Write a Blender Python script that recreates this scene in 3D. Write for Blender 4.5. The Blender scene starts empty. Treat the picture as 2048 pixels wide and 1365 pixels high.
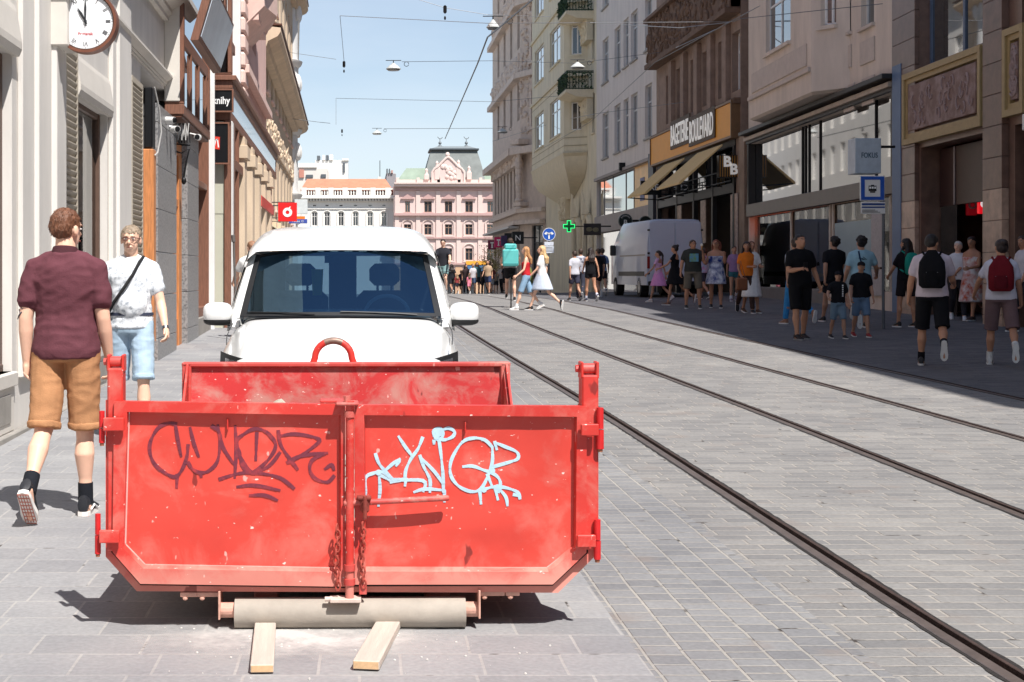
import bpy, bmesh, math, random
from mathutils import Vector, Matrix, noise
random.seed(7)
R = math.radians
scene = bpy.context.scene
# ---------------------------------------------------------------- camera, sky, sun, exposure
cam_d = bpy.data.cameras.new('camera'); cam = bpy.data.objects.new('camera', cam_d)
scene.collection.objects.link(cam); scene.camera = cam
CX, CY, FOC, CZ = 720.0, 547.0, 2844.0, 1.45
cam.location = (0, 0, CZ); cam.rotation_euler = (R(90), 0, 0)
cam_d.sensor_width = 36; cam_d.lens = 36*FOC/2048
cam_d.shift_x = (1024-CX)/2048; cam_d.shift_y = (CY-682.5)/2048
cam_d.clip_start = .1; cam_d.clip_end = 3000
SUN_EL = R(57); sh = Vector((-.47, .88)).normalized()       # direction shadows fall on the ground
sd = bpy.data.lights.new('sun', 'SUN'); sun = bpy.data.objects.new('sun', sd); scene.collection.objects.link(sun)
sd.energy = 5.0; sd.angle = R(.5); sd.color = (1, .965, .925)
dv = Vector((sh.x*math.cos(SUN_EL), sh.y*math.cos(SUN_EL), -math.sin(SUN_EL)))
sun.rotation_euler = dv.to_track_quat('-Z', 'Y').to_euler()
world = bpy.data.worlds.new('World'); scene.world = world; world.use_nodes = True
wn = world.node_tree.nodes; wl = world.node_tree.links
bg = wn['Background']; sky = wn.new('ShaderNodeTexSky'); sky.sky_type = 'NISHITA'; sky.sun_disc = False
sky.sun_elevation = SUN_EL; sky.sun_rotation = math.atan2(-sh.x, -sh.y)
sky.air_density = 1.0; sky.dust_density = .25; sky.ozone_density = 1.5
tc = wn.new('ShaderNodeTexCoord'); mp = wn.new('ShaderNodeMapping'); mp.inputs['Scale'].default_value = (1.6, 1.6, 7)
nz = wn.new('ShaderNodeTexNoise'); nz.inputs['Scale'].default_value = 2.2; nz.inputs['Detail'].default_value = 6
rp = wn.new('ShaderNodeValToRGB'); rp.color_ramp.elements[0].position = .44; rp.color_ramp.elements[1].position = .66
rp.color_ramp.elements[1].color = (.62, .62, .62, 1); rp.color_ramp.elements[0].color = (.34, .34, .34, 1)
mx = wn.new('ShaderNodeMixRGB'); mx.inputs[2].default_value = (6.6, 7.2, 8.0, 1)
wl.new(tc.outputs['Generated'], mp.inputs[0]); wl.new(mp.outputs[0], nz.inputs[0]); wl.new(nz.outputs[0], rp.inputs[0])
sx_ = wn.new('ShaderNodeSeparateXYZ'); wl.new(tc.outputs['Generated'], sx_.inputs[0])      # thin haze thins out towards the zenith
mr_ = wn.new('ShaderNodeMapRange'); mr_.inputs[1].default_value = .05; mr_.inputs[2].default_value = .6; mr_.inputs[3].default_value = 1; mr_.inputs[4].default_value = .1; wl.new(sx_.outputs[2], mr_.inputs[0])
mu_ = wn.new('ShaderNodeMath'); mu_.operation = 'MULTIPLY'; wl.new(mr_.outputs[0], mu_.inputs[0]); wl.new(rp.outputs[0], mu_.inputs[1]); wl.new(mu_.outputs[0], mx.inputs[0]); wl.new(sky.outputs[0], mx.inputs[1]); wl.new(mx.outputs[0], bg.inputs[0])
bg.inputs[1].default_value = .092
scene.view_settings.view_transform = 'Standard'; scene.view_settings.look = 'None'
scene.view_settings.exposure = .5; scene.view_settings.gamma = 1

# ---------------------------------------------------------------- ground profile and pixel helpers
PR = [(-60, 0), (0, 0), (6, 0), (10, .05), (20, .19), (30, .36), (38, .48), (47, .54), (57, .53), (71, .42), (90, .14), (107, -.16), (140, -.75), (190, -1.6), (260, -2), (1200, -2)]
def gz(X, Y):
    z = PR[0][1]
    for (a, za), (b, zb) in zip(PR, PR[1:]):
        if a <= Y <= b:
            z = za+(zb-za)*(Y-a)/(b-a); break
    return z+.02*min(max(X-7, 0), 7)*min(max(Y/30, 0), 1)*(1 if Y < 70 else max(0, 1-(Y-70)/40))
def at(x, y, Y):                         # point seen at picture position x, y at distance Y
    return Vector(((x-CX)*Y/FOC, Y, CZ-(y-CY)*Y/FOC))
def on_ground(x, y):
    Y = 3.0
    while Y < 250:
        p = at(x, y, Y)
        if p.z <= gz(p.x, Y): return Vector((p.x, Y, gz(p.x, Y)))
        Y += .02
    return p

# ---------------------------------------------------------------- materials
def s2l(c):
    return tuple((v/12.92 if v <= .04045 else ((v+.055)/1.055)**2.4) for v in [q/255 for q in c])
MC = {}
def M(name, col, rough=.7, metal=0, var=.12, vs=6, bump=0, bs=40, spec=.5, emit=None, es=1, col2=None, amount=.5, alpha=None, coat=0, stretch=None):
    if name in MC: return MC[name]
    m = bpy.data.materials.new(name); m.use_nodes = True; MC[name] = m
    n = m.node_tree.nodes; l = m.node_tree.links; p = n['Principled BSDF']
    c = s2l(col); p.inputs['Roughness'].default_value = rough; p.inputs['Metallic'].default_value = metal
    p.inputs['Specular IOR Level'].default_value = spec; p.inputs['Coat Weight'].default_value = coat
    t = n.new('ShaderNodeTexCoord'); src = t.outputs['Object']
    if stretch:
        mm = n.new('ShaderNodeMapping'); mm.inputs['Scale'].default_value = stretch; l.new(src, mm.inputs[0]); src = mm.outputs[0]
    if var or col2:
        a = n.new('ShaderNodeTexNoise'); a.inputs['Scale'].default_value = vs; a.inputs['Detail'].default_value = 7; a.inputs['Roughness'].default_value = .62
        l.new(src, a.inputs[0])
        r = n.new('ShaderNodeValToRGB'); e = r.color_ramp.elements
        if col2:
            d = s2l(col2); e[0].position = amount-.12; e[1].position = amount+.14; e[0].color = (*c, 1); e[1].color = (*d, 1)
        else:
            e[0].position = .3; e[1].position = .7
            e[0].color = (*[v*(1-var) for v in c], 1); e[1].color = (*[min(1, v*(1+var)) for v in c], 1)
        l.new(a.outputs[0], r.inputs[0]); l.new(r.outputs[0], p.inputs['Base Color'])
    else: p.inputs['Base Color'].default_value = (*c, 1)
    if bump:
        b = n.new('ShaderNodeBump'); b.inputs['Strength'].default_value = bump; b.inputs['Distance'].default_value = .01
        a2 = n.new('ShaderNodeTexNoise'); a2.inputs['Scale'].default_value = bs; a2.inputs['Detail'].default_value = 5
        l.new(src, a2.inputs[0]); l.new(a2.outputs[0], b.inputs['Height']); l.new(b.outputs[0], p.inputs['Normal'])
    if emit: p.inputs['Emission Color'].default_value = (*s2l(emit), 1); p.inputs['Emission Strength'].default_value = es
    return m
def glass_clear(name, tint, fres=1.5, rough=.01, refl=(1, 1, 1)):
    m = bpy.data.materials.new(name); m.use_nodes = True; MC[name] = m
    n = m.node_tree.nodes; l = m.node_tree.links; n.remove(n['Principled BSDF'])
    o = n['Material Output']; tr = n.new('ShaderNodeBsdfTransparent'); gl = n.new('ShaderNodeBsdfGlossy')
    tr.inputs[0].default_value = (*tint, 1); gl.inputs[0].default_value = (*refl, 1); gl.inputs['Roughness'].default_value = rough
    f = n.new('ShaderNodeFresnel'); f.inputs[0].default_value = fres; mxx = n.new('ShaderNodeMixShader')
    l.new(f.outputs[0], mxx.inputs[0]); l.new(tr.outputs[0], mxx.inputs[1]); l.new(gl.outputs[0], mxx.inputs[2]); l.new(mxx.outputs[0], o.inputs[0])
    return m
def brick_mat(name, w, h, c1, c2, mort, msize, rot=0, rough=.8, bump=.5, distort=.02, bias=0, offset=.5, rowvar=0, dirt=None, smooth=.3, hue=None, blotch=(132, 120, 112)):
    m = bpy.data.materials.new(name); m.use_nodes = True; MC[name] = m
    n = m.node_tree.nodes; l = m.node_tree.links; p = n['Principled BSDF']; p.inputs['Roughness'].default_value = rough
    t = n.new('ShaderNodeTexCoord'); mm = n.new('ShaderNodeMapping'); mm.inputs['Rotation'].default_value = (0, 0, rot)
    l.new(t.outputs['Object'], mm.inputs[0])
    dn = n.new('ShaderNodeTexNoise'); dn.inputs['Scale'].default_value = 3.1; dn.inputs['Detail'].default_value = 4
    sub = n.new('ShaderNodeVectorMath'); sub.operation = 'SUBTRACT'; sub.inputs[1].default_value = (.5, .5, .5)
    scl = n.new('ShaderNodeVectorMath'); scl.operation = 'SCALE'; scl.inputs['Scale'].default_value = distort
    add = n.new('ShaderNodeVectorMath'); l.new(mm.outputs[0], dn.inputs[0]); l.new(dn.outputs['Color'], sub.inputs[0])
    l.new(sub.outputs[0], scl.inputs[0]); l.new(mm.outputs[0], add.inputs[0]); l.new(scl.outputs[0], add.inputs[1])
    b = n.new('ShaderNodeTexBrick'); l.new(add.outputs[0], b.inputs[0])
    b.inputs['Scale'].default_value = 1; b.inputs['Brick Width'].default_value = w; b.inputs['Row Height'].default_value = h
    b.inputs['Mortar Size'].default_value = msize; b.inputs['Mortar Smooth'].default_value = smooth; b.inputs['Bias'].default_value = bias
    b.offset = offset; b.offset_frequency = 2; b.squash = .72; b.squash_frequency = 3
    b.inputs['Color1'].default_value = (*s2l(c1), 1); b.inputs['Color2'].default_value = (*s2l(c2), 1); b.inputs['Mortar'].default_value = (*s2l(mort), 1)
    # slow stains over everything, fine grain
    a = n.new('ShaderNodeTexNoise'); a.inputs['Scale'].default_value = .9; a.inputs['Detail'].default_value = 9; a.inputs['Roughness'].default_value = .65
    l.new(t.outputs['Object'], a.inputs[0])
    r = n.new('ShaderNodeValToRGB'); r.color_ramp.elements[0].position = .35; r.color_ramp.elements[1].position = .72
    r.color_ramp.elements[0].color = (.80, .80, .82, 1); r.color_ramp.elements[1].color = (1.12, 1.1, 1.08, 1)
    l.new(a.outputs[0], r.inputs[0])
    m1 = n.new('ShaderNodeMixRGB'); m1.blend_type = 'MULTIPLY'; m1.inputs[0].default_value = 1
    l.new(b.outputs[0], m1.inputs[1]); l.new(r.outputs[0], m1.inputs[2])
    g = n.new('ShaderNodeTexNoise'); g.inputs['Scale'].default_value = 45; g.inputs['Detail'].default_value = 6
    l.new(t.outputs['Object'], g.inputs[0])
    r2 = n.new('ShaderNodeValToRGB'); r2.color_ramp.elements[0].position = .3; r2.color_ramp.elements[1].position = .75
    r2.color_ramp.elements[0].color = (.86, .86, .86, 1); r2.color_ramp.elements[1].color = (1.1, 1.1, 1.1, 1)
    l.new(g.outputs[0], r2.inputs[0])
    m2 = n.new('ShaderNodeMixRGB'); m2.blend_type = 'MULTIPLY'; m2.inputs[0].default_value = 1
    l.new(m1.outputs[0], m2.inputs[1]); l.new(r2.outputs[0], m2.inputs[2])
    # small dark gaps where joint sand is gone / old spots
    v = n.new('ShaderNodeTexNoise'); v.inputs['Scale'].default_value = 6.5; v.inputs['Detail'].default_value = 3; l.new(t.outputs['Object'], v.inputs[0])
    r3 = n.new('ShaderNodeValToRGB'); r3.color_ramp.elements[0].position = .62; r3.color_ramp.elements[1].position = .70
    l.new(v.outputs[0], r3.inputs[0])
    mu = n.new('ShaderNodeMath'); mu.operation = 'MULTIPLY'; l.new(r3.outputs[0], mu.inputs[0]); l.new(b.outputs['Fac'], mu.inputs[1])
    m3 = n.new('ShaderNodeMixRGB'); m3.inputs[2].default_value = (*s2l((62, 56, 52)), 1)
    l.new(mu.outputs[0], m3.inputs[0]); l.new(m2.outputs[0], m3.inputs[1])
    v2 = n.new('ShaderNodeTexNoise'); v2.inputs['Scale'].default_value = 2.3; v2.inputs['Detail'].default_value = 8; l.new(mm.outputs[0], v2.inputs[0])
    r4 = n.new('ShaderNodeValToRGB'); r4.color_ramp.elements[0].position = .6; r4.color_ramp.elements[1].position = .74; r4.color_ramp.elements[1].color = (.55, .55, .55, 1)
    l.new(v2.outputs[0], r4.inputs[0])
    m4 = n.new('ShaderNodeMixRGB'); m4.inputs[2].default_value = (*s2l(blotch), 1)
    l.new(r4.outputs[0], m4.inputs[0]); l.new(m3.outputs[0], m4.inputs[1])
    l.new(m4.outputs[0], p.inputs['Base Color'])
    bu = n.new('ShaderNodeBump'); bu.inputs['Strength'].default_value = bump; bu.inputs['Distance'].default_value = .008; bu.invert = True
    ad = n.new('ShaderNodeMath'); ad.operation = 'MULTIPLY_ADD'; ad.inputs[1].default_value = .35
    l.new(g.outputs[0], ad.inputs[0]); l.new(b.outputs['Fac'], ad.inputs[2]); l.new(ad.outputs[0], bu.inputs['Height']); l.new(bu.outputs[0], p.inputs['Normal'])
    return m

# ---------------------------------------------------------------- mesh builder
def perp(d):
    d = d.normalized(); a = Vector((0, 0, 1)) if abs(d.z) < .9 else Vector((0, 1, 0))
    x = d.cross(a).normalized(); return x, d.cross(x).normalized()
class MB:
    def __init__(s): s.v = []; s.f = []; s.m = []; s.mi = 0
    def face(s, pts):
        b = len(s.v); s.v += [tuple(p) for p in pts]; s.f.append(tuple(range(b, b+len(pts)))); s.m.append(s.mi)
    def add(s, vs, fs):
        b = len(s.v); s.v += [tuple(p) for p in vs]
        for f in fs: s.f.append(tuple(b+i for i in f)); s.m.append(s.mi)
        return s
    def box(s, x0, x1, y0, y1, z0, z1, bev=0):
        x0, x1 = min(x0, x1), max(x0, x1); y0, y1 = min(y0, y1), max(y0, y1); z0, z1 = min(z0, z1), max(z0, z1)
        b = min(bev, (x1-x0)/2.2, (y1-y0)/2.2, (z1-z0)/2.2)
        if b <= 0:
            V = [(x, y, z) for z in (z0, z1) for (x, y) in ((x0, y0), (x1, y0), (x1, y1), (x0, y1))]
            return s.add(V, [(3, 2, 1, 0), (4, 5, 6, 7), (0, 1, 5, 4), (1, 2, 6, 5), (2, 3, 7, 6), (3, 0, 4, 7)])
        V = []
        for z, k in ((z0, b), (z0+b, 0), (z1-b, 0), (z1, b)):
            X0, X1, Y0, Y1 = x0+k, x1-k, y0+k, y1-k
            if k: V += [(X0, Y0, z), (X1, Y0, z), (X1, Y1, z), (X0, Y1, z)]*1; V += [(X0, Y0, z), (X1, Y0, z), (X1, Y1, z), (X0, Y1, z)]
            else: V += [(X0+b, Y0, z), (X1, Y0+b, z), (X1-b, Y1, z), (X0, Y1-b, z)]; V += [(X1-b, Y0, z), (X1, Y1-b, z), (X0+b, Y1, z), (X0, Y0+b, z)]
        F = [(3, 2, 1, 0), (24, 25, 26, 27)]
        def ring(i):
            o = i*8
            if i in (0, 3): return [o, o+1, o+1, o+2, o+2, o+3, o+3, o]
            return [o, o+4, o+1, o+5, o+2, o+6, o+3, o+7]
        for i in range(3):
            a, c = ring(i), ring(i+1)
            for k in range(8):
                q = [a[k], a[(k+1) % 8], c[(k+1) % 8], c[k]]; u = []
                [u.append(t) for t in q if t not in u]
                if len(u) > 2: F.append(tuple(u))
        return s.add(V, F)
    def loft(s, rings, cap=True, closed=True):
        n = len(rings[0]); V = [p for r in rings for p in r]; F = []
        for i in range(len(rings)-1):
            for k in range(n if closed else n-1):
                F.append((i*n+k, i*n+(k+1) % n, (i+1)*n+(k+1) % n, (i+1)*n+k))
        if cap and closed: F.append(tuple(range(n-1, -1, -1))); F.append(tuple((len(rings)-1)*n+k for k in range(n)))
        return s.add(V, F)
    def tube(s, pts, r, n=8, cap=True, round_=False):
        pts = [Vector(p) for p in pts]; rs = r if isinstance(r, (list, tuple)) else [r]*len(pts)
        rings = []; x = None
        for i, p in enumerate(pts):
            d = (pts[min(i+1, len(pts)-1)]-pts[max(i-1, 0)])
            if d.length < 1e-9: d = Vector((0, 0, 1))
            d.normalize()
            if x is None: x, y = perp(d)
            else:
                x = (x-d*x.dot(d)).normalized(); y = d.cross(x)
            if round_ and i == 0:
                for k in (.25, .7): rings.append([p-d*rs[0]*(1-k)+(x*math.cos(t)+y*math.sin(t))*rs[0]*math.sqrt(1-(1-k)**2) for t in [2*math.pi*j/n for j in range(n)]])
            rings.append([p+(x*math.cos(t)+y*math.sin(t))*rs[i] for t in [2*math.pi*j/n for j in range(n)]])
            if round_ and i == len(pts)-1:
                for k in (.7, .25): rings.append([p+d*rs[i]*(1-k)+(x*math.cos(t)+y*math.sin(t))*rs[i]*math.sqrt(1-(1-k)**2) for t in [2*math.pi*j/n for j in range(n)]])
        return s.loft(rings, cap)
    def ell(s, c, r, n=12, m=8, rot=None):
        c = Vector(c); rings = []
        for i in range(m+1):
            a = math.pi*i/m; rr = max(math.sin(a), .02)
            ring = []
            for j in range(n):
                t = 2*math.pi*j/n; q = Vector((r[0]*rr*math.cos(t), r[1]*rr*math.sin(t), -r[2]*math.cos(a)))
                if rot: q = rot @ q
                ring.append(c+q)
            rings.append(ring)
        return s.loft(rings)
    def prism(s, poly, y0, y1):           # polygon in (x,z), extruded along y
        n = len(poly); V = [(x, y0, z) for x, z in poly]+[(x, y1, z) for x, z in poly]
        F = [tuple(range(n)), tuple(range(2*n-1, n-1, -1))]+[(k, (k+1) % n, n+(k+1) % n, n+k) for k in range(n)]
        return s.add(V, F)
    def frame(s, outer, inner, y0, y1):    # ring between two polygons of equal length in (x,z)
        n = len(outer)
        V = [(x, y0, z) for x, z in outer]+[(x, y0, z) for x, z in inner]+[(x, y1, z) for x, z in outer]+[(x, y1, z) for x, z in inner]
        F = []
        for k in range(n):
            j = (k+1) % n
            F += [(k, j, n+j, n+k), (2*n+k, 3*n+k, 3*n+j, 2*n+j), (k, 2*n+k, 2*n+j, j), (n+k, n+j, 3*n+j, 3*n+k)]
        return s.add(V, F)
    def disc(s, c, r, y0, y1, n=32):       # disc facing -y
        return s.prism([(c[0]+r*math.cos(2*math.pi*k/n), c[1]+r*math.sin(2*math.pi*k/n)) for k in range(n)], y0, y1)
    def ringd(s, c, r0, r1, y0, y1, n=32):
        P = [(math.cos(2*math.pi*k/n), math.sin(2*math.pi*k/n)) for k in range(n)]
        return s.frame([(c[0]+r1*a, c[1]+r1*b) for a, b in P], [(c[0]+r0*a, c[1]+r0*b) for a, b in P], y0, y1)
    def ribbon(s, pts, w, y0, y1):         # flat stroke in (x,z) plane with thickness
        for (a, b) in zip(pts, pts[1:]):
            dx, dz = b[0]-a[0], b[1]-a[1]; L = math.hypot(dx, dz) or 1; nx, nz_ = -dz/L*w/2, dx/L*w/2; ex, ez = dx/L*w*.3, dz/L*w*.3
            s.prism([(a[0]+nx-ex, a[1]+nz_-ez), (b[0]+nx+ex, b[1]+nz_+ez), (b[0]-nx+ex, b[1]-nz_+ez), (a[0]-nx-ex, a[1]-nz_-ez)], y0, y1)
        return s
    def xf(s, f, start=0):
        s.v = s.v[:start]+[tuple(f(Vector(p))) for p in s.v[start:]]; return s
    def mesh(s, name):
        me = bpy.data.meshes.new(name); me.from_pydata(s.v, [], s.f)
        if any(s.m): me.polygons.foreach_set('material_index', s.m)
        bm = bmesh.new(); bm.from_mesh(me); bmesh.ops.recalc_face_normals(bm, faces=bm.faces); bm.to_mesh(me); bm.free()
        return me
    def build(s, name, mat, parent=None, smooth=False, loc=None):
        me = s.mesh(name)
        for m in (mat if isinstance(mat, (list, tuple)) else [mat]): me.materials.append(m)
        return put(name, me, parent, smooth, loc)
def put(name, me, parent=None, smooth=False, loc=None):
    o = bpy.data.objects.new(name, me); scene.collection.objects.link(o)
    if parent: o.parent = parent
    if loc is not None: o.location = loc
    if smooth:
        me.polygons.foreach_set('use_smooth', [True]*len(me.polygons))
        if smooth != 'all': 
            try: me.set_sharp_from_angle(angle=R(40))
            except Exception: pass
    return o
def tag(o, label=None, cat=None, group=None, kind=None):
    if label: o['label'] = label
    if cat: o['category'] = cat
    if group: o['group'] = group
    if kind: o['kind'] = kind
    return o
def empty(name, loc, label, cat, rz=0, group=None):
    o = bpy.data.objects.new(name, None); scene.collection.objects.link(o); o.location = loc; o.rotation_euler = (0, 0, rz)
    o.empty_display_size = .1
    return tag(o, label, cat, group)
tscene = bpy.data.scenes.new('workbench')          # side scene: texts and remeshes are evaluated there, removed at the end
def text_mb(mb, txt, x, z, h, y0, y1, bold=0, center=True, sx=1.0, width=None):
    cu = bpy.data.curves.new('t', 'FONT'); cu.body = txt; cu.size = 1; cu.offset = bold; cu.resolution_u = 3
    if center: cu.align_x = 'CENTER'
    cu.fill_mode = 'FRONT'
    o = bpy.data.objects.new('t', cu); tscene.collection.objects.link(o)
    tscene.view_layers[0].update(); dg = tscene.view_layers[0].depsgraph; me = bpy.data.meshes.new_from_object(o.evaluated_get(dg))
    bpy.data.objects.remove(o); bpy.data.curves.remove(cu)
    if not len(me.vertices): return mb
    zs = [v.co.y for v in me.vertices]; xs = [v.co.x for v in me.vertices]
    k = h/.72; kx = k*sx
    if width: kx = width/(max(xs)-min(xs))
    b = len(mb.v); n = len(me.vertices)
    bm = bmesh.new(); bm.from_mesh(me)
    edges = [(e.verts[0].index, e.verts[1].index) for e in bm.edges if len(e.link_faces) == 1]; bm.free()
    mb.v += [(x+v.co.x*kx, y0, z+v.co.y*k) for v in me.vertices]+[(x+v.co.x*kx, y1, z+v.co.y*k) for v in me.vertices]
    for p in me.polygons: mb.f.append(tuple(b+i for i in p.vertices)); mb.m.append(mb.mi)
    for a, c in edges: mb.f.append((b+a, b+c, b+n+c, b+n+a)); mb.m.append(mb.mi)
    bpy.data.meshes.remove(me); return mb

# common materials
dark_glass = M('window_glass', (38, 44, 50), .04, 0, 0, spec=.9, coat=1)
shop_glass = M('shop_glass', (20, 22, 24), .03, 0, 0, spec=1, coat=1)
# ---------------------------------------------------------------- the ground, paving, rails
def curve(Y):
    t = min(max((Y-10)/24, 0), 1); return -.34*t*t*(3-2*t)
def strip(name, xa, xb, ya, yb, dz, mat, curved=True, nx=4, kind='structure', cat=None, label=None):
    mb = MB(); ys = []; y = ya
    while y < yb: ys.append(y); y += .5 if y < 60 else 4
    ys.append(yb); V = []
    for y in ys:
        c = curve(y) if curved else 0
        fa = xa(y) if callable(xa) else xa+c; fb = xb(y) if callable(xb) else xb+c
        for k in range(nx+1):
            x = fa+(fb-fa)*k/nx; V.append((x, y, gz(x, y)+dz))
    F = [(i*(nx+1)+k, i*(nx+1)+k+1, (i+1)*(nx+1)+k+1, (i+1)*(nx+1)+k) for i in range(len(ys)-1) for k in range(nx)]
    mb.add(V, F); o = mb.build(name, mat); tag(o, kind=kind)
    return o
g_mat = M('ground_earth', (120, 115, 108), .9)
mb = MB(); xs = [-600, -100, -20, -6, 0, 4, 7, 9, 11, 13, 14, 20, 100, 600]; ys = [-100, -30, 0, 6, 8, 10, 15, 20, 25, 30, 34, 38, 43, 47, 52, 57, 64, 71, 80, 90, 107, 125, 140, 165, 190, 260, 400, 900]
V = [(x, y, gz(x, y)-.07) for y in ys for x in xs]; n = len(xs)
mb.add(V, [(i*n+k, i*n+k+1, (i+1)*n+k+1, (i+1)*n+k) for i in range(len(ys)-1) for k in range(n-1)])
tag(mb.build('ground', g_mat), kind='structure')
slab = brick_mat('pavement_slabs', .42, .285, (153, 153, 153), (139, 139, 140), (163, 161, 158), .0065, bump=.3, distort=.012, smooth=.25, blotch=(150, 147, 144))
sett = brick_mat('tram_setts', .30, .125, (140, 138, 135), (121, 120, 119), (156, 151, 144), .010, bump=.8, distort=.022, smooth=.45)
sett2 = brick_mat('row_setts', .135, .155, (139, 139, 139), (122, 122, 123), (160, 156, 149), .009, rot=R(90), bump=.8, distort=.018, smooth=.4)
strip('pavement', -3.6, 1.06, -30, 150, 0, slab, False, 8)
strip('gutter_paving', 1.06, lambda y: 1.92+curve(y)*.6, -30, 150, 0, sett2, False, 3)
RX = [2.36, 3.90, 5.50, 7.02]; HW = .069
strip('road_paving', lambda y: 1.92+curve(y)*.6, lambda y: RX[0]-HW+curve(y), -30, 150, 0, sett, False, 2)
for a, b in zip(RX, RX[1:]): strip('tram_track_paving', a+HW, b-HW, -30, 150, 0, sett, True, 3)
sett3 = brick_mat('shade_toned_setts', .30, .15, (112, 110, 112), (92, 92, 96), (120, 116, 112), .010, bump=.7, distort=.02, smooth=.45, blotch=(84, 84, 90))  # sett colour darkened to deepen the building shade on this side
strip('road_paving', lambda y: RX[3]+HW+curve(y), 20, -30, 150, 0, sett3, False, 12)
steel = M('rail_steel', (112, 100, 94), .42, .45, .2, 8, .15, 60)
rust = M('rail_rust', (60, 44, 39), .85, 0, .35, 10, .6, 60)
joint = M('rail_joint_tar', (38, 34, 32), .95, 0, .4, 30, 1, 60)
RL = ['steel tram rail nearest the red skip, running past its right side', 'second tram rail from the red skip, across the sunlit setts', 'third tram rail from the skip, just short of the shadow edge', 'farthest tram rail, running along the edge of the shade by the pedestrians']
for k, rx in enumerate(RX):
    root = empty('tram_rail', (rx, 0, 0), RL[k], 'tram rail', group='grooved tram rails in the street')
    ysr = []; y = -20
    while y < 75: ysr.append(y); y += .6
    def prof(pts, closed=True):
        return [[(curve(y)+px, y, gz(rx, y)+pz) for px, pz in pts] for y in ysr]
    MB().loft(prof([(-.058, -.06), (-.058, .004), (-.053, .006), (-.008, .006), (-.004, .002), (-.004, -.06)])).build('rail_head', steel, root)
    MB().loft(prof([(-.004, -.06), (-.004, -.032), (.034, -.032), (.034, -.06)])).build('groove', rust, root)
    MB().loft(prof([(.034, -.06), (.034, .002), (.037, .004), (.050, .004), (.052, -.06)])).build('guard_lip', rust, root)
    m = MB()
    random.seed(k)
    for sx in (-1, 1):
        rings = []
        y = -4
        while y < 45:
            w = .006+.011*random.random()
            a, b = (-.058-w-.006, -.058) if sx < 0 else (.052, .058+w)
            rings.append([(curve(y)+a, y, gz(rx, y)+.003), (curve(y)+b, y, gz(rx, y)+.003)]); y += .07 if y < 16 else .25
        m.loft(rings, cap=False, closed=False)
    m.build('bitumen_joint', joint, root)

# mortar dust spilled under and before the skip, small crumbs
mb = MB(); random.seed(3)
for (cx, cy, rx_, ry, n) in [(-.42, 5.55, .22, .14, 40), (.12, 5.7, .2, .1, 30), (-.1, 5.82, .5, .04, 60), (.35, 5.5, .6, .3, 25), (-.45, 5.1, .4, .2, 14)]:
    for i in range(n):
        x = random.gauss(cx, rx_*.6); y = random.gauss(cy, ry*.6); r = random.choice((.0015, .002, .003, .0055))
        mb.ell((x, y, gz(x, y)+r*.5), (r, r*random.uniform(.6, 1.6), r*.7), 5, 3)
tag(mb.build('mortar_crumbs', M('mortar', (204, 200, 194), .95)), 'pale mortar crumbs scattered on the slabs before the red skip', 'rubble', kind='stuff')
dustm = bpy.data.materials.new('mortar_dust'); dustm.use_nodes = True
n_ = dustm.node_tree.nodes; l_ = dustm.node_tree.links; p_ = n_['Principled BSDF']; p_.inputs['Base Color'].default_value = (.62, .59, .56, 1); p_.inputs['Roughness'].default_value = .95
tcn = n_.new('ShaderNodeTexCoord'); a_ = n_.new('ShaderNodeTexNoise'); a_.inputs['Scale'].default_value = 5; a_.inputs['Detail'].default_value = 9; a_.inputs['Roughness'].default_value = .7
gr = n_.new('ShaderNodeTexGradient'); gr.gradient_type = 'SPHERICAL'; mp_ = n_.new('ShaderNodeMapping'); mp_.inputs['Location'].default_value = (.1, -.02, 0); mp_.inputs['Scale'].default_value = (.95, 1.7, 1)
l_.new(tcn.outputs['Object'], a_.inputs[0]); l_.new(tcn.outputs['Object'], mp_.inputs[0]); l_.new(mp_.outputs[0], gr.inputs[0])
mm_ = n_.new('ShaderNodeMath'); mm_.operation = 'MULTIPLY'; l_.new(a_.outputs[0], mm_.inputs[0]); l_.new(gr.outputs[0], mm_.inputs[1])
rr_ = n_.new('ShaderNodeValToRGB'); rr_.color_ramp.elements[0].position = .17; rr_.color_ramp.elements[1].position = .48; rr_.color_ramp.elements[1].color = (.8, .8, .8, 1); l_.new(mm_.outputs[0], rr_.inputs[0]); l_.new(rr_.outputs[0], p_.inputs['Alpha'])
mb = MB(); mb.face([(-1.1, -.75, 0), (1.1, -.75, 0), (1.1, .5, 0), (-1.1, .5, 0)])
tag(mb.build('mortar_dust', dustm, loc=(-.15, 5.65, .004)), 'pale mortar dust spread on the slabs under the planks', 'dust', kind='stuff')

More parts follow.
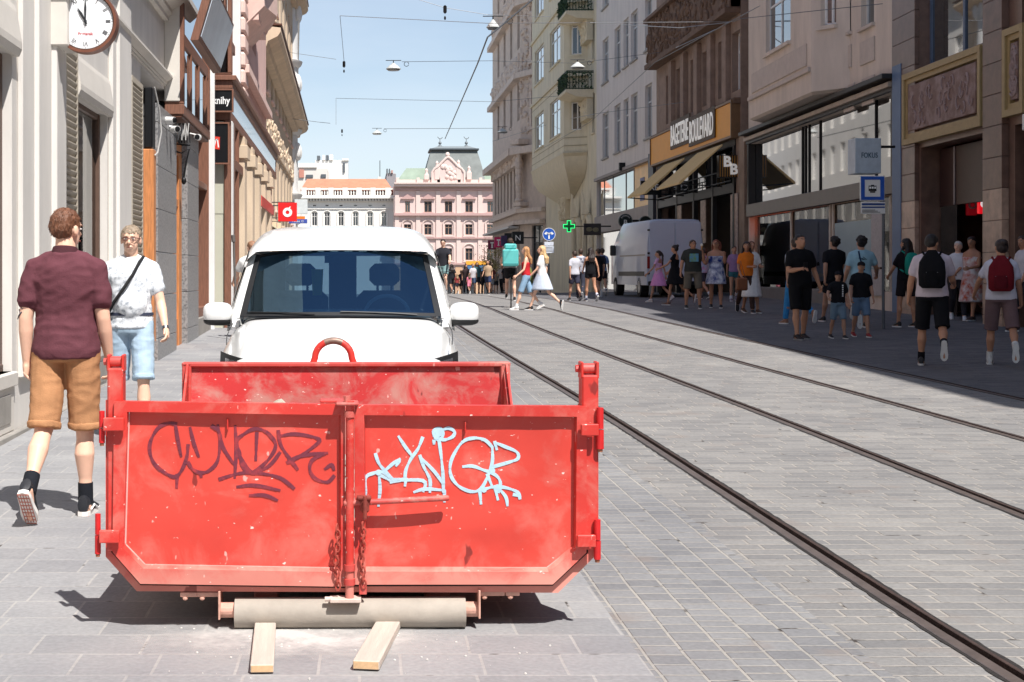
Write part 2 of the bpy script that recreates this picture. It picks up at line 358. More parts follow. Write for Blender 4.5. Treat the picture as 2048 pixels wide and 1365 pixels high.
# ---------------------------------------------------------------- buildings
class Bld:
    """local frame: u = metres along the street (away from the camera), n = out of the wall, z up"""
    def __init__(s, name, label, side, u0, X0, slope=0, group=None, base=-1):
        s.s = -1 if side == 'R' else 1; s.side = side; s.u0 = u0; s.X0 = X0; s.slope = slope; s.base = base
        if side == 'L': rz = math.atan2(1, slope)
        elif side == 'R': rz = math.atan2(-1, -slope)
        else: rz = 0
        s.z0 = 0
        loc = (X0+slope*u0, u0, 0) if side in 'LR' else (u0, X0, 0)
        s.root = empty(name, loc, label, 'building', rz, group)
    def P(s, u, n, z): return (s.s*(u-s.u0), -n, z)
    def q(s, x, y, n=0):                 # point of the wall plane seen at picture position x, y
        X0 = s.X0+(n if s.side == 'L' else -n)
        u = (X0*FOC)/((x-CX)-s.slope*FOC); return u, CZ-(y-CY)*u/FOC
    def U(s, x, n=0): return s.q(x, 0, n)[0]
    def Z(s, x, y, n=0): return s.q(x, y, n)[1]
    def box(s, mb, ua, ub, n0, n1, z0, z1, bev=0):
        a = s.P(ua, n0, z0); b = s.P(ub, n1, z1); return mb.box(a[0], b[0], a[1], b[1], z0, z1, bev)
    def rect(s, x0, x1, yt, yb):         # picture rectangle (heights read at its middle column) -> opening
        ua, ub = sorted((s.U(x0), s.U(x1))); um = s.U((x0+x1)/2)
        return (ua, ub, CZ-(yb-CY)*um/FOC, CZ-(yt-CY)*um/FOC)
    def wall(s, mat, ua, ub, z0, z1, openings=(), depth=.3, back=9, name='wall', n=0, roof=True):
        mb = MB(); us = sorted({ua, ub}|{min(max(v, ua), ub) for o in openings for v in o[:2]}); zs = sorted({z0, z1}|{min(max(v, z0), z1) for o in openings for v in o[2:4]})
        for i in range(len(us)-1):
            j = 0
            while j < len(zs)-1:
                um = (us[i]+us[i+1])/2
                def hole(j): 
                    zm = (zs[j]+zs[j+1])/2; return any(o[0] < um < o[1] and o[2] < zm < o[3] for o in openings)
                if hole(j): j += 1; continue
                k = j
                while k+1 < len(zs)-1 and not hole(k+1): k += 1
                mb.face([s.P(us[i], n, zs[j]), s.P(us[i+1], n, zs[j]), s.P(us[i+1], n, zs[k+1]), s.P(us[i], n, zs[k+1])]); j = k+1
        for o in openings:
            a, b, c, d = o[:4]; e = n-depth
            for q in ([(a, c), (a, d)], [(b, c), (b, d)], [(a, c), (b, c)], [(a, d), (b, d)]):
                (p, r), (t, w) = q; mb.face([s.P(p, n, r), s.P(t, n, w), s.P(t, e, w), s.P(p, e, r)])
        if back:
            for u in (ua, ub): mb.face([s.P(u, n, z0), s.P(u, n, z1), s.P(u, n-back, z1), s.P(u, n-back, z0)])
            mb.face([s.P(ua, n, z1), s.P(ub, n, z1), s.P(ub, n-back, z1), s.P(ua, n-back, z1)])
            mb.face([s.P(ua, n-back, z0), s.P(ub, n-back, z0), s.P(ub, n-back, z1), s.P(ua, n-back, z1)])
        return mb.build(name, mat, s.root)
    def window(s, o, fmat, gmat=dark_glass, depth=.22, fw=.06, bars=(1, 1), sill=None, arch=None, name='window', curtain=None):
        a, b, c, d = o[:4]; mb = MB(); e = -depth; w, h = b-a, d-c
        cx_ = lambda t: a+w*t
        s.box(mb, a, a+fw, e, e+.06, c, d); s.box(mb, b-fw, b, e, e+.06, c, d)
        s.box(mb, a+fw, b-fw, e, e+.058, c, c+fw); s.box(mb, a+fw, b-fw, e, e+.058, d-fw, d)
        for k in range(1, bars[0]+1):
            u = a+w*k/(bars[0]+1); s.box(mb, u-fw*.6, u+fw*.6, e, e+.054, c+fw, d-fw)
        for k in range(1, bars[1]+1):
            z = c+h*(.68 if bars[1] == 1 else k/(bars[1]+1)); s.box(mb, a+fw, b-fw, e, e+.05, z-fw*.5, z+fw*.5)
        f = mb.build(name, fmat, s.root)
        mb = MB(); mb.face([s.P(a, e+.02, c), s.P(b, e+.02, c), s.P(b, e+.02, d), s.P(a, e+.02, d)]); mb.build('pane', gmat, f)
        if sill:
            mb = MB(); s.box(mb, a-.08, b+.08, -.02, .09, c-.09, c, .01); mb.build('sill', sill, f)
        return f
    def part(s, name, mat, fn, parent=None, smooth=False):
        mb = MB(); fn(mb); return mb.build(name, mat, parent or s.root, smooth)
    def boxes(s, name, mat, L, parent=None, bev=.01):
        L = [tuple(sorted(t[0:2]))+tuple(sorted(t[2:4]))+tuple(sorted(t[4:6])) for t in L]; grp = []
        for t in L:                        # boxes that touch are one piece, others pieces of their own
            hit = [g for g in grp if any(all(t[i] <= o[i+1]+.012 and o[i] <= t[i+1]+.012 for i in (0, 2, 4)) for o in g)]
            grp = [g for g in grp if g not in hit]+[[t]+[o for g in hit for o in g]]
        for g in grp:
            mb = MB()
            for t in g: s.box(mb, *t, bev)
            o = mb.build(name, mat, parent or s.root)
        return o
    def relief(s, name, mat, ua, ub, z0, z1, n0, count, size, seed=1, parent=None):
        mb = MB(); random.seed(seed); s.box(mb, ua-size, ub+size, -.01, n0+.01, z0-size*.6, z1+size*.6)
        for i in range(count):
            u = random.uniform(ua, ub); z = random.uniform(z0, z1); r = size*random.uniform(.5, 1.2)
            if i % 3 == 0:
                t0 = random.uniform(0, 6); pts = [s.P(u+r*1.3*math.cos(t0+k*.6)*(1-k*.08), n0+.03, z+r*1.3*math.sin(t0+k*.6)*(1-k*.08)) for k in range(7)]
                mb.tube(pts, [r*.32*(1-k*.1) for k in range(7)], 6, round_=True)
            else: mb.ell(s.P(u, n0, z), (r*random.uniform(.4, .9), r*.55, r*random.uniform(.5, 1.1)), 8, 5)
        return mb.build(name, mat, parent or s.root, True)
_q = Bld.q
def q2(s, x, y, n=0):
    if s.side == 'F':
        Y = s.X0-n; return (x-CX)*Y/FOC, CZ-(y-CY)*Y/FOC
    return _q(s, x, y, n)
Bld.q = q2
def rect2(s, x0, x1, yt, yb):
    if s.side == 'F':
        k = s.X0/FOC; return ((x0-CX)*k, (x1-CX)*k, CZ-(yb-CY)*k, CZ-(yt-CY)*k)
    ua, ub = sorted((s.U(x0), s.U(x1))); um = s.U((x0+x1)/2)
    return (ua, ub, CZ-(yb-CY)*um/FOC, CZ-(yt-CY)*um/FOC)
Bld.rect = rect2

cream = M('cream_render', (216, 211, 204), .8, 0, .10, 2.2, .12, 90, stretch=(1, 1, .22))
cream_d = M('cream_trim', (208, 202, 193), .75, 0, .05, 3, .1, 90)
louvre_m = M('louvre_slats', (176, 166, 150), .6, 0, .08, 5)
brownfr = M('brown_window_frame', (96, 74, 62), .5, 0, .1, 8)
granite = M('grey_granite', (148, 147, 146), .4, 0, .45, 26, .25, 60, col2=(74, 74, 78), amount=.57)
orange_wood = M('varnished_orange_wood', (196, 128, 78), .5, 0, .3, 9, .15, 30, stretch=(6, 6, .5))
brown_wood = M('brown_timber', (126, 86, 68), .5, 0, .25, 8, .15, 30, stretch=(6, 6, .6))
dark_wood = M('dark_timber', (92, 56, 40), .5, 0, .25, 8, .1, 30, stretch=(6, 6, .6))
black_iron = M('black_iron', (26, 26, 28), .45, .4, .1, 20)
white_paint = M('white_paint', (228, 226, 222), .4, 0, .03, 4)
black_sign = M('black_sign', (16, 16, 18), .35, 0, .05, 5)
white_sign = M('white_lettering', (238, 238, 236), .5, 0, 0)
pink_r = M('pink_render', (214, 178, 168), .85, 0, .14, 2, .15, 60, stretch=(1, 1, .25))
pink_t = M('pink_trim', (222, 190, 178), .8, 0, .1, 4, .1, 60)
tan_r = M('tan_render', (208, 186, 160), .85, 0, .14, 2, .15, 60, stretch=(1, 1, .25))
plinth_m = M('grey_plinth', (150, 145, 138), .7, 0, .15, 4, .2, 40)
curtain_m = M('pale_curtain', (238, 236, 230), .9, 0, .08, 3)
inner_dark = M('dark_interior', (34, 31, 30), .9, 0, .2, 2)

LS = -.008; LX = -2.85
# --- building A: cream shop with louvred shutters and the clock
A = Bld('cream_shop_building', 'cream rendered shop front with tall louvred shutters, behind the man in maroon', 'L', 11, LX, LS)
ua, ub = 9.0, A.U(281)
def Zr(x, y): return A.Z(x, y)
w1 = (10.2, A.U(24), .62, Zr(20, 105)); w2 = (A.U(149), A.U(214), .62, Zr(180, 208))
A.wall(cream, ua, ub, -.4, 15, [w1, w2], depth=.17, back=8)
def bigwin(b, o, depth=.15):
    a, c, z0, z1 = o; e = -depth; mb = MB(); f = .07
    for t in ((a, a+f, e, e+.06, z0, z1), (c-f*1.3, c, e, e+.07, z0, z1), (a+f, c-f*1.3, e, e+.06, z1-f, z1), (a+f, c-f*1.3, e, e+.1, z0, z0+f)): b.box(mb, *t, .01)
    fr = mb.build('window', brownfr, b.root)
    mb = MB(); b.box(mb, a+f, c-f, e+.02, e+.03, z0+f, z1-f); mb.build('pane', gl_shop, fr)
    mb = MB(); L = c-a
    for k in range(26):                    # folds of a pale curtain behind the glass
        u = a+f+(L-2*f)*k/26; b.box(mb, u, u+(L-2*f)/27, e-.10+.03*(k % 2), e-.06+.03*(k % 2), z0+f, z1-f)
    mb.build('curtain', curtain_m, fr)
    return fr
gl_shop = glass_clear('shop_window_glass', (.86, .88, .87), 1.55)
bigwin(A, w1); bigwin(A, w2)
for (xa, xb, yt, yb) in ((115, 147, 88, 560), (257, 279, 160, 560)):
    a, b_ = A.U(xa), A.U(xb); zt = A.Z((xa+xb)/2, yt)
    mb = MB(); A.box(mb, a, b_, 0, .05, .7, .8, .005); A.box(mb, a, b_, 0, .05, zt-.08, zt, .005); A.box(mb, a, a+.05, 0, .05, .8, zt-.08, .005); A.box(mb, b_-.05, b_, 0, .05, .8, zt-.08, .005)
    z = .82
    while z < zt-.12:
        p = [A.P(a+.05, .01, z), A.P(b_-.05, .01, z), A.P(b_-.05, .05, z+.055), A.P(a+.05, .05, z+.055)]
        p2 = [(x, y, zz+.014) for x, y, zz in p]
        mb.add(p+p2, [(0, 1, 2, 3), (7, 6, 5, 4), (0, 1, 5, 4), (2, 3, 7, 6), (0, 3, 7, 4), (1, 2, 6, 5)]); z += .07
    mb.build('louvre_shutter', louvre_m, A.root)
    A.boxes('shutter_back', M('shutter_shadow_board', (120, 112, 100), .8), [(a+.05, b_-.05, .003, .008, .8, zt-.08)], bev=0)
# pilasters and piers, stepped
pil = []
for (xa, xb, n) in ((34, 113, .05), (58, 104, .09), (84, 104, .14)): pil.append((A.U(xa), A.U(xb), 0, n, .55, 6.2))
A.boxes('pilaster', cream, pil)
A.boxes('pilaster', cream, [(A.U(216), A.U(254), 0, .06, .55, 6.2), (A.U(223), A.U(247), 0, .10, .55, 6.2)])
zc = A.Z(95, 100)
A.boxes('pilaster_cap', cream_d, [(A.U(84)-.03, A.U(104)+.03, 0, .24, zc, zc+.45), (A.U(82)-.02, A.U(106)+.05, 0, .28, zc+.45, zc+.55)])
# window heads: bevelled lintels
for o in (w1, w2):
    zt = o[3]; mb = MB()
    mb.loft([[A.P(u, 0, zt-.02), A.P(u, .05, zt-.02), A.P(u, .075, zt+.04), A.P(u, .075, zt+.1), A.P(u, .03, zt+.36), A.P(u, .012, zt+.42), A.P(u, 0, zt+.42)] for u in (o[0]-.05, o[1]+.05)])
    mb.build('window_head', cream_d, A.root)
# plinth and the panel below the windows
A.boxes('plinth', plinth_m, [(9.0, ub, 0, .07, -.3, .12)])
A.boxes('sill_panel', cream_d, [(o[0]-.02, o[1]+.02, -.1, .05, .5, .62) for o in (w1, w2)]+[(o[0], o[1], -.2, .02, .12, .5) for o in (w1, w2)])
A.boxes('panel_inset', plinth_m, [(w1[0]+.2, w1[1]-.15, .02, .03, .2, .44), (w2[0]+.2, w2[1]-.15, .02, .03, .2, .44)])
# entablature
ze = A.Z(239, 74)
mb = MB(); pr = [(0, 0), (.06, 0), (.06, .05), (.1, .09), (.1, .14), (.2, .2), (.28, .27), (.3, .27), (.3, .34), (.16, .42), (0, .44)]
for (za, sc) in ((ze-.05, .45), (ze+.95, 1.25)):
    mb.loft([[A.P(u, a*sc, za+b*sc) for a, b in pr] for u in (9.0, A.U(352))])
mb.build('cornice', cream_d, A.root)
A.boxes('wall', cream, [(ub, A.U(352), -6, 0, ze-.1, 15)], bev=0)
# --- the clock
ck = A.root
Yc = 13.35; cc = at(173, 45, Yc)
clock = empty('street_clock', (cc.x, cc.y, cc.z), 'round white clock with roman numerals in a brown rim on the cream wall', 'clock')
rimm = M('clock_rim_brown', (122, 76, 58), .45, .2, .15, 12)
facem = M('clock_face', (236, 237, 238), .45, 0, .02, 4)
inkm = M('clock_ink', (34, 36, 40), .5, 0, 0)
MB().ringd((0, 0), .268, .295, -.075, .075, 56).build('rim', rimm, clock, True)
MB().ringd((0, 0), .258, .268, -.06, .06, 56).build('bezel', M('clock_bezel', (60, 44, 38), .5), clock, True)
MB().disc((0, 0), .26, -.05, .05, 56).build('face', facem, clock)
mb = MB(); NUM = ['XII', 'I', 'II', 'III', 'IIII', 'V', 'VI', 'VII', 'VIII', 'IX', 'X', 'XI']
for k, t in enumerate(NUM):
    a = R(90-30*k); st = len(mb.v); text_mb(mb, t, 0, -.022, .046, -.053, -.0505, bold=.0, sx=.62 if len(t) > 2 else .8)
    rot = Matrix.Rotation(-(R(90)-a) if 1 else 0, 3, 'Y')
    ang = R(30*k); cA, sA = math.cos(ang), math.sin(ang)
    mb.xf(lambda p: Vector((p.x*cA+(p.z+.212)*sA, p.y, -p.x*sA+(p.z+.212)*cA)), st)
for k in range(60):
    a = R(6*k); r0, r1 = (.243, .252); w = .0035 if k % 5 == 0 else .0016
    mb.ribbon([(r0*math.sin(a), r0*math.cos(a)), (r1*math.sin(a), r1*math.cos(a))], w, -.052, -.0505)
mb.build('numerals', inkm, clock)
mb = MB(); text_mb(mb, 'Fr·Hanák', 0, -.128, .027, -.053, -.0505, bold=.01); mb.build('lettering', M('clock_red', (196, 52, 60), .5), clock)
def hand(L, w, deg):
    mb = MB(); mb.prism([(-w*.4, -L*.2), (w*.4, -L*.2), (w, L*.55), (0, L), (-w, L*.55)], -.062, -.058); a = R(deg)
    return mb.xf(lambda p: Vector((p.x*math.cos(a)+p.z*math.sin(a), p.y, -p.x*math.sin(a)+p.z*math.cos(a)))).build('hand', inkm, clock)
hand(.15, .013, -30); hand(.225, .010, 0); MB().disc((0, 0), .015, -.066, -.056, 16).build('hub', inkm, clock)
wx = LX+LS*Yc-cc.x
MB().tube([(wx+.0, 0, 0), (-.29, 0, 0)], .018, 12).tube([(wx+.06, 0, -.12), (wx+.06, 0, .12)], .012, 8).ell((wx+.06, 0, .13), (.02, .02, .02)).ell((wx+.06, 0, -.13), (.02, .02, .02)).build('arm', M('arm_brass', (150, 128, 108), .4, .5), clock, True)

# --- building B: granite and orange timber shop front
B = Bld('granite_shop_building', 'shop front of speckled grey granite piers and orange timber, left of the spectacled man', 'L', 19.5, LX, LS)
uB0, uB1 = A.U(281), A.U(419)
zB = 5.2
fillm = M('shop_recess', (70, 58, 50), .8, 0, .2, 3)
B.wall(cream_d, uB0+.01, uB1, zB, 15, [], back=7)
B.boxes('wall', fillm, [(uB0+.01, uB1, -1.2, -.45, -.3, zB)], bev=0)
def pier(xa, xb, yt, n):
    a, b_ = B.U(xa), B.U(xb); zt = B.Z(xa, yt); mb = MB(); z = -.1; 
    while z < zt-.02:
        z2 = min(z+.62, zt); B.box(mb, a, b_, -.5, n, z, z2-.008, .006); z = z2
    return mb.build('granite_pier', granite, B.root)
pier(299, 338, 205, .12); pier(361, 384, 262, .12); pier(281, 298, 205, .02)
ow = [(B.U(289), B.U(299), -.3, .05, -.05, B.Z(294, 285)), (B.U(284), B.U(289), -.3, .16, .5, B.Z(287, 300)),
      (B.U(340), B.U(343), -.35, .02, -.05, 3.4), (B.U(354), B.U(360), -.35, .03, -.05, 3.4), (B.U(338), B.U(361), -.35, .02, 3.4, 3.62), (B.U(338), B.U(361), -.35, .02, 2.55, 2.68), (B.U(338), B.U(361), -.35, .01, .1, .7)]
B.boxes('timber_frame', orange_wood, ow)
B.boxes('door_pane', shop_glass, [(B.U(343)+.01, B.U(354)-.01, -.33, -.3, .7, 2.55), (B.U(343)+.01, B.U(354)-.01, -.33, -.3, 2.68, 3.4)], bev=0)
# timber window right of the second pier
a, b_ = B.U(386), B.U(419)
B.boxes('timber_frame', brown_wood, [(a, a+.28, -.3, .04, .62, 4.6), (b_-.75, b_, -.3, .06, .62, 4.6), (a+.28, b_-.75, -.3, .03, .62, .8), (a+.28, b_-.75, -.3, .03, 3.1, 3.22), (a+.28, b_-.75, -.3, .04, 4.4, 4.6)])
B.boxes('shop_pane', shop_glass, [(a+.28, b_-.75, -.28, -.25, .8, 3.1), (a+.28, b_-.75, -.28, -.25, 3.22, 4.4)], bev=0)
B.boxes('plinth', plinth_m, [(B.U(386), uB1, -.3, .1, -.1, .62)])
# timber bay of the upper floor
z0b, z1b = 3.91, 12
ba, bb = 22.0, 26.2
B.boxes('timber_bay', brown_wood, [(ba, bb, 0, .30, z0b, z0b+.16), (ba, ba+.14, 0, .30, z0b+.16, z1b), (bb-.14, bb, 0, .30, z0b+.16, z1b), (ba+.14, bb-.14, 0, .28, z0b+1.1, z0b+1.3), (ba+1.2, ba+1.28, .1, .29, z0b+.16, z0b+1.1), (ba+2.4, ba+2.48, .1, .29, z0b+.16, z0b+1.1), (ba+3.7, ba+3.78, .1, .29, z0b+.16, z0b+1.1), (ba-.05, bb+.05, 0, .38, z0b+2.6, z0b+2.8), (ba+1.7, ba+1.8, .1, .29, z0b+2.8, z1b), (ba+3.4, ba+3.5, .1, .29, z0b+2.8, z1b)])
B.boxes('bay_end_panel', cream_d, [(ba-.03, ba-.002, .0, .24, z0b+.2, z1b)])
B.boxes('bay_pane', shop_glass, [(ba+.14, bb-.14, .22, .25, z0b+.16, z0b+1.1), (ba+.14, bb-.14, .2, .23, z0b+1.3, z0b+2.6), (ba+.14, bb-.14, .2, .23, z0b+2.8, z1b)], bev=0)
B.boxes('bay_soffit', dark_wood, [(ba+.02, bb-.02, 0, .27, z0b-.05, z0b)])
# tilted sign box over the bay
sg = empty('sign_box', (LX+LS*23+.03, 22.4, 0), 'long tilted brown-framed sign box with glass coloured like reflected sky over the timber bay', 'sign', math.atan2(1, LS))
mb = MB(); zz = 4.98; mb.loft([[(x, -.43, zz), (x, -.55, zz), (x, -.80, zz+.85), (x, -.68, zz+.88)] for x in (-.9, 2.7)]); mb.build('box', brown_wood, sg)
mb = MB(); mb.loft([[(x, -.575, zz+.07), (x, -.585, zz+.07), (x, -.802, zz+.79), (x, -.79, zz+.79)] for x in (-.78, 2.58)]); mb.build('glass_panel', M('sky_toned_sign_glass', (206, 214, 224), .12, 0, .1, 2, spec=.8), sg)  # sky reflection put into the panel's base colour
# cable box and cable at the first pier
cb = empty('cable_box', (LX+LS*20+.02, B.U(290), B.Z(290, 300)), 'black cable box with a looped grey cable on the granite shop front', 'cable box', math.atan2(1, LS))
MB().box(-.25, .05, -.12, 0, 0, .85, .02).build('box', black_iron, cb)
MB().tube([(-.2, -.14, .85), (-.05, -.19, .55), (.0, -.21, .25), (-.1, -.17, -.05), (-.2, -.14, -.1)], .012, 8).build('cable', M('grey_cable', (170, 168, 165), .6), cb, True)
# wrought iron sign
ws = at(356, 262, 22.6)
wi = empty('iron_sign', (LX+LS*22.6, 22.6, ws.z), 'black wrought-iron shop sign with white letters hung beside the granite pier', 'sign')
mb = MB(); 
for z in (.12, .02, -.2): mb.tube([(0, 0, z), (.34, -.1, z-.04)], .012, 6)
for k in range(7): mb.tube([(.05+k*.045, -.02-k*.012, .12), (.07+k*.045, -.02-k*.012, -.2)], .007, 5)
mb.tube([(.02, 0, -.3), (.2, -.05, -.36), (.33, -.1, -.3), (.28, -.08, -.5), (.24, -.07, -.75)], .014, 6).ell((.24, -.07, -.8), (.04, .04, .06)); mb.build('bracket', black_iron, wi, True)
mb = MB()
for k in range(5): mb.ribbon([(.04+k*.06, -.16), (.05+k*.06, .1), (.07+k*.06, -.12), (.09+k*.06, .1)], .014, -.16-.002*k, -.145-.002*k)
mb.build('lettering', M('sign_grey_letters', (190, 188, 184), .5), wi)
def seccam(px, py, Y, label, rz):
    c = at(px, py, Y); r = empty('security_camera', c, label, 'security camera', rz, 'white security cameras on the left shop fronts')
    MB().tube([(0, .12, 0), (0, -.06, -.01)], [.055, .05], 14).build('housing', white_paint, r, True)
    MB().tube([(0, -.06, -.01), (0, -.085, -.012)], [.045, .035], 12).build('lens', black_iron, r, True)
    MB().tube([(0, .08, .03), (-.12, .1, .06), (c.x*0+(LX+LS*Y-c.x), .1, .06)] if rz == 0 else [(0, .08, .03), (-.1, .12, .05)], .016, 6).build('bracket', white_paint, r, True)
seccam(352, 258, 21.6, 'white bullet security camera above the iron sign', R(30))
seccam(395, 274, 23.2, 'white security camera below the timber bay, lens towards the camera', 0)
seccam(342, 240, 21.2, 'small white security camera highest beside the granite pier', R(60))

# --- building D: bookshop front projecting into the street
D = Bld('bookshop_building', 'brown timber bookshop front projecting from the wall with black signs', 'L', 29, LX+.45, LS)
uD0, uD1 = 28.9, D.U(553)
zf0, zf1 = D.Z(470, 252), D.Z(470, 176)
D.boxes('fascia', brown_wood, [(uD0, uD1, -.42, 0, zf0, zf0+.2), (uD0, uD1, -.42, .04, zf1-.16, zf1), (uD0, uD0+.3, -.42, .0, zf0+.2, zf1-.16), (uD0-.06, uD1, -.45, .12, zf1, zf1+.1), (uD1-.4, uD1, -.42, 0, zf0+.2, zf1-.16)])
D.boxes('fascia_panel', M('fascia_glass_grey', (150, 150, 152), .08, 0, .1, 1, spec=.8), [(uD0+.3, uD1-.4, -.2, -.01, zf0+.2, zf1-.16)], bev=0)
D.boxes('corner_post', brown_wood, [(uD0, uD0+.22, -.13, 0, 0, zf0), (uD0, uD0+.12, -.4, -.33, 0, zf0)])
D.boxes('white_post', white_paint, [(uD0+.23, uD0+.6, -.2, .02, 0, zf0)])
D.boxes('display_case', M('pale_green_display', (190, 190, 172), .5, 0, .08, .8), [(uD0+.06, uD0+.1, -.33, -.13, 0, zf0-1.9), (uD0+.05, uD0+.09, -.33, -.13, zf0-1.9, zf0-.02)], bev=0)
lo = []
for k in range(1, 6):
    u = uD0+.8+k*2.7; lo.append((u, u+.8, -.3, .03, 0, zf0)); lo.append((u-.06, u+.86, -.3, .1, zf0-.5, zf0-.2)); lo.append((u-.05, u+.85, -.3, .08, -.2, .8))
D.boxes('timber_frame', brown_wood, [(uD0+.8, uD0+1.2, -.3, 0, 0, zf0), (uD0+1.2, uD0+3.5, -.3, .0, zf0-.9, zf0-.7), (uD0+1.2, uD0+3.5, -.3, .0, .5, .62), (uD0+2.2, uD0+2.3, -.2, .0, .62, zf0)])
for k in range(5): D.boxes('stone_pilaster', tan_r, lo[3*k:3*k+3])
D.boxes('stone_sill', tan_r, [(uD0+.8, uD1, -.3, .02, -.2, .5)])
D.boxes('shop_pane', shop_glass, [(uD0+.6, uD1, -.2, -.17, .55, zf0)], bev=0)
D.boxes('roof_slab', dark_wood, [(uD0, uD1, -.45, .02, zf1+.1, zf1+.16)])
D.wall(pink_r, uD0, D.U(505), zf1+.16, 17, [(uD0+4, uD0+5.4, 7.2, 10.2), (uD0+8, uD0+9.4, 7.2, 10.2)], n=-.45, back=7)
def blacksign(name, label, xa, xb, yt, yb, Y, txt=None, red=False, clipleft=0):
    p0, p1 = at(xa, yb, Y), at(xb, yt, Y); c = Vector(((p0.x+p1.x)/2, Y, (p0.z+p1.z)/2)); w, h = p1.x-p0.x, p1.z-p0.z
    r = empty(name, c, label, 'sign'); MB().box(-w/2, w/2, 0, .06, -h/2, h/2, .004).build('board', black_sign, r)
    MB().frame([(-w/2-.03, -h/2-.03), (w/2+.03, -h/2-.03), (w/2+.03, h/2+.03), (-w/2-.03, h/2+.03)], [(-w/2, -h/2), (w/2, -h/2), (w/2, h/2), (-w/2, h/2)], -.02, .05).build('frame', brown_wood, r)
    if txt:
        mb = MB(); text_mb(mb, txt, 0, -h*.16, h*.36, -.006, -.001, bold=.02, width=w*.8); mb.build('lettering', white_sign, r)
    if red:
        MB().prism([(-w*.35, -h*.14), (w*.02, -h*.16), (w*.04, h*.16), (-w*.35, h*.18)], -.008, -.001).build('emblem', M('sign_red', (214, 62, 44), .4), r)
        MB().ribbon([(-w*.3, -h*.12), (-w*.2, h*.08), (-w*.1, h*.1), (-w*.04, -h*.1)], w*.07, -.012, -.009).build('emblem_mark', white_sign, r)
    return r
blacksign('shop_sign', 'black sign reading knihy in white letters on the bookshop corner', 421, 464, 181, 222, 28.75, 'knihy')
blacksign('shop_sign', 'black sign with a red and white emblem under the knihy sign', 421, 456, 248, 326, 28.75, None, True)
blacksign('shop_sign', 'black sign ending in hy at the top of the picture above the bookshop', 421, 448, -22, 30, 28.75, 'hy')
D.boxes('corner_bay', brown_wood, [(uD0+.0, uD0+.3, -.42, -.3, zf1+.16, 9), (uD0, uD0+.3, -.06, 0.02, zf1+.16, 9), (uD0, uD0+1.2, -.42, 0, 6.05, 6.25)])
D.boxes('corner_bay_pane', shop_glass, [(uD0+.1, uD0+.2, -.3, -.06, zf1+.16, 6.05)], bev=0)
D.boxes('downpipe', white_paint, [(uD0-.5, uD0-.38, -.42, -.28, 0, 16)])
tag(None or D.boxes('red_fascia_strip', M('red_fascia', (196, 70, 60), .5), [(D.U(520), D.U(545), 0, .05, zf0-1.3, zf0-1.0)]))

# --- building E: pink upper floors with banded pilaster and carved console
E = Bld('pink_ornate_building', 'pink plastered building with a banded pilaster and carved balcony console over the left shops', 'L', 36, LX+.25, LS)
uE0, uE1 = E.U(482, 0), E.U(532)
E.wall(pink_r, uE0, uE1, 3.0, 19, [(uE0+4, uE0+5.6, 7.5, 10.6), (uE0+4, uE0+5.6, 12.5, 15.6)], back=8)
mb = MB(); z = zf1+.2
while z < 18: E.box(mb, uE0-.25, uE0+.9, -.2, .12, z, z+.36, .05); z += .42
mb.build('banded_pilaster', pink_t, E.root)
E.boxes('white_strip', white_paint, [(uE0-.5, uE0-.26, -.3, .02, zf1, 17)])
E.relief('carved_console', pink_t, uE0+1.2, uE0+4, E.Z(520, 110), E.Z(520, 10), .35, 110, .16, 2)
mb = MB(); mb.loft([[E.P(u, 0, zb-w*1.0), E.P(u, w, zb), E.P(u, w, zb+.9), E.P(u, 0, zb+.9)] for u, w, zb in ((uE0+1, .5, 8.1), (uE0+2.5, .75, 8.1), (uE0+4.2, .5, 8.1))]); mb.build('console', pink_t, E.root, True)
E.boxes('balcony', pink_t, [(uE0+.6, uE0+5, 0, .85, 9.0, 9.2), (uE0+.6, uE0+5, .7, .85, 9.2, 10.1)])
E.boxes('string_course', pink_t, [(uE0, uE1, 0, .2, 6.3, 6.5)])
# --- building F: long tan building with heavy cornice
Fb = Bld('tan_building', 'long tan building with a heavy dark-edged cornice beyond the bookshop on the left', 'L', 45, LX, LS)
uF0, uF1 = 45, Fb.U(590)
op = []
u = uF0+1.2
while u < uF1-2: op += [(u, u+1.3, 3.9, 6.0), (u, u+1.3, 7.8, 10.2), (u, u+1.3, 11.6, 13.8)]; u += 3
Fb.wall(tan_r, uF0, uF1, -1, 15.4, op, depth=.25, back=9)
for o in op: Fb.window(o, white_paint, depth=.2, bars=(1, 1), sill=pink_t)
zF = Fb.Z(592, 268)
mb = MB(); pr2 = [(0, 0), (.25, .05), (.3, .2), (.6, .35), (.7, .5), (.7, .62), (0, .7)]
for za in (zF-.4, 14.9): mb.loft([[Fb.P(u, a, za+b) for a, b in pr2] for u in (uF0, uF1)])
mb.build('cornice', tan_r, Fb.root)
mb = MB(); 
for za in (zF+.3, 15.6): mb.loft([[Fb.P(u, a, za+b) for a, b in ((0, 0), (.74, 0), (.74, .05), (0, .1))] for u in (uF0, uF1)])
mb.build('cornice_flashing', dark_wood, Fb.root)
Fb.relief('window_ornament', tan_r, uF0+1, uF1-1, 6.2, 7.0, .06, 90, .16, 5)
Fb.relief('frieze_ornament', tan_r, uF0+1, uF1-1, 10.4, 11.2, .06, 90, .16, 6)
Fb.boxes('shop_front', tan_r, [(uF0+k*3.4, uF0+k*3.4+.6, 0, .22, -.5, 3.4) for k in range(7)])
Fb.boxes('shop_pane', shop_glass, [(uF0+k*3.4+.6, uF0+k*3.4+3.4, 0, .06, .7, 2.9) for k in range(6)], bev=0)
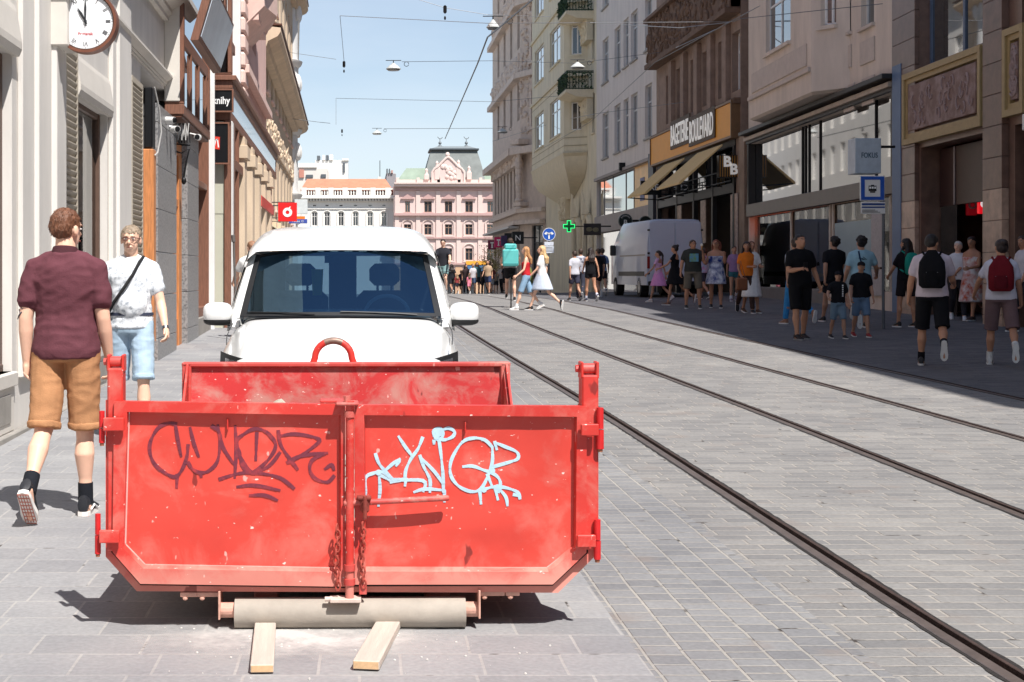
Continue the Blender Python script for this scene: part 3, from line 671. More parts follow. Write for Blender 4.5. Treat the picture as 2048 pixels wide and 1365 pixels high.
for k in range(3):
    u = uF0+1.5+k*3.4
    aw = empty('awning', (LX+LS*u, u, 2.7), ['near', 'middle', 'far'][k]+'most of three pale folded awnings low on the tan building', 'awning', math.atan2(1, LS), group='pale awnings on the tan building')
    MB().loft([[(x, 0, .55), (x, -.9, 0), (x, -.9, -.16), (x, -.86, -.16), (x, -.86, -.02), (x, 0, .5)] for x in (0, 2.4)]).build('awning_cloth', M('awning_cream', (206, 196, 168), .9, 0, .1, 2), aw)
    MB().tube([(0, 0, .1), (0, -.85, -.05)], .02, 5).tube([(2.4, 0, .1), (2.4, -.85, -.05)], .02, 5).build('awning_arm', black_iron, aw)
# --- building G: white rounded tower at the end
G = empty('white_corner_tower', (LX-.75, 72, 0), 'tall white corner building with rounded edge and moulded bands closing the left side', 'building')
whiter = M('white_render', (226, 224, 220), .8, 0, .04, 1)
MB().tube([(-1.1, 1.1, -2), (-1.1, 1.1, 26)], 1.5, 28).build('wall', whiter, G, True)
MB().box(-9, -1.1, 0, 9, -2, 26).build('wing', whiter, G)
for z in (5.2, 8.5, 12, 15.6, 19.5):
    mb = MB(); mb.tube([(-1.1, 1.1, z), (-1.1, 1.1, z+.15), (-1.1, 1.1, z+.3)], [1.55, 1.7, 1.75], 28)
    for a in (-70, -40, -15, 15): mb.ell((-1.1+1.55*math.cos(R(a)), 1.1+1.55*math.sin(R(a)), z-.8), (.22, .22, .45), 8, 6)
    mb.build('moulding', whiter, G, True)

# near rows of houses beside and behind the camera (shade and reflections)
def plain(name, label, side, u0, u1, X0, slope, H, mat, trim):
    b = Bld(name, label, side, u0, X0, slope); op = []; u = u0+1
    while u < u1-2.2:
        op += [(u, u+1.3, z, z+2.1) for z in (5.2, 8.8, 12.2) if z+2.3 < H]; op.append((u-.3, u+1.9, .6, 3.4)); u += 3.2
    b.wall(mat, u0, u1, -.5, H, op, back=9)
    for o in op: b.window(o, trim, depth=.2)
    b.boxes('cornice', trim, [(u0, u1, 0, .55, H-.4, H), (u0, u1, 0, .25, 4.1, 4.4)])
    return b
plain('cream_row_building', 'cream town house beside the camera on the left, out of the picture', 'L', -22, 8.98, LX, LS, 15, cream, white_paint)
plain('far_cream_building', 'long cream town house receding beyond the white tower on the left, hidden from the photo', 'L', 76, 165, -.15, -.047, 17, cream, white_paint)
plain('stone_row_building', 'grey stone town house beside the camera on the right, out of the picture', 'R', -26, 5, 11.8, .028, 15.6, M('row_stone', (176, 166, 152), .8, 0, .1, 2), white_paint)
plain('tall_row_building', 'brown town house beside the camera on the right, out of the picture', 'R', 5.02, 26.4, 11.8, .028, 16.2, M('row_brown', (150, 126, 108), .8, 0, .1, 2), white_paint)
# ---------------------------------------------------------------- the red skip
def worn_red(name, base, dusty, lo, hi, scratch=1, zfade=None, rough=.54):
    m = bpy.data.materials.new(name); m.use_nodes = True; MC[name] = m
    n = m.node_tree.nodes; l = m.node_tree.links; p = n['Principled BSDF']; p.inputs['Roughness'].default_value = rough
    t = n.new('ShaderNodeTexCoord'); a = n.new('ShaderNodeTexNoise'); a.inputs['Scale'].default_value = 4.2; a.inputs['Detail'].default_value = 11; a.inputs['Roughness'].default_value = .68
    a.inputs['Distortion'].default_value = .5
    l.new(t.outputs['Object'], a.inputs[0]); src = a.outputs[0]
    if zfade:                             # real site dust lies thicker towards the lower edge
        sp = n.new('ShaderNodeSeparateXYZ'); l.new(t.outputs['Object'], sp.inputs[0]); mr = n.new('ShaderNodeMapRange')
        mr.inputs[1].default_value = zfade[0]; mr.inputs[2].default_value = zfade[1]; mr.inputs[3].default_value = zfade[2]; mr.inputs[4].default_value = 0
        l.new(sp.outputs[2], mr.inputs[0]); ad = n.new('ShaderNodeMath'); l.new(src, ad.inputs[0]); l.new(mr.outputs[0], ad.inputs[1]); src = ad.outputs[0]
    r = n.new('ShaderNodeValToRGB'); r.color_ramp.elements[0].position = lo; r.color_ramp.elements[1].position = hi; l.new(src, r.inputs[0])
    r.color_ramp.elements[0].color = (0, 0, 0, 1); r.color_ramp.elements[1].color = (.8, .8, .8, 1)
    m1 = n.new('ShaderNodeMixRGB'); m1.inputs[1].default_value = (*s2l(base), 1); m1.inputs[2].default_value = (*s2l(dusty), 1); l.new(r.outputs[0], m1.inputs[0])
    # slow change of the faded paint
    f = n.new('ShaderNodeTexNoise'); f.inputs['Scale'].default_value = 2; f.inputs['Detail'].default_value = 4; l.new(t.outputs['Object'], f.inputs[0])
    fr = n.new('ShaderNodeValToRGB'); fr.color_ramp.elements[0].position = .3; fr.color_ramp.elements[1].position = .7; fr.color_ramp.elements[0].color = (.82, .8, .8, 1); fr.color_ramp.elements[1].color = (1.12, 1.35, 1.35, 1); l.new(f.outputs[0], fr.inputs[0])
    mf = n.new('ShaderNodeMixRGB'); mf.blend_type = 'MULTIPLY'; mf.inputs[0].default_value = 1; l.new(m1.outputs[0], mf.inputs[1]); l.new(fr.outputs[0], mf.inputs[2]); last = mf.outputs[0]
    # chips: small pale and dark scratches
    for k, (sc, lo2, hi2, col, st) in enumerate(((24, .70, .725, (226, 176, 166), (1, 1, .5)), (58, .70, .73, (244, 232, 222), (.5, 1, 1)), (9, .70, .72, (96, 30, 28), (1, 1, .5)))):
        mp2 = n.new('ShaderNodeMapping'); mp2.inputs['Scale'].default_value = st; mp2.inputs['Location'].default_value = (k*3.3, k, 0); l.new(t.outputs['Object'], mp2.inputs[0])
        c = n.new('ShaderNodeTexNoise'); c.inputs['Scale'].default_value = sc; c.inputs['Detail'].default_value = 3; l.new(mp2.outputs[0], c.inputs[0])
        cr = n.new('ShaderNodeValToRGB'); cr.color_ramp.elements[0].position = lo2; cr.color_ramp.elements[1].position = hi2; cr.color_ramp.elements[1].color = (scratch*.75,)*3+(1,); l.new(c.outputs[0], cr.inputs[0])
        mm = n.new('ShaderNodeMixRGB'); mm.inputs[2].default_value = (*s2l(col), 1); l.new(cr.outputs[0], mm.inputs[0]); l.new(last, mm.inputs[1]); last = mm.outputs[0]
    l.new(last, p.inputs['Base Color'])
    ro = n.new('ShaderNodeMapRange'); ro.inputs[3].default_value = rough-.1; ro.inputs[4].default_value = rough+.35; l.new(r.outputs[0], ro.inputs[0]); l.new(ro.outputs[0], p.inputs['Roughness'])
    b = n.new('ShaderNodeBump'); b.inputs['Strength'].default_value = .25; b.inputs['Distance'].default_value = .02
    w = n.new('ShaderNodeTexNoise'); w.inputs['Scale'].default_value = 3; w.inputs['Detail'].default_value = 5; l.new(t.outputs['Object'], w.inputs[0]); l.new(w.outputs[0], b.inputs['Height']); l.new(b.outputs[0], p.inputs['Normal'])
    return m
RED = (214, 66, 54)
red_p = worn_red('red_door_paint', RED, (208, 124, 112), .52, .84, 1, (.1, .5, .16))
red_f = worn_red('red_frame_paint', (206, 54, 46), (210, 138, 124), .50, .80, .9, (.12, .36, .5))
red_in = worn_red('red_inside_paint', (190, 44, 44), (182, 132, 122), .46, .66, 1, (.3, .95, .12), .6)
red_d = worn_red('dusty_red_paint', (196, 70, 64), (200, 150, 136), .5, .7, .8, None, .6)
SY = 5.8
sk = empty('red_skip', (-.031, SY, 0), 'worn red steel skip with two graffiti-covered rear doors, standing before the white van', 'skip', R(.9))
def sx(px): return (px-CX)/490+.031
def sz(py): return CZ-(py-CY)/490
def P2(L): return [(sx(a), sz(b)) for a, b in L]
# end frame (hoop)
outer = P2([(232, 798), (213, 800), (213, 1112), (275, 1181), (1117, 1187), (1193, 1112), (1193, 812), (1174, 812)])
inner = P2([(240, 815), (240, 815), (240, 1098), (290, 1153), (1105, 1160), (1166, 1100), (1166, 825), (1166, 825)])
mb = MB()
o1 = P2([(213, 800), (213, 1112), (275, 1181), (1117, 1187), (1193, 1112), (1193, 812)]); i1 = P2([(241, 800), (241, 1100), (290, 1153), (1105, 1160), (1164, 1102), (1164, 812)])
for k in range(5):                                   # open hoop: sides and bottom, no bar across the top
    a, b, c, d = o1[k], o1[k+1], i1[k+1], i1[k]
    mb.prism([a, b, c, d], -.0, .09)
mb.build('end_frame', red_f, sk)
# tall posts
for (xa, xb, yt, name) in ((217, 248, 722, 0), (1164, 1197, 737, 1)):
    mb = MB(); mb.box(sx(xa), sx(xb), -.015, .075, sz(1100), sz(yt+14), .006); p = mb.build('post', red_f, sk)
    mb = MB(); zc = sz(yt+2); w = sx(xb)-sx(xa)
    mb.tube([(sx(xa)+.008, .03, zc), (sx(xb)-.008, .03, zc)], .022, 14)
    mb.build('post_pin', red_d, p, True)
    MB().box(sx(xa)-.004, sx(xa)+.008, -.005, .065, zc-.04, zc+.03, .004).tube([(sx(xa)-.02, .03, zc), (sx(xa)-.004, .03, zc)], .015, 8).build('post_lug', red_f, p)
    mb = MB(); mb.box(sx(xb)-.008, sx(xb)+.004, -.005, .065, zc-.04, zc+.03, .004)
    mb.build('post_lug', red_f, p)
# the two doors
def door(out, inn, name_x, chamfer):
    d = MB().frame(out, inn, -.035, .02).build('door', red_f, sk)
    MB().prism([(x, z) for x, z in inn], .004, .012)
    return d
Lo = P2([(243, 801), (690, 808), (690, 1170), (284, 1163), (229, 1100), (232, 801)]); Li = P2([(262, 822), (682, 829), (682, 1141), (290, 1133), (250, 1092), (258, 822)])
Ro = P2([(712, 809), (1172, 812), (1171, 1104), (1104, 1167), (709, 1166), (709, 812)]); Ri = P2([(728, 829), (1152, 833), (1150, 1098), (1096, 1142), (730, 1140), (728, 835)])
doors = []
def dent(x, z):
    e = min(1, max(0, min(abs(x+.07), z-.28, .86-z, .9-abs(x))/.12))
    return .001+e*.014*(noise.noise(Vector((x*2.4, z*2.6, 4.1)))*.9+.35*noise.noise(Vector((x*6, z*6, 1))))
for (o_, i_) in ((Lo, Li), (Ro, Ri)):
    mb = MB()
    n = len(o_); front, back = -.032, .015
    # frame whose inner edge slopes down to the panel along the bottom, as a pressed steel door does
    V = [(x, front, z) for x, z in o_]+[(x, front, z) for x, z in i_]
    cxm = sum(p[0] for p in i_)/n; czm = sum(p[1] for p in i_)/n
    V += [(x, back, z) for x, z in o_]+[(x+(cxm-x)*.012, .0, z+(.014 if z < .4 else -.001)) for x, z in i_]
    F = []
    for k in range(n):
        j = (k+1) % n; F += [(k, j, n+j, n+k), (k, 2*n+k, 2*n+j, j), (n+k, n+j, 3*n+j, 3*n+k)]
    mb.add(V, F); dr = mb.build('door', red_f, sk); doors.append(dr)
    mb = MB(); V = []; xs = [p[0] for p in i_]; zs = [p[1] for p in i_]
    # panel with slight dents
    x0, x1, z0, z1 = min(xs)+.001, max(xs)-.001, min(zs), max(zs); N1, N2 = 44, 34
    ch = chL = (x0, z0)
    def inside(x, z):
        c = False; m_ = len(i_)
        for a in range(m_):
            xa, za = i_[a]; xb, zb = i_[(a+1) % m_]
            if (za > z) != (zb > z) and x < (xb-xa)*(z-za)/(zb-za)+xa: c = not c
        return c
    for j in range(N2+1):
        for i in range(N1+1):
            x = x0+(x1-x0)*i/N1; z = z0+(z1-z0)*j/N2
            V.append((x, dent(x, z), z))
    F = []
    for j in range(N2):
        for i in range(N1):
            q = (j*(N1+1)+i, j*(N1+1)+i+1, (j+1)*(N1+1)+i+1, (j+1)*(N1+1)+i)
            c_ = ((V[q[0]][0]+V[q[2]][0])/2, (V[q[0]][2]+V[q[2]][2])/2)
            # keep a margin outside the chamfer so that the frame covers the edge
            if inside(c_[0]+(.03 if c_[0] < cxm else -.03), c_[1]+.03) or inside(*c_) or inside(c_[0], c_[1]-.03): F.append(q)
    mb.add(V, F); mb.build('door_panel', red_p, dr, 'all')
    mb = MB(); xm = .5*(x0+x1)-.02; mb.box(xm-.003, xm+.003, -.018, .0, z1-.075, z1-.03, .002); mb.build('door_tab', red_f, dr)
for poly, dr in ((P2([(228, 801), (226, 1102), (283, 1167), (690, 1174)]), doors[0]), (P2([(709, 1171), (1105, 1171), (1175, 1106), (1176, 812)]), doors[1])):
    mb = MB(); mb.ribbon(poly, .006, -.004, .0); mb.build('door_gap', M('black_gap', (30, 14, 14), .9), dr)
dustl = M('settled_dust_line', (222, 168, 160), .9, 0, .12, 9)
for poly, dr in ((P2([(258, 830), (251, 1088), (291, 1130), (682, 1138)]), doors[0]), (P2([(732, 1138), (1094, 1139), (1148, 1098)]), doors[1])):
    mb = MB(); mb.ribbon(poly, .013, -.006, .004); mb.build('dust_ledge', dustl, dr)
# graffiti strokes, pixel traces put on the door panels
def strokes(mb, polys, w, y, jitter=.0):
    for P_ in polys:
        pts = P2(P_); sm = []
        for i in range(len(pts)-1):           # Catmull-Rom smoothing
            p0 = pts[max(i-1, 0)]; p1 = pts[i]; p2 = pts[i+1]; p3 = pts[min(i+2, len(pts)-1)]
            for t in [k/5 for k in range(5)]:
                f = lambda a, b, c, d: .5*((2*b)+(-a+c)*t+(2*a-5*b+4*c-d)*t*t+(-a+3*b-3*c+d)*t**3)
                sm.append((f(p0[0], p1[0], p2[0], p3[0]), f(p0[1], p1[1], p2[1], p3[1])))
        sm.append(pts[-1]); n = len(sm)
        for k in range(n-1):
            ww = w*(.75+.5*abs(math.sin(k*.37+len(P_))))
            yd = dent((sm[k][0]+sm[k+1][0])/2, (sm[k][1]+sm[k+1][1])/2)-.0022-.0004*(k % 3); mb.ribbon([sm[k], sm[k+1]], ww, yd, yd+.004)
    return mb
G1 = [[(353, 848), (338, 846), (318, 855), (303, 880), (301, 905), (312, 930), (335, 948), (352, 953), (364, 940), (374, 915), (377, 890)], [(352, 848), (355, 870), (363, 912)],
      [(381, 855), (388, 885), (398, 913)], [(377, 925), (386, 938), (402, 945), (420, 940), (436, 920), (441, 880), (437, 862), (425, 852)], [(436, 850), (446, 893), (470, 930)],
      [(471, 852), (473, 900), (470, 955)], [(480, 905), (474, 882), (488, 868), (508, 858), (530, 862), (548, 880), (551, 895), (540, 915), (520, 935), (500, 945), (485, 930), (480, 905)],
      [(514, 866), (512, 920)], [(478, 910), (500, 940), (512, 945), (540, 930), (560, 905)], [(557, 862), (562, 890), (582, 920), (595, 938)], [(560, 872), (590, 868), (630, 875), (637, 885), (600, 912), (575, 925)],
      [(577, 920), (610, 910), (655, 906)], [(650, 908), (625, 920), (620, 940), (632, 958), (655, 964), (668, 952)], [(650, 938), (663, 930), (668, 940)],
      [(440, 958), (480, 946), (520, 946), (560, 955), (588, 976)], [(475, 973), (510, 970), (560, 980)], [(500, 990), (530, 990), (555, 1000)], [(355, 950), (354, 975)], [(402, 945), (403, 953)]]
mb = MB(); strokes(mb, G1, .0125, -.0065); mb.build('graffiti_tag', M('graffiti_violet', (112, 42, 58), .6, 0, .3, 16, col2=(184, 58, 58), amount=.62), doors[0])
G2 = [[(751, 908), (757, 925), (768, 940), (782, 955)], [(800, 918), (785, 928), (768, 943)], [(790, 925), (798, 922), (792, 932)], [(731, 985), (732, 955), (748, 946), (765, 944), (785, 958)], [(758, 950), (760, 980), (757, 1008)],
      [(797, 873), (810, 893), (824, 912)], [(845, 876), (836, 898), (822, 918), (812, 940), (810, 958)], [(779, 960), (810, 958)], [(782, 962), (846, 962), (847, 984)], [(840, 912), (848, 935), (860, 960), (860, 985)], [(842, 916), (870, 945), (887, 970)],
      [(878, 880), (882, 910), (886, 950), (887, 985)], [(828, 985), (850, 979), (885, 981)], [(868, 873), (868, 862), (880, 857), (886, 868), (880, 880), (870, 876)], [(886, 860), (898, 857), (909, 864), (905, 874), (890, 880), (880, 878)], [(868, 882), (868, 888)],
      [(985, 895), (970, 881), (948, 877), (925, 885), (905, 915), (900, 940), (906, 960), (922, 976), (945, 984), (962, 978), (975, 955), (985, 925), (985, 895)], [(926, 934), (945, 933), (965, 940), (990, 950), (1001, 965), (997, 985)],
      [(990, 885), (994, 900)], [(990, 886), (1010, 894), (1034, 905), (1036, 918), (1020, 925), (985, 935)], [(960, 985), (962, 1008)], [(962, 982), (985, 975), (1010, 976), (1035, 985), (1040, 998)], [(1000, 980), (1012, 995), (1015, 1012)], [(990, 975), (996, 1000)],
      [(812, 958), (810, 972)], [(760, 950), (779, 960)], [(1028, 990), (1040, 993)], [(730, 985), (731, 990)], [(889, 985), (889, 1004)], [(975, 950), (985, 975)], [(757, 1005), (757, 1012)], [(800, 961), (781, 965)]]
mb = MB(); strokes(mb, G2, .0115, -.0065)
for (px, py, r) in ((878, 866, .016), (757, 945, .012), (985, 942, .012), (968, 980, .012), (995, 975, .011), (888, 983, .009), (1000, 978, .008), (873, 874, .012)): q_ = P2([(px, py)])[0]; mb.disc(q_, r, dent(*q_)-.0036, dent(*q_)+.002, 14)
mb.build('graffiti_tag', M('graffiti_pale_blue', (176, 208, 222), .5, 0, .1, 20), doors[1])
# locking bar, plates, lever
MB().tube([(sx(699), -.05, sz(1192)), (sx(700), -.05, sz(800))], .017, 14).build('locking_bar', red_f, sk, True)
mb = MB()
for y in (826, 1130, 1158): mb.tube([(sx(699), -.05, sz(y+6)), (sx(699), -.05, sz(y-6))], .023, 14)
mb.build('bar_sleeve', red_d, sk, True)
MB().box(sx(672), sx(717), -.085, .03, sz(808), sz(802), .004).box(sx(640), sx(690), -.0, .09, sz(806), sz(800), .003).tube([(sx(694), -.05, sz(804)), (sx(694), -.05, sz(790))], .014, 10).build('latch_plate', red_d, sk)
MB().tube([(sx(692), -.048, sz(1003)), (sx(892), -.048, sz(993))], .0125, 12, round_=True).build('lever', red_d, sk, True)
MB().box(sx(720), sx(738), -.075, -.03, sz(1020), sz(990), .008).box(sx(714), sx(742), -.08, -.033, sz(994), sz(988), .003).tube([(sx(729), -.1, sz(1030)), (sx(729), -.1, sz(985))], .008, 8).build('lever_bracket', M('rusty_red', (130, 54, 44), .8, 0, .4, 20, .3, 60), sk)
MB().box(sx(660), sx(722), -.075, .0, sz(1198), sz(1190), .003).tube([(sx(650), -.045, sz(1193)), (sx(664), -.045, sz(1193))], .01, 8).build('foot_plate', M('dusty_steel', (206, 186, 174), .8, 0, .2, 10), sk)
# chains
def chain(xp, y0, y1):
    mb = MB(); z0, z1 = sz(y1), sz(y0); n = int((z1-z0)/.026)
    for k in range(n):
        z = z1-.013-k*.026; wob = .004*math.sin(k*.9); tw = k % 2
        pts = []
        for a in range(13):
            t = 2*math.pi*a/12; dx = .0095*math.cos(t); dz = .0185*math.sin(t)
            pts.append((sx(xp)+wob+(dx if tw else dx*.35), -.048+(.002 if tw else dx), z+dz))
        mb.tube(pts, .0036, 6, cap=False)
    return mb.build('chain', M('rusty_chain', (168, 74, 62), .75, .2, .35, 40), sk, True)
chain(674, 1046, 1184); chain(725, 1042, 1178)
MB().box(sx(718), sx(733), -.042, -.031, sz(1185), sz(1165), .002).build('chain_plate', red_d, sk)
# hinges
hr = M('hinge_red', (200, 32, 34), .5, 0, .15, 20)
for (xa, xb, ya, yb, pa, pb, pya, pyb) in ((202, 214, 820, 887, 213, 254, 832, 858), (194, 206, 1024, 1107, 205, 245, 1054, 1079), (1191, 1206, 815, 901, 1158, 1193, 846, 869), (1186, 1200, 1038, 1121, 1150, 1187, 1066, 1090)):
    h = MB().box(sx(pa), sx(pb), -.068, -.045, sz(pyb), sz(pya), .003).build('hinge', red_f, sk); x = sx((xa+xb)/2); r = (sx(xb)-sx(xa))/2
    zm = (sz(ya)+sz(yb))/2; mb = MB().tube([(x, -.03, sz(yb)+.008), (x, -.03, zm-.002)], r, 14).tube([(x, -.03, zm+.002), (x, -.03, sz(ya))], r*.93, 14); mb.build('hinge_barrel', hr, h)
    MB().tube([(x, -.03, sz(yb)-.004), (x, -.03, sz(yb)+.008)], r*.7, 10).build('hinge_pin', M('bare_rust', (150, 96, 70), .8), h)
# tub: sides, floor, back wall
LB = 2.83
bo = [(-.985, .90), (-.985, .42), (-.84, .20), (.84, .20), (.985, .42), (.985, .90)]
def shell(off, y0, y1, name, mat):
    mb = MB(); t = .03
    for side in (-1, 1):
        a = [(side*.97, .24+.0), (side*.97, .42), (side*.97, .905)]
    return mb
mb = MB()
fr = o1; x0l, x0r = -.97, .955
for side, X in ((-1, x0l), (1, x0r)):
    # side wall rises from the doors' lower corner line to the full height; its top rail drops away behind the doors
    mb2 = MB(); i = -side*.012
    mb2.loft([[(X, .09, .42), (X+i, .09, .42), (X+i, .09, .52), (X, .09, .52)], [(X, .5, .42), (X+i, .5, .42), (X+i, .5, .5), (X, .5, .5)], [(X, LB-.45, .42), (X+i, LB-.45, .42), (X+i, LB-.45, .5), (X, LB-.45, .5)], [(X, LB, .42), (X+i, LB, .42), (X+i, LB, .905), (X, LB, .905)]])
    mb2.loft([[(X, .09, .42), (X+i, .09, .42), (X-side*.14+i, .09, .2), (X-side*.14, .09, .2)], [(X, LB, .42), (X+i, LB, .42), (X-side*.14+i, LB, .2), (X-side*.14, LB, .2)]])
    mb2.build('side_wall', red_in, sk)
    for k in range(1, 4):
        y = LB*k/4; MB().loft([[(X, y, .46), (X+side*.035, y, .46), (X+side*.035, y+.06, .46), (X, y+.06, .46)], [(X, y, .22), (X-side*.11, y, .2), (X-side*.11, y+.06, .2), (X, y+.06, .22)]]).build('side_rib', red_f, sk)
MB().box(-.83, .815, .09, LB, .185, .2).build('floor', red_in, sk)
MB().loft([[(-.97, LB-.02, .9), (.955, LB-.02, .9), (.955, LB, .9), (-.97, LB, .9)], [(-.97, LB-.1, .2), (.955, LB-.1, .2), (.955, LB, .2), (-.97, LB, .2)]]).build('back_wall', red_in, sk)
MB().box(-1.0, .985, LB-.05, LB+.03, .885, .912, .006).build('back_rail', red_d, sk)
for s_, X in ((-1, -.97), (1, .955)):
    MB().box(X-.028, X+.028, LB-.05, LB+.04, .2, .905, .005).build('back_post', red_d, sk)
    MB().loft([[(X, LB-.04, .9), (X+.012, LB-.04, .9), (X+.012, LB-.06, .9), (X, LB-.06, .9)], [(X, LB-.04, .5), (X+.012, LB-.04, .5), (X+.012, LB-.5, .5), (X, LB-.5, .5)]]).build('corner_gusset', red_f, sk)
# bracing above the tub floor behind the doors, load inside
mb = MB(); random.seed(5)
for i in range(240):
    x = random.uniform(-.8, .78); y = random.uniform(.3, LB-.2); r = random.uniform(.02, .07); z = .22+.2*max(0, 1-abs(x+.1)/.9)*random.random()
    mb.box(x-r, x+r*random.uniform(.4, 1), y-r, y+r, z, z+r*random.uniform(.4, 1.1), r*.2)
o = mb.build('rubble', M('rubble_grey', (168, 160, 150), .95, 0, .25, 9, .4, 40)); o.location = (-.031, SY, 0); tag(o, 'broken plaster rubble lying inside the red skip', 'rubble', kind='stuff')
rb = MB(); rb.loft([[(-.16, 0, 0), (.12, 0, .0), (.1, .16, 0), (-.14, .14, 0)], [(-.10, .02, .05), (.02, .03, .06), (.03, .1, .055), (-.07, .1, .05)], [(-.035, .03, .095), (-.01, .035, .1), (-.01, .06, .1), (-.03, .06, .095)]])
ro = rb.build('broken_board', M('grey_board', (190, 186, 170), .9, 0, .1, 9)); ro.location = at(566, 806, SY+1.2)-Vector((0, 0, .085)); tag(ro, 'pale pointed piece of broken plasterboard showing over the left skip door', 'board')
MB().box(-.25, .25, -.02, .25, .2, ro.location.z+.005).build('rubble_block', M('rubble_block_m', (150, 120, 110), .95, 0, .2, 9)).location = (ro.location.x, ro.location.y, 0)
tag(bpy.data.objects['rubble_block'], 'dusty block of masonry inside the red skip under the broken board', 'rubble')
# hook arch on the back wall
hx = (688-CX)*(SY+LB)/FOC+.031-.02
mb = MB(); pts = [(hx-.13, LB+.02, .80), (hx-.125, LB+.02, .9)]
for k in range(0, 13):
    t = math.pi-math.pi*k/12; pts.append((hx+.112*math.cos(t), LB+.02, .935+.105*math.sin(t)))
pts += [(hx+.125, LB+.02, .9), (hx+.13, LB+.02, .80)]
mb.tube(pts, .0205, 12); mb.build('lifting_hook', red_f, sk, True)
mb = MB(); mb.tube([(hx+.112*math.cos(R(a)), LB+.02, .935+.105*math.sin(R(a))) for a in range(62, 122, 8)], .0211, 12); mb.build('bare_hook_crown', M('worn_steel', (140, 116, 104), .5, .4, .3, 20), sk, True)
# roller and its brackets, long beams
conc = M('dusty_roller', (160, 151, 140), .75, 0, .16, 5, .25, 25)
MB().tube([(sx(470), .02, .062), (sx(931), .02, .062)], .0625, 28).build('roller', conc, sk, 'x')
for (xa, xb, s_) in ((440, 470, -1), (931, 958, 1)):
    mb = MB(); e = sx(xa) if s_ < 0 else sx(xb)
    mb.box(e-.004, e+.004, -.03, .12, .045, .16, .002).tube([(sx(xa)+.002, .02, .075), (sx(xb)-.002, .02, .075)], .032, 16)
    mb.build('roller_bracket', M('bracket_pale_red', (206, 158, 140), .7, 0, .25, 12, .3, 40), sk)
for X in (-.36, .36): MB().box(X-.05, X+.05, .15, LB, .06, .185, .006).build('beam', red_f, sk)
MB().box(-.8, .8, .09, .3, .15, .185, .004).build('cross_member', dark_wood, sk)
for (xa, xb) in ((361, 395), (395, 440), (960, 1010), (1012, 1040)):
    mb = MB().box(sx(xa), sx(xb), .0, .06, sz(1193), sz(1184), .002); mb.ell((sx(xa)+.02, .01, sz(1196)), (.012, .012, .01), 8, 5); mb.build('weld_lug', M('bracket_pale_red', (206, 158, 140)), sk)

# planks
wood = M('pale_plank_wood', (190, 178, 166), .8, 0, .12, 3, .3, 30, stretch=(14, .8, 6))
def plank(pa, pb, wa, h, label):
    a = on_ground(*pa); b = on_ground(*pb); d = (b-a); L = d.length+.25; r = empty('wooden_plank', (a.x, a.y, 0), label, 'plank', math.atan2(-d.x, d.y), 'wooden planks under the skip roller')
    mb = MB(); mb.box(-wa/2, wa/2, 0, L, .006, h, .003); mb.build('board', wood, r)
    mb = MB(); mb.box(-wa/2+.003, wa/2-.003, -.002, .002, .009, h-.003); mb.build('sawn_end', M('plank_end_grain', (206, 170, 130), .85, 0, .2, 30), r)
plank((524, 1350), (532, 1246), .085, .035, 'narrow pale plank under the left half of the skip roller')
plank((732, 1346), (784, 1248), .098, .038, 'wider pale plank lying slanted under the middle of the skip roller')

# ---------------------------------------------------------------- the white van behind the skip
def crom(P, t):
    n = len(P)-1; i = min(int(t), n-1); t -= i; p0, p1, p2, p3 = P[max(i-1, 0)], P[i], P[i+1], P[min(i+2, n)]
    return [.5*((2*b)+(-a+c)*t+(2*a-5*b+4*c-d)*t*t+(-a+3*b-3*c+d)*t**3) for a, b, c, d in zip(p0, p1, p2, p3)]
van_white = M('van_white_paint', (232, 232, 230), .22, 0, .015, 2, spec=.5, coat=.6)
black_pl = M('black_plastic', (30, 31, 33), .5, 0, .1, 20)
ws_glass = glass_clear('windscreen_glass', (.12, .21, .28), 2.9, .01, (.42, .72, 1.0))
VY = 9.72; VG = gz(0, 11)
van = empty('white_van', (-.15, VY, VG), 'white compact panel van parked facing the camera right behind the red skip', 'van')
# sections: y, half width low, half width belt, half width top, z bottom, z belt, z top
def ring(sec, n=9):
    y, wl_, wb, wt, zb, zm, zt, cr, rr = sec      # cr = crown rise at centre, rr = top edge radius
    P = [(0, zb), (wl_*.9, zb), (wl_, zb+.06), (wb, (zb+zm)/2), (wb, zm), (wb-(wb-wt)*.55, zm+(zt-zm)*.5), (wt+.02, zt-rr), (wt-rr*.55, zt-rr*.22), (wt-rr*1.7, zt+cr*.45), (wt*.45, zt+cr*.85), (0, zt+cr)]
    return [(x, y, z) for x, z in P]
def grid(secs, nu, nv, vmax=10):
    RR = [ring(s_) for s_ in secs]; rows = []
    for i in range(nu+1):
        t = (len(secs)-1)*i/nu; st = crom([[c for p in r for c in p] for r in RR], t); pts = [st[k:k+3] for k in range(0, len(st), 3)]
        rows.append([crom(pts, vmax*j/nv) for j in range(nv+1)])
    return rows
def body_mesh(secs, nu, nv, skip=None, cap=True):
    rows = grid(secs, nu, nv); mb = MB(); V = []; n = 2*nv
    for r in rows: V += [tuple(p) for p in r]+[(-p[0], p[1], p[2]) for p in r[-2:0:-1]]
    m = 2*nv
    F = []
    for i in range(nu):
        for k in range(m):
            if skip and skip(i/nu, (k if k < nv else m-1-k)/nv): continue
            F.append((i*m+k, i*m+(k+1) % m, (i+1)*m+(k+1) % m, (i+1)*m+k))
    if cap: F.append(tuple(range(m))); F.append(tuple(nu*m+k for k in range(m)))
    mb.add(V, F); return mb
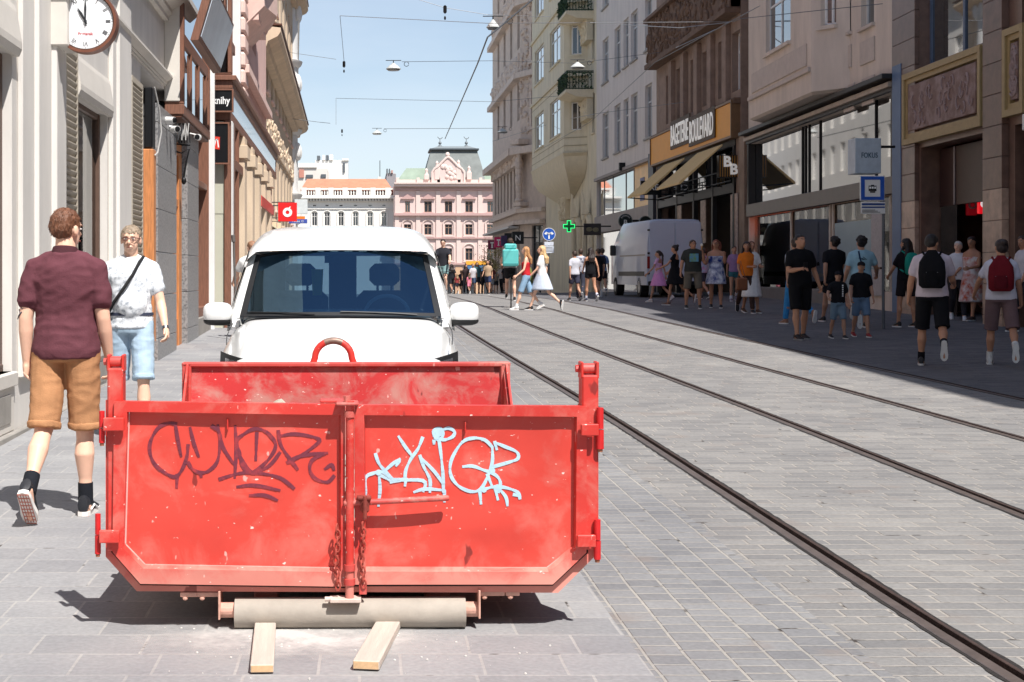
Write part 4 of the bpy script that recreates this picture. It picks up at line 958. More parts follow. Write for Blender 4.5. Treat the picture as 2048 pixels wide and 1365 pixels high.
low = [(0, .70, .72, .66, .22, .45, .60, .0, .05), (.06, .78, .80, .72, .2, .5, .70, .02, .08), (.22, .83, .85, .74, .18, .55, .80, .035, .10), (.6, .86, .885, .76, .18, .66, .90, .05, .10), (1.0, .87, .895, .79, .18, .74, .97, .055, .09), (1.42, .87, .897, .80, .18, .80, 1.03, .05, .08), (2.2, .87, .897, .80, .18, .85, 1.06, .03, .07), (4.0, .87, .895, .80, .2, .85, 1.06, .02, .07), (4.4, .84, .86, .78, .3, .85, 1.04, .02, .07)]
body_mesh(low, 40, 40).build('body', van_white, van, 'x')
# cabin: windscreen base at y 1.22, roof front at 2.02
zr = 1.76; zw = 1.575
def cab_half(y):                        # half widths and heights of the cabin against y
    return
WB = [(-.80, 1.24, 1.045), (.80, 1.24, 1.045)]
roof = [(1.80, .7, .78, .735, 1.2, 1.45, zw-.02, .02, .05), (1.95, .7, .79, .735, 1.2, 1.45, zw+.07, .03, .08), (2.2, .7, .80, .735, 1.2, 1.45, zr-.05, .035, .10), (2.6, .7, .80, .735, 1.2, 1.45, zr, .035, .11), (3.2, .7, .80, .735, 1.2, 1.45, zr+.01, .03, .11), (4.1, .7, .80, .73, 1.2, 1.45, zr-.01, .02, .1), (4.33, .7, .79, .72, 1.2, 1.45, zr-.06, .02, .1)]
# roof skin (only the upper part of each ring)
def roof_skin():
    rows = grid(roof, 24, 40); mb = MB(); j0 = 17; V = []
    for r in rows:
        q = r[j0:]; V += [tuple(p) for p in q]+[(-p[0], p[1], p[2]) for p in q[-2::-1]]
    m = 2*(41-j0)-1; F = [(i*m+k, i*m+k+1, (i+1)*m+k+1, (i+1)*m+k) for i in range(24) for k in range(m-1)]
    mb.add(V, F); return mb, rows
rmb, rrows = roof_skin(); rmb.build('roof', van_white, van, 'all')
# windscreen surface between cowl and roof front, bowed forward
def scr(u, v, off=0):                    # u -1..1 across, v 0..1 up
    hw = .785+(.705-.785)*v; y = 1.17+(1.84-1.17)*v+.16*abs(u)**2.2*(1-.3*v)-.03*math.sin(v*math.pi); z = 1.045+(zw-1.045)*v+.012*(1-u*u)
    z -= .05*abs(u)**3*v
    return Vector((hw*u, y-off*.6, z+off*.8))
def patch(fn, u0, u1, v0, v1, nu=24, nv=10):
    V = [fn(u0+(u1-u0)*i/nu, v0+(v1-v0)*j/nv) for j in range(nv+1) for i in range(nu+1)]
    return V, [(j*(nu+1)+i, j*(nu+1)+i+1, (j+1)*(nu+1)+i+1, (j+1)*(nu+1)+i) for j in range(nv) for i in range(nu)]
ws_o = MB().add(*patch(lambda u, v: scr(u, v, .004), -1, 1, .0, 1)).build('windscreen', ws_glass, van, 'all')
mb = MB()
for (a, b, c, d) in ((-1, -.935, 0, 1), (.935, 1, 0, 1), (-.935, .935, 0, .05), (-.935, .935, .955, 1)): mb.add(*patch(lambda u, v: scr(u, v, .007), a, b, c, d, 16, 8))
mb.build('windscreen_band', black_pl, ws_o, 'all')
# pillars: body coloured strips beside the screen down to the belt
def pillar(s_):
    rows = []
    for k in range(13):
        v = -.12+1.16*k/12; e = scr(s_, min(max(v, 0), 1.02)); e = Vector((e.x, e.y+(v if v < 0 else 0)*.5, e.z+(v if v < 0 else 0)*.65))
        o = Vector((s_*(.865-.10*max(v, 0)**1.2), e.y+.12, e.z-.0))
        o2 = Vector((o.x+s_*.012, o.y+.12, o.z-.02)); i2 = Vector((o.x-s_*.05, o.y+.14, o.z-.02)); i1 = Vector((e.x-s_*.02, e.y+.06, e.z-.03))
        mid = (e+o)/2+Vector((s_*.018, -.02, .006))
        rows.append([e, mid, o, o2, i2, i1])
    return MB().loft(rows)
for s_ in (-1, 1): pillar(s_).build('pillar', van_white, van, 'x')
# flanks above the belt
for s_ in (-1, 1):
    def fl(u, v, s_=s_):
        y = (1.42+.62*v)+(4.33-(1.42+.62*v))*u
        w = .895-.125*v**1.5-.02*(u**3); return Vector((s_*w, y, .93+(zw-.93)*v))
    def door_win(u, v): return False
    mb = MB(); V, F = patch(fl, 0, 1, 0, 1, 30, 14)
    def isg(i, j): return (1 <= i <= 8 and 3 <= j <= 11)
    F2 = [(j*31+i, j*31+i+1, (j+1)*31+i+1, (j+1)*31+i) for j in range(14) for i in range(30) if not isg(i, j)]
    mb.add(V, F2); sd_ = mb.build('side', van_white, van, 'all')
    F3 = [(j*31+i, j*31+i+1, (j+1)*31+i+1, (j+1)*31+i) for j in range(14) for i in range(30) if isg(i, j)]
    MB().add([p-Vector((s_*.004, 0, 0)) for p in V[3*31:12*31]], [(j*31+i, j*31+i+1, (j+1)*31+i+1, (j+1)*31+i) for j in range(8) for i in range(1, 9)]).build('side_window', glass_clear('van_side_glass', (.55, .66, .66), 1.5) if s_ < 0 else MC['van_side_glass'], sd_, 'all')
    # mirror
    pts = [(s_*.84, 1.56, .99), (s_*.95, 1.55, 1.01)]
    m_ = MB().tube(pts, [.035, .028], 10).build('mirror', black_pl, van, True)
    def sup(c, r, e, mb, z0=None, z1=None, n=18, m=12):
        rings = []
        for i in range(m+1):
            a = -math.pi/2+math.pi*i/m; ring = []
            for j in range(n):
                t = 2*math.pi*j/n; f = lambda q: math.copysign(abs(q)**e, q)
                x = f(math.cos(a))*f(math.cos(t)); y = f(math.cos(a))*f(math.sin(t)); z = f(math.sin(a))
                zz = c[2]+z*r[2]
                if z0 is not None: zz = max(zz, z0)
                if z1 is not None: zz = min(zz, z1)
                ring.append((c[0]+x*r[0], c[1]+y*r[1], zz))
            rings.append(ring)
        mb.loft(rings)
    mb = MB(); sup((s_*.975, 1.52, 1.072), (.115, .085, .085), .62, mb, z0=1.02); mb.build('mirror_cap', van_white, m_, True)
    mb = MB(); sup((s_*.965, 1.53, 1.02), (.125, .088, .048), .7, mb, z1=1.019); mb.build('mirror_base', black_pl, m_, True)
    # headlight
    def hl(u, v, s_=s_): 
        x = .46+.40*u; zt = .725+.07*u; zb = .60; return Vector((s_*x, .045+.46*u**2.4+.09*v+(-.02), zb+(zt-zb)*v))
    h = MB().add(*patch(lambda u, v: hl(u, v)+Vector((0, -.022+.03, .028)), 0, 1, 0, 1, 14, 8)).build('headlight', black_pl, van, 'all')
    MB().add(*patch(lambda u, v: hl(.16+.72*u, .1+.72*v)+Vector((0, -.012, .03)), 0, 1, 0, 1, 10, 6)).build('headlight_lens', M('headlight_chrome', (150, 152, 160), .15, .8, .6, 60), h, 'all')
    for yw in (.82, 3.5):
        w = MB().tube([(s_*.66, yw, .31-0), (s_*.86, yw, .31)], .31, 28).build('wheel', M('tyre_rubber', (30, 30, 30), .85), van, True)
        MB().tube([(s_*.80, yw, .31), (s_*.868, yw, .31)], .19, 20).build('rim', M('rim_steel', (120, 122, 124), .35, .7), w, True)
# panel line of the bonnet, bumper, grille, wiper
MB().box(-.42, .42, -.012, .02, .55, .66, .01).build('grille', black_pl, van)
MB().box(-.6, .6, -.015, .04, .26, .38, .01).build('lower_grille', black_pl, van)
for s_ in (-1, 1):
    mb = MB(); mb.tube([(s_*.815, .55, .872), (s_*.835, .8, .915), (s_*.848, 1.1, .948), (s_*.83, 1.25, 1.0)], .0035, 5); mb.build('bonnet_seam', black_pl, van)
cl = MB().add(*patch(lambda u, v: Vector((.80*u, 1.10+.12*abs(u)**2+.09*v, 1.055+.004*v-.02*u*u)), -1, 1, 0, 1, 20, 3)).build('cowl', black_pl, van, 'all')
wb_ = MB()
wb_.tube([scr(-.93, .045, .02), scr(-.5, .02, .022), scr(-.25, .0, .02)], .006, 6); wb_.tube([scr(.0, .035, .02), scr(.45, .02, .022), scr(.75, .0, .02)], .006, 6); wb_.build('wiper', black_pl, van)
# interior
cab_m = M('van_interior', (40, 42, 46), .8, 0, .1, 6)
MB().loft([[(x, 1.26, 1.0), (x, 1.45, 1.02), (x, 1.75, .99), (x, 1.8, .8), (x, 1.3, .8)] for x in (-.76, .76)]).build('dashboard', M('dashboard_grey', (58, 60, 62), .7), van)
for X in (-.36, .36):
    st = MB().box(X-.24, X+.24, 2.35, 2.5, .6, 1.24, .06).box(X-.25, X+.25, 1.9, 2.45, .45, .62, .05).build('seat', cab_m, van)
    MB().box(X-.13, X+.13, 2.4, 2.5, 1.28, 1.47, .05).tube([(X-.06, 2.45, 1.2), (X-.06, 2.45, 1.3)], .01, 6).tube([(X+.06, 2.45, 1.2), (X+.06, 2.45, 1.3)], .01, 6).build('headrest', cab_m, st)
MB().tube([(.37+.185*math.cos(t), 1.86-.05*math.sin(t), 1.03+.175*math.sin(t)) for t in [2*math.pi*k/28 for k in range(29)]], .015, 8).tube([(.2, 1.86, 1.02), (.54, 1.86, 1.02)], .02, 6).build('steering_wheel', M('wheel_grey', (120, 124, 130), .5), van, True)
MB().box(-.8, .8, 2.62, 2.65, .3, 1.02).box(-.8, -.5, 2.62, 2.65, 1.02, 1.55).box(-.12, .12, 2.62, 2.65, 1.02, 1.55).box(.5, .8, 2.62, 2.65, 1.02, 1.55).build('bulkhead', cab_m, van)
MB().box(-.79, .79, 2.0, 4.3, .35, .4).build('load_floor', cab_m, van)
MB().box(-.7, .7, 4.30, 4.34, .4, .95).box(-.7, -.55, 4.30, 4.34, .95, 1.6).box(-.06, .06, 4.30, 4.34, .95, 1.6).box(.55, .7, 4.30, 4.34, .95, 1.6).build('rear_door', van_white, van)
mb = MB(); mb.box(-.14, .08, 1.93, 1.94, 1.47, 1.53, .003); mb.build('rear_view_mirror', black_pl, van)
pp = MB().add([(.20, 1.45, 1.045), (.70, 1.42, 1.03), (.66, 1.62, 1.03), (.24, 1.66, 1.075)], [(0, 1, 2, 3)]).add([(.20, 1.45, 1.043), (.70, 1.42, 1.028), (.66, 1.62, 1.028), (.24, 1.66, 1.073)], [(3, 2, 1, 0)]).build('paper_sheet', M('white_paper', (240, 240, 238), .8)); pp.location = van.location; tag(pp, 'white sheet of paper lying on the dashboard of the white van', 'paper')
vest = MB().loft([[(-.26, 2.28, 1.42), (-.16, 2.28, 1.42), (-.16, 2.3, 1.42), (-.26, 2.3, 1.42)], [(-.25, 2.26, 1.2), (-.17, 2.26, 1.2), (-.17, 2.3, 1.2), (-.25, 2.3, 1.2)]]).build('yellow_vest', M('yellow_vest', (214, 204, 70), .8)); vest.location = van.location; tag(vest, 'folded yellow safety vest hanging inside the windscreen of the white van', 'vest')
mb = MB(); text_mb(mb, 'cpanco', -.33, 1.075, .03, 1.36, 1.361); o = mb.build('dash_lettering', M('dash_lettering', (190, 195, 200), .6), van)
MB().box(-.72, .72, 2.02, 4.2, zw-.02, zw-.01).build('headliner', M('headliner', (120, 122, 124), .9), van)
# ---------------------------------------------------------------- right side of the street
RS = .028; RX0 = 11.8
stone_b = M('brown_polished_stone', (112, 86, 74), .32, 0, .3, 3, .1, 30)
stone_b2 = M('pinkish_stone_slab', (176, 146, 126), .35, 0, .3, 4, .1, 30)
ochre = M('ochre_frame', (164, 140, 96), .55, 0, .12, 6)
blue_strip = M('blue_grey_sheet', (86, 110, 142), .5, 0, .08, 3)
beige_r = M('beige_render', (214, 199, 184), .85, 0, .15, 1.6, .12, 60, stretch=(1, 1, .25))
beige_t = M('beige_trim', (200, 186, 174), .8, 0, .08, 4)
brown_r = M('brown_sandstone', (146, 124, 110), .85, 0, .22, 2.2, .3, 30)
brown_t = M('dark_sandstone', (112, 88, 72), .85, 0, .3, 3, .4, 30)
dark_fr = M('dark_shop_frame', (40, 38, 38), .5, .1, .1, 8)
white_r = M('offwhite_render', (214, 206, 200), .85, 0, .10, 1.6, .1, 50, stretch=(1, 1, .25))
grey_tr = M('grey_window_trim', (150, 146, 142), .6, 0, .05, 5)
yell_r = M('yellow_grey_render', (216, 205, 180), .85, 0, .14, 1.6, .12, 50, stretch=(1, 1, .25))
yell_t = M('yellow_grey_trim', (214, 200, 172), .8, 0, .08, 3)
rosy = M('rosy_stone_render', (204, 186, 172), .85, 0, .14, 1.6, .25, 30)
rosy_t = M('rosy_stone_trim', (212, 194, 180), .8, 0, .14, 4, .2, 30)
orange_s = M('ochre_sign_face', (232, 154, 6), .5, 0, .04, 2)
tan_cloth = M('tan_awning_cloth', (226, 194, 136), .9, 0, .06, 4)
lit_glass = M('lit_shop_glass', (120, 118, 112), .03, 0, .5, 1.5, spec=1, coat=1)
mirror_g = M('mirror_shop_glass', (26, 28, 30), .02, 0, 0, spec=1, coat=1); mirror_g.node_tree.nodes['Principled BSDF'].inputs['IOR'].default_value = 2.1; mirror_g.node_tree.nodes['Principled BSDF'].inputs['Coat IOR'].default_value = 2.0
shop_in = M('shop_interior', (64, 54, 48), .9, 0, .6, 1.2)

def facelit(mb, b, ua, ub, n0, n1, z0, z1): b.box(mb, ua, ub, n0, n1, z0, z1)
# --- building H: brown polished stone
H = Bld('brown_stone_building', 'brown polished stone building with framed panels over the entrances at the right edge', 'R', 26.5, RX0, RS)
h0, h1 = 26.5, H.U(1812)
wa = (H.U(1980), H.U(1838), H.Z(1900, 112), 9.6); wb_2 = (26.6, H.U(2044), wa[2], 9.6)
ea = (H.U(1976), H.U(1842), -.2, H.Z(1900, 282)); eb = (26.6, H.U(2030), -.2, ea[3])
H.wall(stone_b, h0, h1, -.5, 16.4, [wa, wb_2, ea, eb], depth=.5, back=9)
# upper window with bluish frames
for w_ in (wa, wb_2): H.window(w_, M('slate_blue_frame', (92, 106, 128), .5), mirror_g, depth=.3, fw=.09, bars=(1, 0))
# framed ochre panel and its relief board
def board(ua, ub, z0, z1):
    mb = MB(); a = H.P(ua, 0, 0); b = H.P(ub, 0, 0)
    xs = sorted((a[0], b[0])); 
    for k, (i, o) in enumerate(((0, .13), (.13, .24))):
        mb.frame([(xs[0]+i, z0+i), (xs[1]-i, z0+i), (xs[1]-i, z1-i), (xs[0]+i, z1-i)], [(xs[0]+o, z0+o), (xs[1]-o, z0+o), (xs[1]-o, z1-o), (xs[0]+o, z1-o)], -.16+.05*k, .0)
    f = mb.build('sign_frame', ochre, H.root)
    MB().box(xs[0]+.3, xs[1]-.3, -.12, -.02, z0+.3, z1-.3, .01).build('relief_board', M('relief_board_brown', (118, 88, 78), .6, 0, .5, 3.2, .4, 14, col2=(158, 134, 130), amount=.56), f)
    mb = MB(); random.seed(4)
    for k in range(26):
        x = random.uniform(xs[0]+.5, xs[1]-.5); z = random.uniform(z0+.45, z1-.45); t0 = random.uniform(0, 6)
        mb.tube([(x+.13*math.cos(t0+j*.8)*(1-.1*j), -.125, z+.18*math.sin(t0+j*.8)*(1-.1*j)) for j in range(6)], .022, 5)
    mb.build('relief_swirls', M('relief_swirl_grey', (156, 134, 130), .7), f, True)
board(H.U(1975), H.U(1817), H.Z(1817, 292), H.Z(1817, 151)); board(26.6, H.U(2020), H.Z(1817, 292)+.05, H.Z(1817, 151)+.1)
# stone piers with joints
for (xa, xb, n) in ((1792, 1838, .1), (1979, 2018, .14)):
    a, b = sorted((H.U(xa), H.U(xb))); z = 0
    while z < 13:
        hh = .62; H.boxes('stone_pier', stone_b2 if (int(z*10) % 3 == 0) else stone_b, [(a, b, 0, n, z+.006, z+hh)], bev=.008); z += hh
# entrance: dark transom panels, glass doors, shelves of light
H.boxes('transom_panel', M('dark_red_transom', (58, 34, 32), .35, 0, .3, 1.5, spec=.3), [(ea[0]+.05, ea[1]-.05, -.45, -.4, 2.95, ea[3]-.05)])
H.boxes('transom_bar', M('pale_bar', (150, 140, 138), .4), [(ea[0]+1.1, ea[0]+1.16, -.4, -.37, 2.95, ea[3]-.05), (ea[0]+2.7, ea[0]+2.76, -.4, -.37, 2.95, ea[3]-.05)])
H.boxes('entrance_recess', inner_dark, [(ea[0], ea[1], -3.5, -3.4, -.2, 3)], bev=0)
H.boxes('shop_door_glass', shop_glass, [(ea[0]+.05, ea[0]+1.1, -.45, -.42, .3, 2.95), (ea[1]-1.0, ea[1]-.05, -.45, -.42, .3, 2.95)], bev=0)
def perp_sign(name, label, px, py, Y, w, h, mats, d=.12, group=None, cat='sign'):
    c = at(px, py, Y); r = empty(name, c, label, cat, 0, group); MB().box(-w/2, w/2, 0, d, -h/2, h/2, .01).build('board', mats, r); return r
redlit = M('lit_red_sign', (214, 20, 32), .4, 0, 0, emit=(230, 24, 38), es=.55)
whitelit = M('lit_white_sign', (240, 235, 235), .4, 0, 0, emit=(240, 232, 232), es=.5)
r = perp_sign('lit_red_sign', 'lit red square sign with a white ring emblem by the stone entrance', 1969, 408, 30.2, .22, .42, redlit)
MB().ringd((0, .0), .045, .088, -.006, -.001, 24).build('ring_emblem', whitelit, r); MB().prism([(0, .03), (.05, .1), (.09, .1), (.03, .02)], -.006, -.002).build('ring_tail', whitelit, r)
r = perp_sign('lit_red_sign', 'dim red sign with part of a white ring, left of the lit red sign', 1945, 410, 31.2, .2, .46, M('dim_red_sign', (150, 22, 32), .3, emit=(120, 10, 20), es=.3))
MB().ringd((.0, 0), .05, .095, -.006, -.001, 24).build('ring_emblem', M('dim_white', (190, 170, 172), .5), r)
# --- building I: beige, oriel, wide shopfront
I = Bld('oriel_building', 'beige building with a projecting oriel above a wide glass shopfront', 'R', h1+.02, RX0, RS)
i0, i1 = h1+.02, I.U(1497)
zs0, zs1 = I.Z(1650, 380), I.Z(1650, 234)          # upper glass band
ops = [(i0+.65, i1-.1, zs0, zs1), (i0+.65, i1-.1, 1.0, zs0-.42)]
rows = [I.rect(1683, 1702, -30, 68), I.rect(1722, 1748, -44, 52), I.rect(1516, 1546, 8, 112)]
I.wall(beige_r, i0+.6, i1, -.5, 16.6, ops+rows, depth=.25, back=9)
for o in rows: I.window(o, white_paint, depth=.2, bars=(0, 1), sill=beige_t)
I.boxes('blue_pillar', blue_strip, [(i0, i0+.58, -.3, .12, -.4, I.Z(1775, 142))])
I.boxes('dark_cornice', dark_fr, [(i0+.6, i1, 0, .35, 6.08, 6.2), (i0+.6, i1, 0, .1, zs1+.0, zs1+.1)])
I.boxes('awning_box', M('pale_awning_box', (176, 160, 144), .5, 0, .2, 3), [(i0+.7, i1, .02, .18, zs1+.1, 6.02)])
I.boxes('glass_band', mirror_g, [(i0+.65, i1-.1, -.2, -.16, zs0, zs1)], bev=0)
mu = [(I.U(x)-.025, I.U(x)+.025, -.16, -.12, zs0, zs1) for x in (1595, 1601, 1608, 1630, 1740)]+[(i0+.65, i0+.8, -.16, .08, zs0, zs1), (i1-.3, i1-.1, -.16, .08, zs0, zs1)]
I.boxes('mullion', dark_fr, mu)
I.boxes('transom', M('brown_transom', (70, 54, 46), .4, 0, .2, 3), [(i0+.6, i1, -.1, .08, zs0-.42, zs0)])
# lower glazing: panels with the strip signs behind the panes
lowz = (1.0, zs0-.42)
I.boxes('shop_pane', glass_clear('clear_shop_glass', (.85, .84, .82), 1.32), [(i0+.65, i1-.1, -.2, -.18, *lowz)], bev=0)
I.boxes('door_jamb', M('pale_jamb', (186, 176, 164), .5), [(I.U(x)-.06, I.U(x)+.06, -.17, -.12, -.1, lowz[1]) for x in (1573, 1650, 1656, 1745, 1770)])
I.boxes('shop_back', M('shop_back_glow', (158, 130, 112), .9, 0, .4, 1.6, emit=(150, 112, 90), es=.5), [(i0+.6, i1, -1.5, -1.45, -.3, 3.4)], bev=0)  # back wall given an added glow to brighten the dark shop
I.boxes('shop_floor', grey_tr, [(i0+.6, i1, -1.45, -.2, .9, 1.0)], bev=0)
I.boxes('orange_strip_sign', M('orange_strip', (236, 110, 56), .5, 0, .15, 2, emit=(236, 92, 40), es=1.1), [(I.U(1573)+.1, i1-.15, -.3, -.25, lowz[1]-.62, lowz[1]-.02)], bev=0)
I.boxes('dark_red_strip_sign', M('dark_red_strip', (120, 34, 24), .5, 0, .15, 2, emit=(150, 30, 20), es=.4), [(I.U(1648)+.1, I.U(1575)-.1, -.3, -.25, lowz[1]-.6, lowz[1]-.02)], bev=0)
def rtext(b, txt, uc, n, z, h, mat, parent=None, bold=.02, width=None, th=.02):
    mb = MB(); text_mb(mb, txt, 0, 0, h, -th, 0, bold=bold, width=width); p = b.P(uc, n, z)
    mb.v = [(v[0]+p[0], v[1]+p[1], v[2]+p[2]) for v in mb.v]; return mb.build('lettering', mat, parent or b.root)
rtext(I, 'KABE', (I.U(1598)+I.U(1646))/2, -.24, lowz[1]-.47, .3, M('pale_letters', (200, 190, 186), .5, emit=(220, 205, 200), es=.7), width=abs(I.U(1646)-I.U(1598))*.9)
I.boxes('teal_panel', M('teal_panel', (96, 128, 144), .3, 0, .05, 3), [(I.U(1742), I.U(1662), -.12, -.1, .7, I.Z(1700, 443))], bev=0)
I.boxes('notice_sheet', M('notice_paper', (176, 170, 168), .7, 0, .15, 14), [(I.U(1768), I.U(1747), .05, .06, 1.6, 3.1), (I.U(1768), I.U(1747), .05, .06, .9, 1.55)], bev=0)
I.boxes('stall_riser', M('grey_riser', (120, 116, 114), .6, 0, .1, 3), [(I.U(1650), i1, -.1, .05, -.4, 1.0)])
for k in range(7):
    u = I.U(1560)-k*.8 if k < 4 else I.U(1500)-k*.4
    I.boxes('shelf_display', M('shelf_%d' % (k % 3), [(190, 160, 130), (120, 60, 50), (80, 84, 92)][k % 3], .7, 0, .3, 8), [(u-.35, u+.25, -.9, -.6, 1.0, 1.8+.35*(k % 3))])
# oriel
ou0, ou1 = I.U(1700), I.U(1532); zb = I.Z(1610, 197, .75); oz = 13.6; zb += .1
mb = MB(); pl = [(ou0, 0), (ou0+.9, .75), (ou1-.9, .75), (ou1, 0)]
def poly_wall(b, pl, z0, z1, holes, mat, name='oriel'):
    mb = MB()
    for k in range(len(pl)-1):
        (ua, na), (ub, nb) = pl[k], pl[k+1]; hs = holes.get(k, [])
        f = lambda t, z, d=0: b.P(ua+(ub-ua)*t, na+(nb-na)*t-d, z)
        ts = sorted({0, 1}|{h[i] for h in hs for i in (0, 1)}); zz = sorted({z0, z1}|{h[i] for h in hs for i in (2, 3)})
        for i in range(len(ts)-1):
            for j in range(len(zz)-1):
                tm, zm = (ts[i]+ts[i+1])/2, (zz[j]+zz[j+1])/2
                if any(h[0] < tm < h[1] and h[2] < zm < h[3] for h in hs): continue
                mb.face([f(ts[i], zz[j]), f(ts[i+1], zz[j]), f(ts[i+1], zz[j+1]), f(ts[i], zz[j+1])])
        for h in hs:
            for (p, r_), (t, w) in (((h[0], h[2]), (h[0], h[3])), ((h[1], h[2]), (h[1], h[3])), ((h[0], h[2]), (h[1], h[2])), ((h[0], h[3]), (h[1], h[3]))):
                mb.face([f(p, r_), f(t, w), f(t, w, .2), f(p, r_, .2)])
    mb.face([b.P(u, n, z0) for u, n in pl]); mb.face([b.P(u, n, z1) for u, n in pl])
    o = mb.build(name, mat, b.root)
    for k in range(len(pl)-1):
        (ua, na), (ub, nb) = pl[k], pl[k+1]; f = lambda t, z, d=0: b.P(ua+(ub-ua)*t, na+(nb-na)*t-d, z)
        for h in holes.get(k, []):
            fm = MB(); w_ = h[1]-h[0]; e = .05/abs(math.hypot(ub-ua, nb-na))
            for (t0, t1, c0, c1) in ((h[0], h[0]+e, h[2], h[3]), (h[1]-e, h[1], h[2], h[3]), (h[0]+w_/2-e/2, h[0]+w_/2+e/2, h[2], h[3]), (h[0], h[1], h[2], h[2]+.07), (h[0], h[1], h[3]-.07, h[3]), (h[0], h[1], h[2]+(h[3]-h[2])*.68, h[2]+(h[3]-h[2])*.68+.06)):
                V = [f(t0, c0, .15), f(t1, c0, .15), f(t1, c1, .15), f(t0, c1, .15), f(t0, c0, .11), f(t1, c0, .11), f(t1, c1, .11), f(t0, c1, .11)]
                fm.add(V, [(3, 2, 1, 0), (4, 5, 6, 7), (0, 1, 5, 4), (1, 2, 6, 5), (2, 3, 7, 6), (3, 0, 4, 7)])
            wf = fm.build('oriel_window', white_paint, o)
            g = MB(); g.face([f(h[0], h[2], .14), f(h[1], h[2], .14), f(h[1], h[3], .14), f(h[0], h[3], .14)]); g.build('pane', dark_glass, wf)
            sl = MB(); V = [f(h[0]-e, h[2]-.1, -.1), f(h[1]+e, h[2]-.1, -.1), f(h[1]+e, h[2], -.1), f(h[0]-e, h[2], -.1), f(h[0]-e, h[2]-.1, 0), f(h[1]+e, h[2]-.1, 0), f(h[1]+e, h[2], 0), f(h[0]-e, h[2], 0)]
            sl.add(V, [(3, 2, 1, 0), (4, 5, 6, 7), (0, 1, 5, 4), (1, 2, 6, 5), (2, 3, 7, 6), (3, 0, 4, 7)]); sl.build('sill', mat, wf)
    return o
wz = I.Z(1615, 92)
poly_wall(I, pl, zb, oz, {1: [(.3, .7, wz, wz+2.0), (.3, .7, wz+3.6, wz+5.6)], 0: [(.35, .75, wz, wz+2)]}, beige_r)
MB().loft([[I.P(u, n, zb) for u, n in pl], [I.P(u*.96+.04*(ou0+ou1)/2, n*.9, zb-.07) for u, n in pl]]).build('oriel_base', beige_t, I.root)
I.boxes('panel', beige_t, [(ou0+1.3, ou1-1.3, .75, .79, wz-.95, wz-.35), (ou0+.95, ou1-.95, .75, .83, zb+.55, zb+.67)])
I.boxes('wall_panel', beige_t, [(I.U(1750), I.U(1722), 0, .04, rows[1][2]-.95, rows[1][2]-.35), (I.U(1704), I.U(1683), 0, .04, rows[0][2]-.95, rows[0][2]-.35), (I.U(1750), I.U(1726), 0, .04, rows[1][2]-2.0, rows[1][2]-1.3), (I.U(1710), I.U(1690), 0, .04, rows[1][2]-2.0, rows[1][2]-1.3)])
# --- building J: brown sandstone with the ochre sign
JX = 13.17
J = Bld('brown_sandstone_building', 'brown sandstone building with carved bands above an ochre shop fascia', 'R', 49.2, JX, 0)
j0, j1 = 49.2, J.U(1313)
oj = [J.rect(x-w, x+w, yt, yb) for x, w, yt, yb in ((1472, 8, 55, 178), (1443, 7, 85, 195), (1411, 6, 115, 214), (1387, 6, 118, 226), (1358, 5, 132, 238), (1337, 5, 148, 248))]
zt_ = sum(o[3] for o in oj)/6; zb_ = sum(o[2] for o in oj)/6
oj = [(o[0], o[1], zb_, zt_) for o in oj]
oj2 = [(o[0], o[1], zt_+2.9, zt_+5.0) for o in oj]; oj3 = [(o[0], o[1], zt_+6.4, zt_+8.6) for o in oj]
sz0, sz1 = J.Z(1400, 300), J.Z(1400, 240)
J.wall(brown_r, j0, j1, -.5, 18, oj+oj2+oj3+[(j0+.8, j1-.5, 0, sz0-.05)], depth=.4, back=9)
for o in oj+oj2+oj3: J.window(o, white_paint, depth=.28, fw=.09, bars=(1, 1))
J.boxes('pier', brown_r, [((a[1]+b[0])/2-.28, (a[1]+b[0])/2+.28, 0, .18, zb_-.3, zt_+.4) for a, b in zip(sorted(oj), sorted(oj)[1:])])
zc0, zc1 = zt_+.55, zt_+2.6
J.boxes('balcony_band', brown_t, [(j0, j1, 0, .55, zc0, zc0+.2), (j0, j1, 0, .35, zc0+.2, zc1), (j0, j1, 0, .6, zc1, zc1+.15)])
J.relief('carved_band', brown_t, j0+.2, j1-.2, zc0+.3, zc1-.1, .38, 300, .2, 9)
J.boxes('sill_course', brown_t, [(j0, j1, 0, .25, zb_-.5, zb_-.3)])
fs = empty('ochre_fascia_sign', (JX-.14, (j0+j1)/2, sz0), 'wide ochre fascia with white letters BAGETERIE BOULEVARD above the tan awnings', 'sign', R(-90))
W = (j1-j0)/2-.15; hS = sz1-sz0
MB().box(-W, W, -.14, .3, 0, hS, .02).build('board', orange_s, fs)
MB().frame([(-W-.08, -.08), (W+.08, -.08), (W+.08, hS+.08), (-W-.08, hS+.08)], [(-W, 0), (W, 0), (W, hS), (-W, hS)], -.18, .3).build('frame', M('brass_edge', (120, 90, 60), .5), fs)
wlet = M('white_channel_letters', (240, 236, 230), .4, 0, 0, emit=(240, 236, 230), es=.15)
def lpx(x): return -(J.U(x, .34)-(j0+j1)/2)
xa, xb = lpx(1341), lpx(1377); xc, xd = lpx(1378), lpx(1427)
for txt, a, b, z in (('BAGETERIE', xa, xb, .40*hS), ('BOULEVARD', xc, xd, .25*hS)):
    mb = MB(); text_mb(mb, txt, (a+b)/2, z, .85, -.215, -.195, bold=.012, width=(b-a)*.96); mb.build('lettering', wlet, fs)
    MB().box(a-.1, b+.1, -.19, -.14, z-.15, z+1.0).build('letter_shadow_board', M('letter_back', (70, 48, 24), .6), fs)
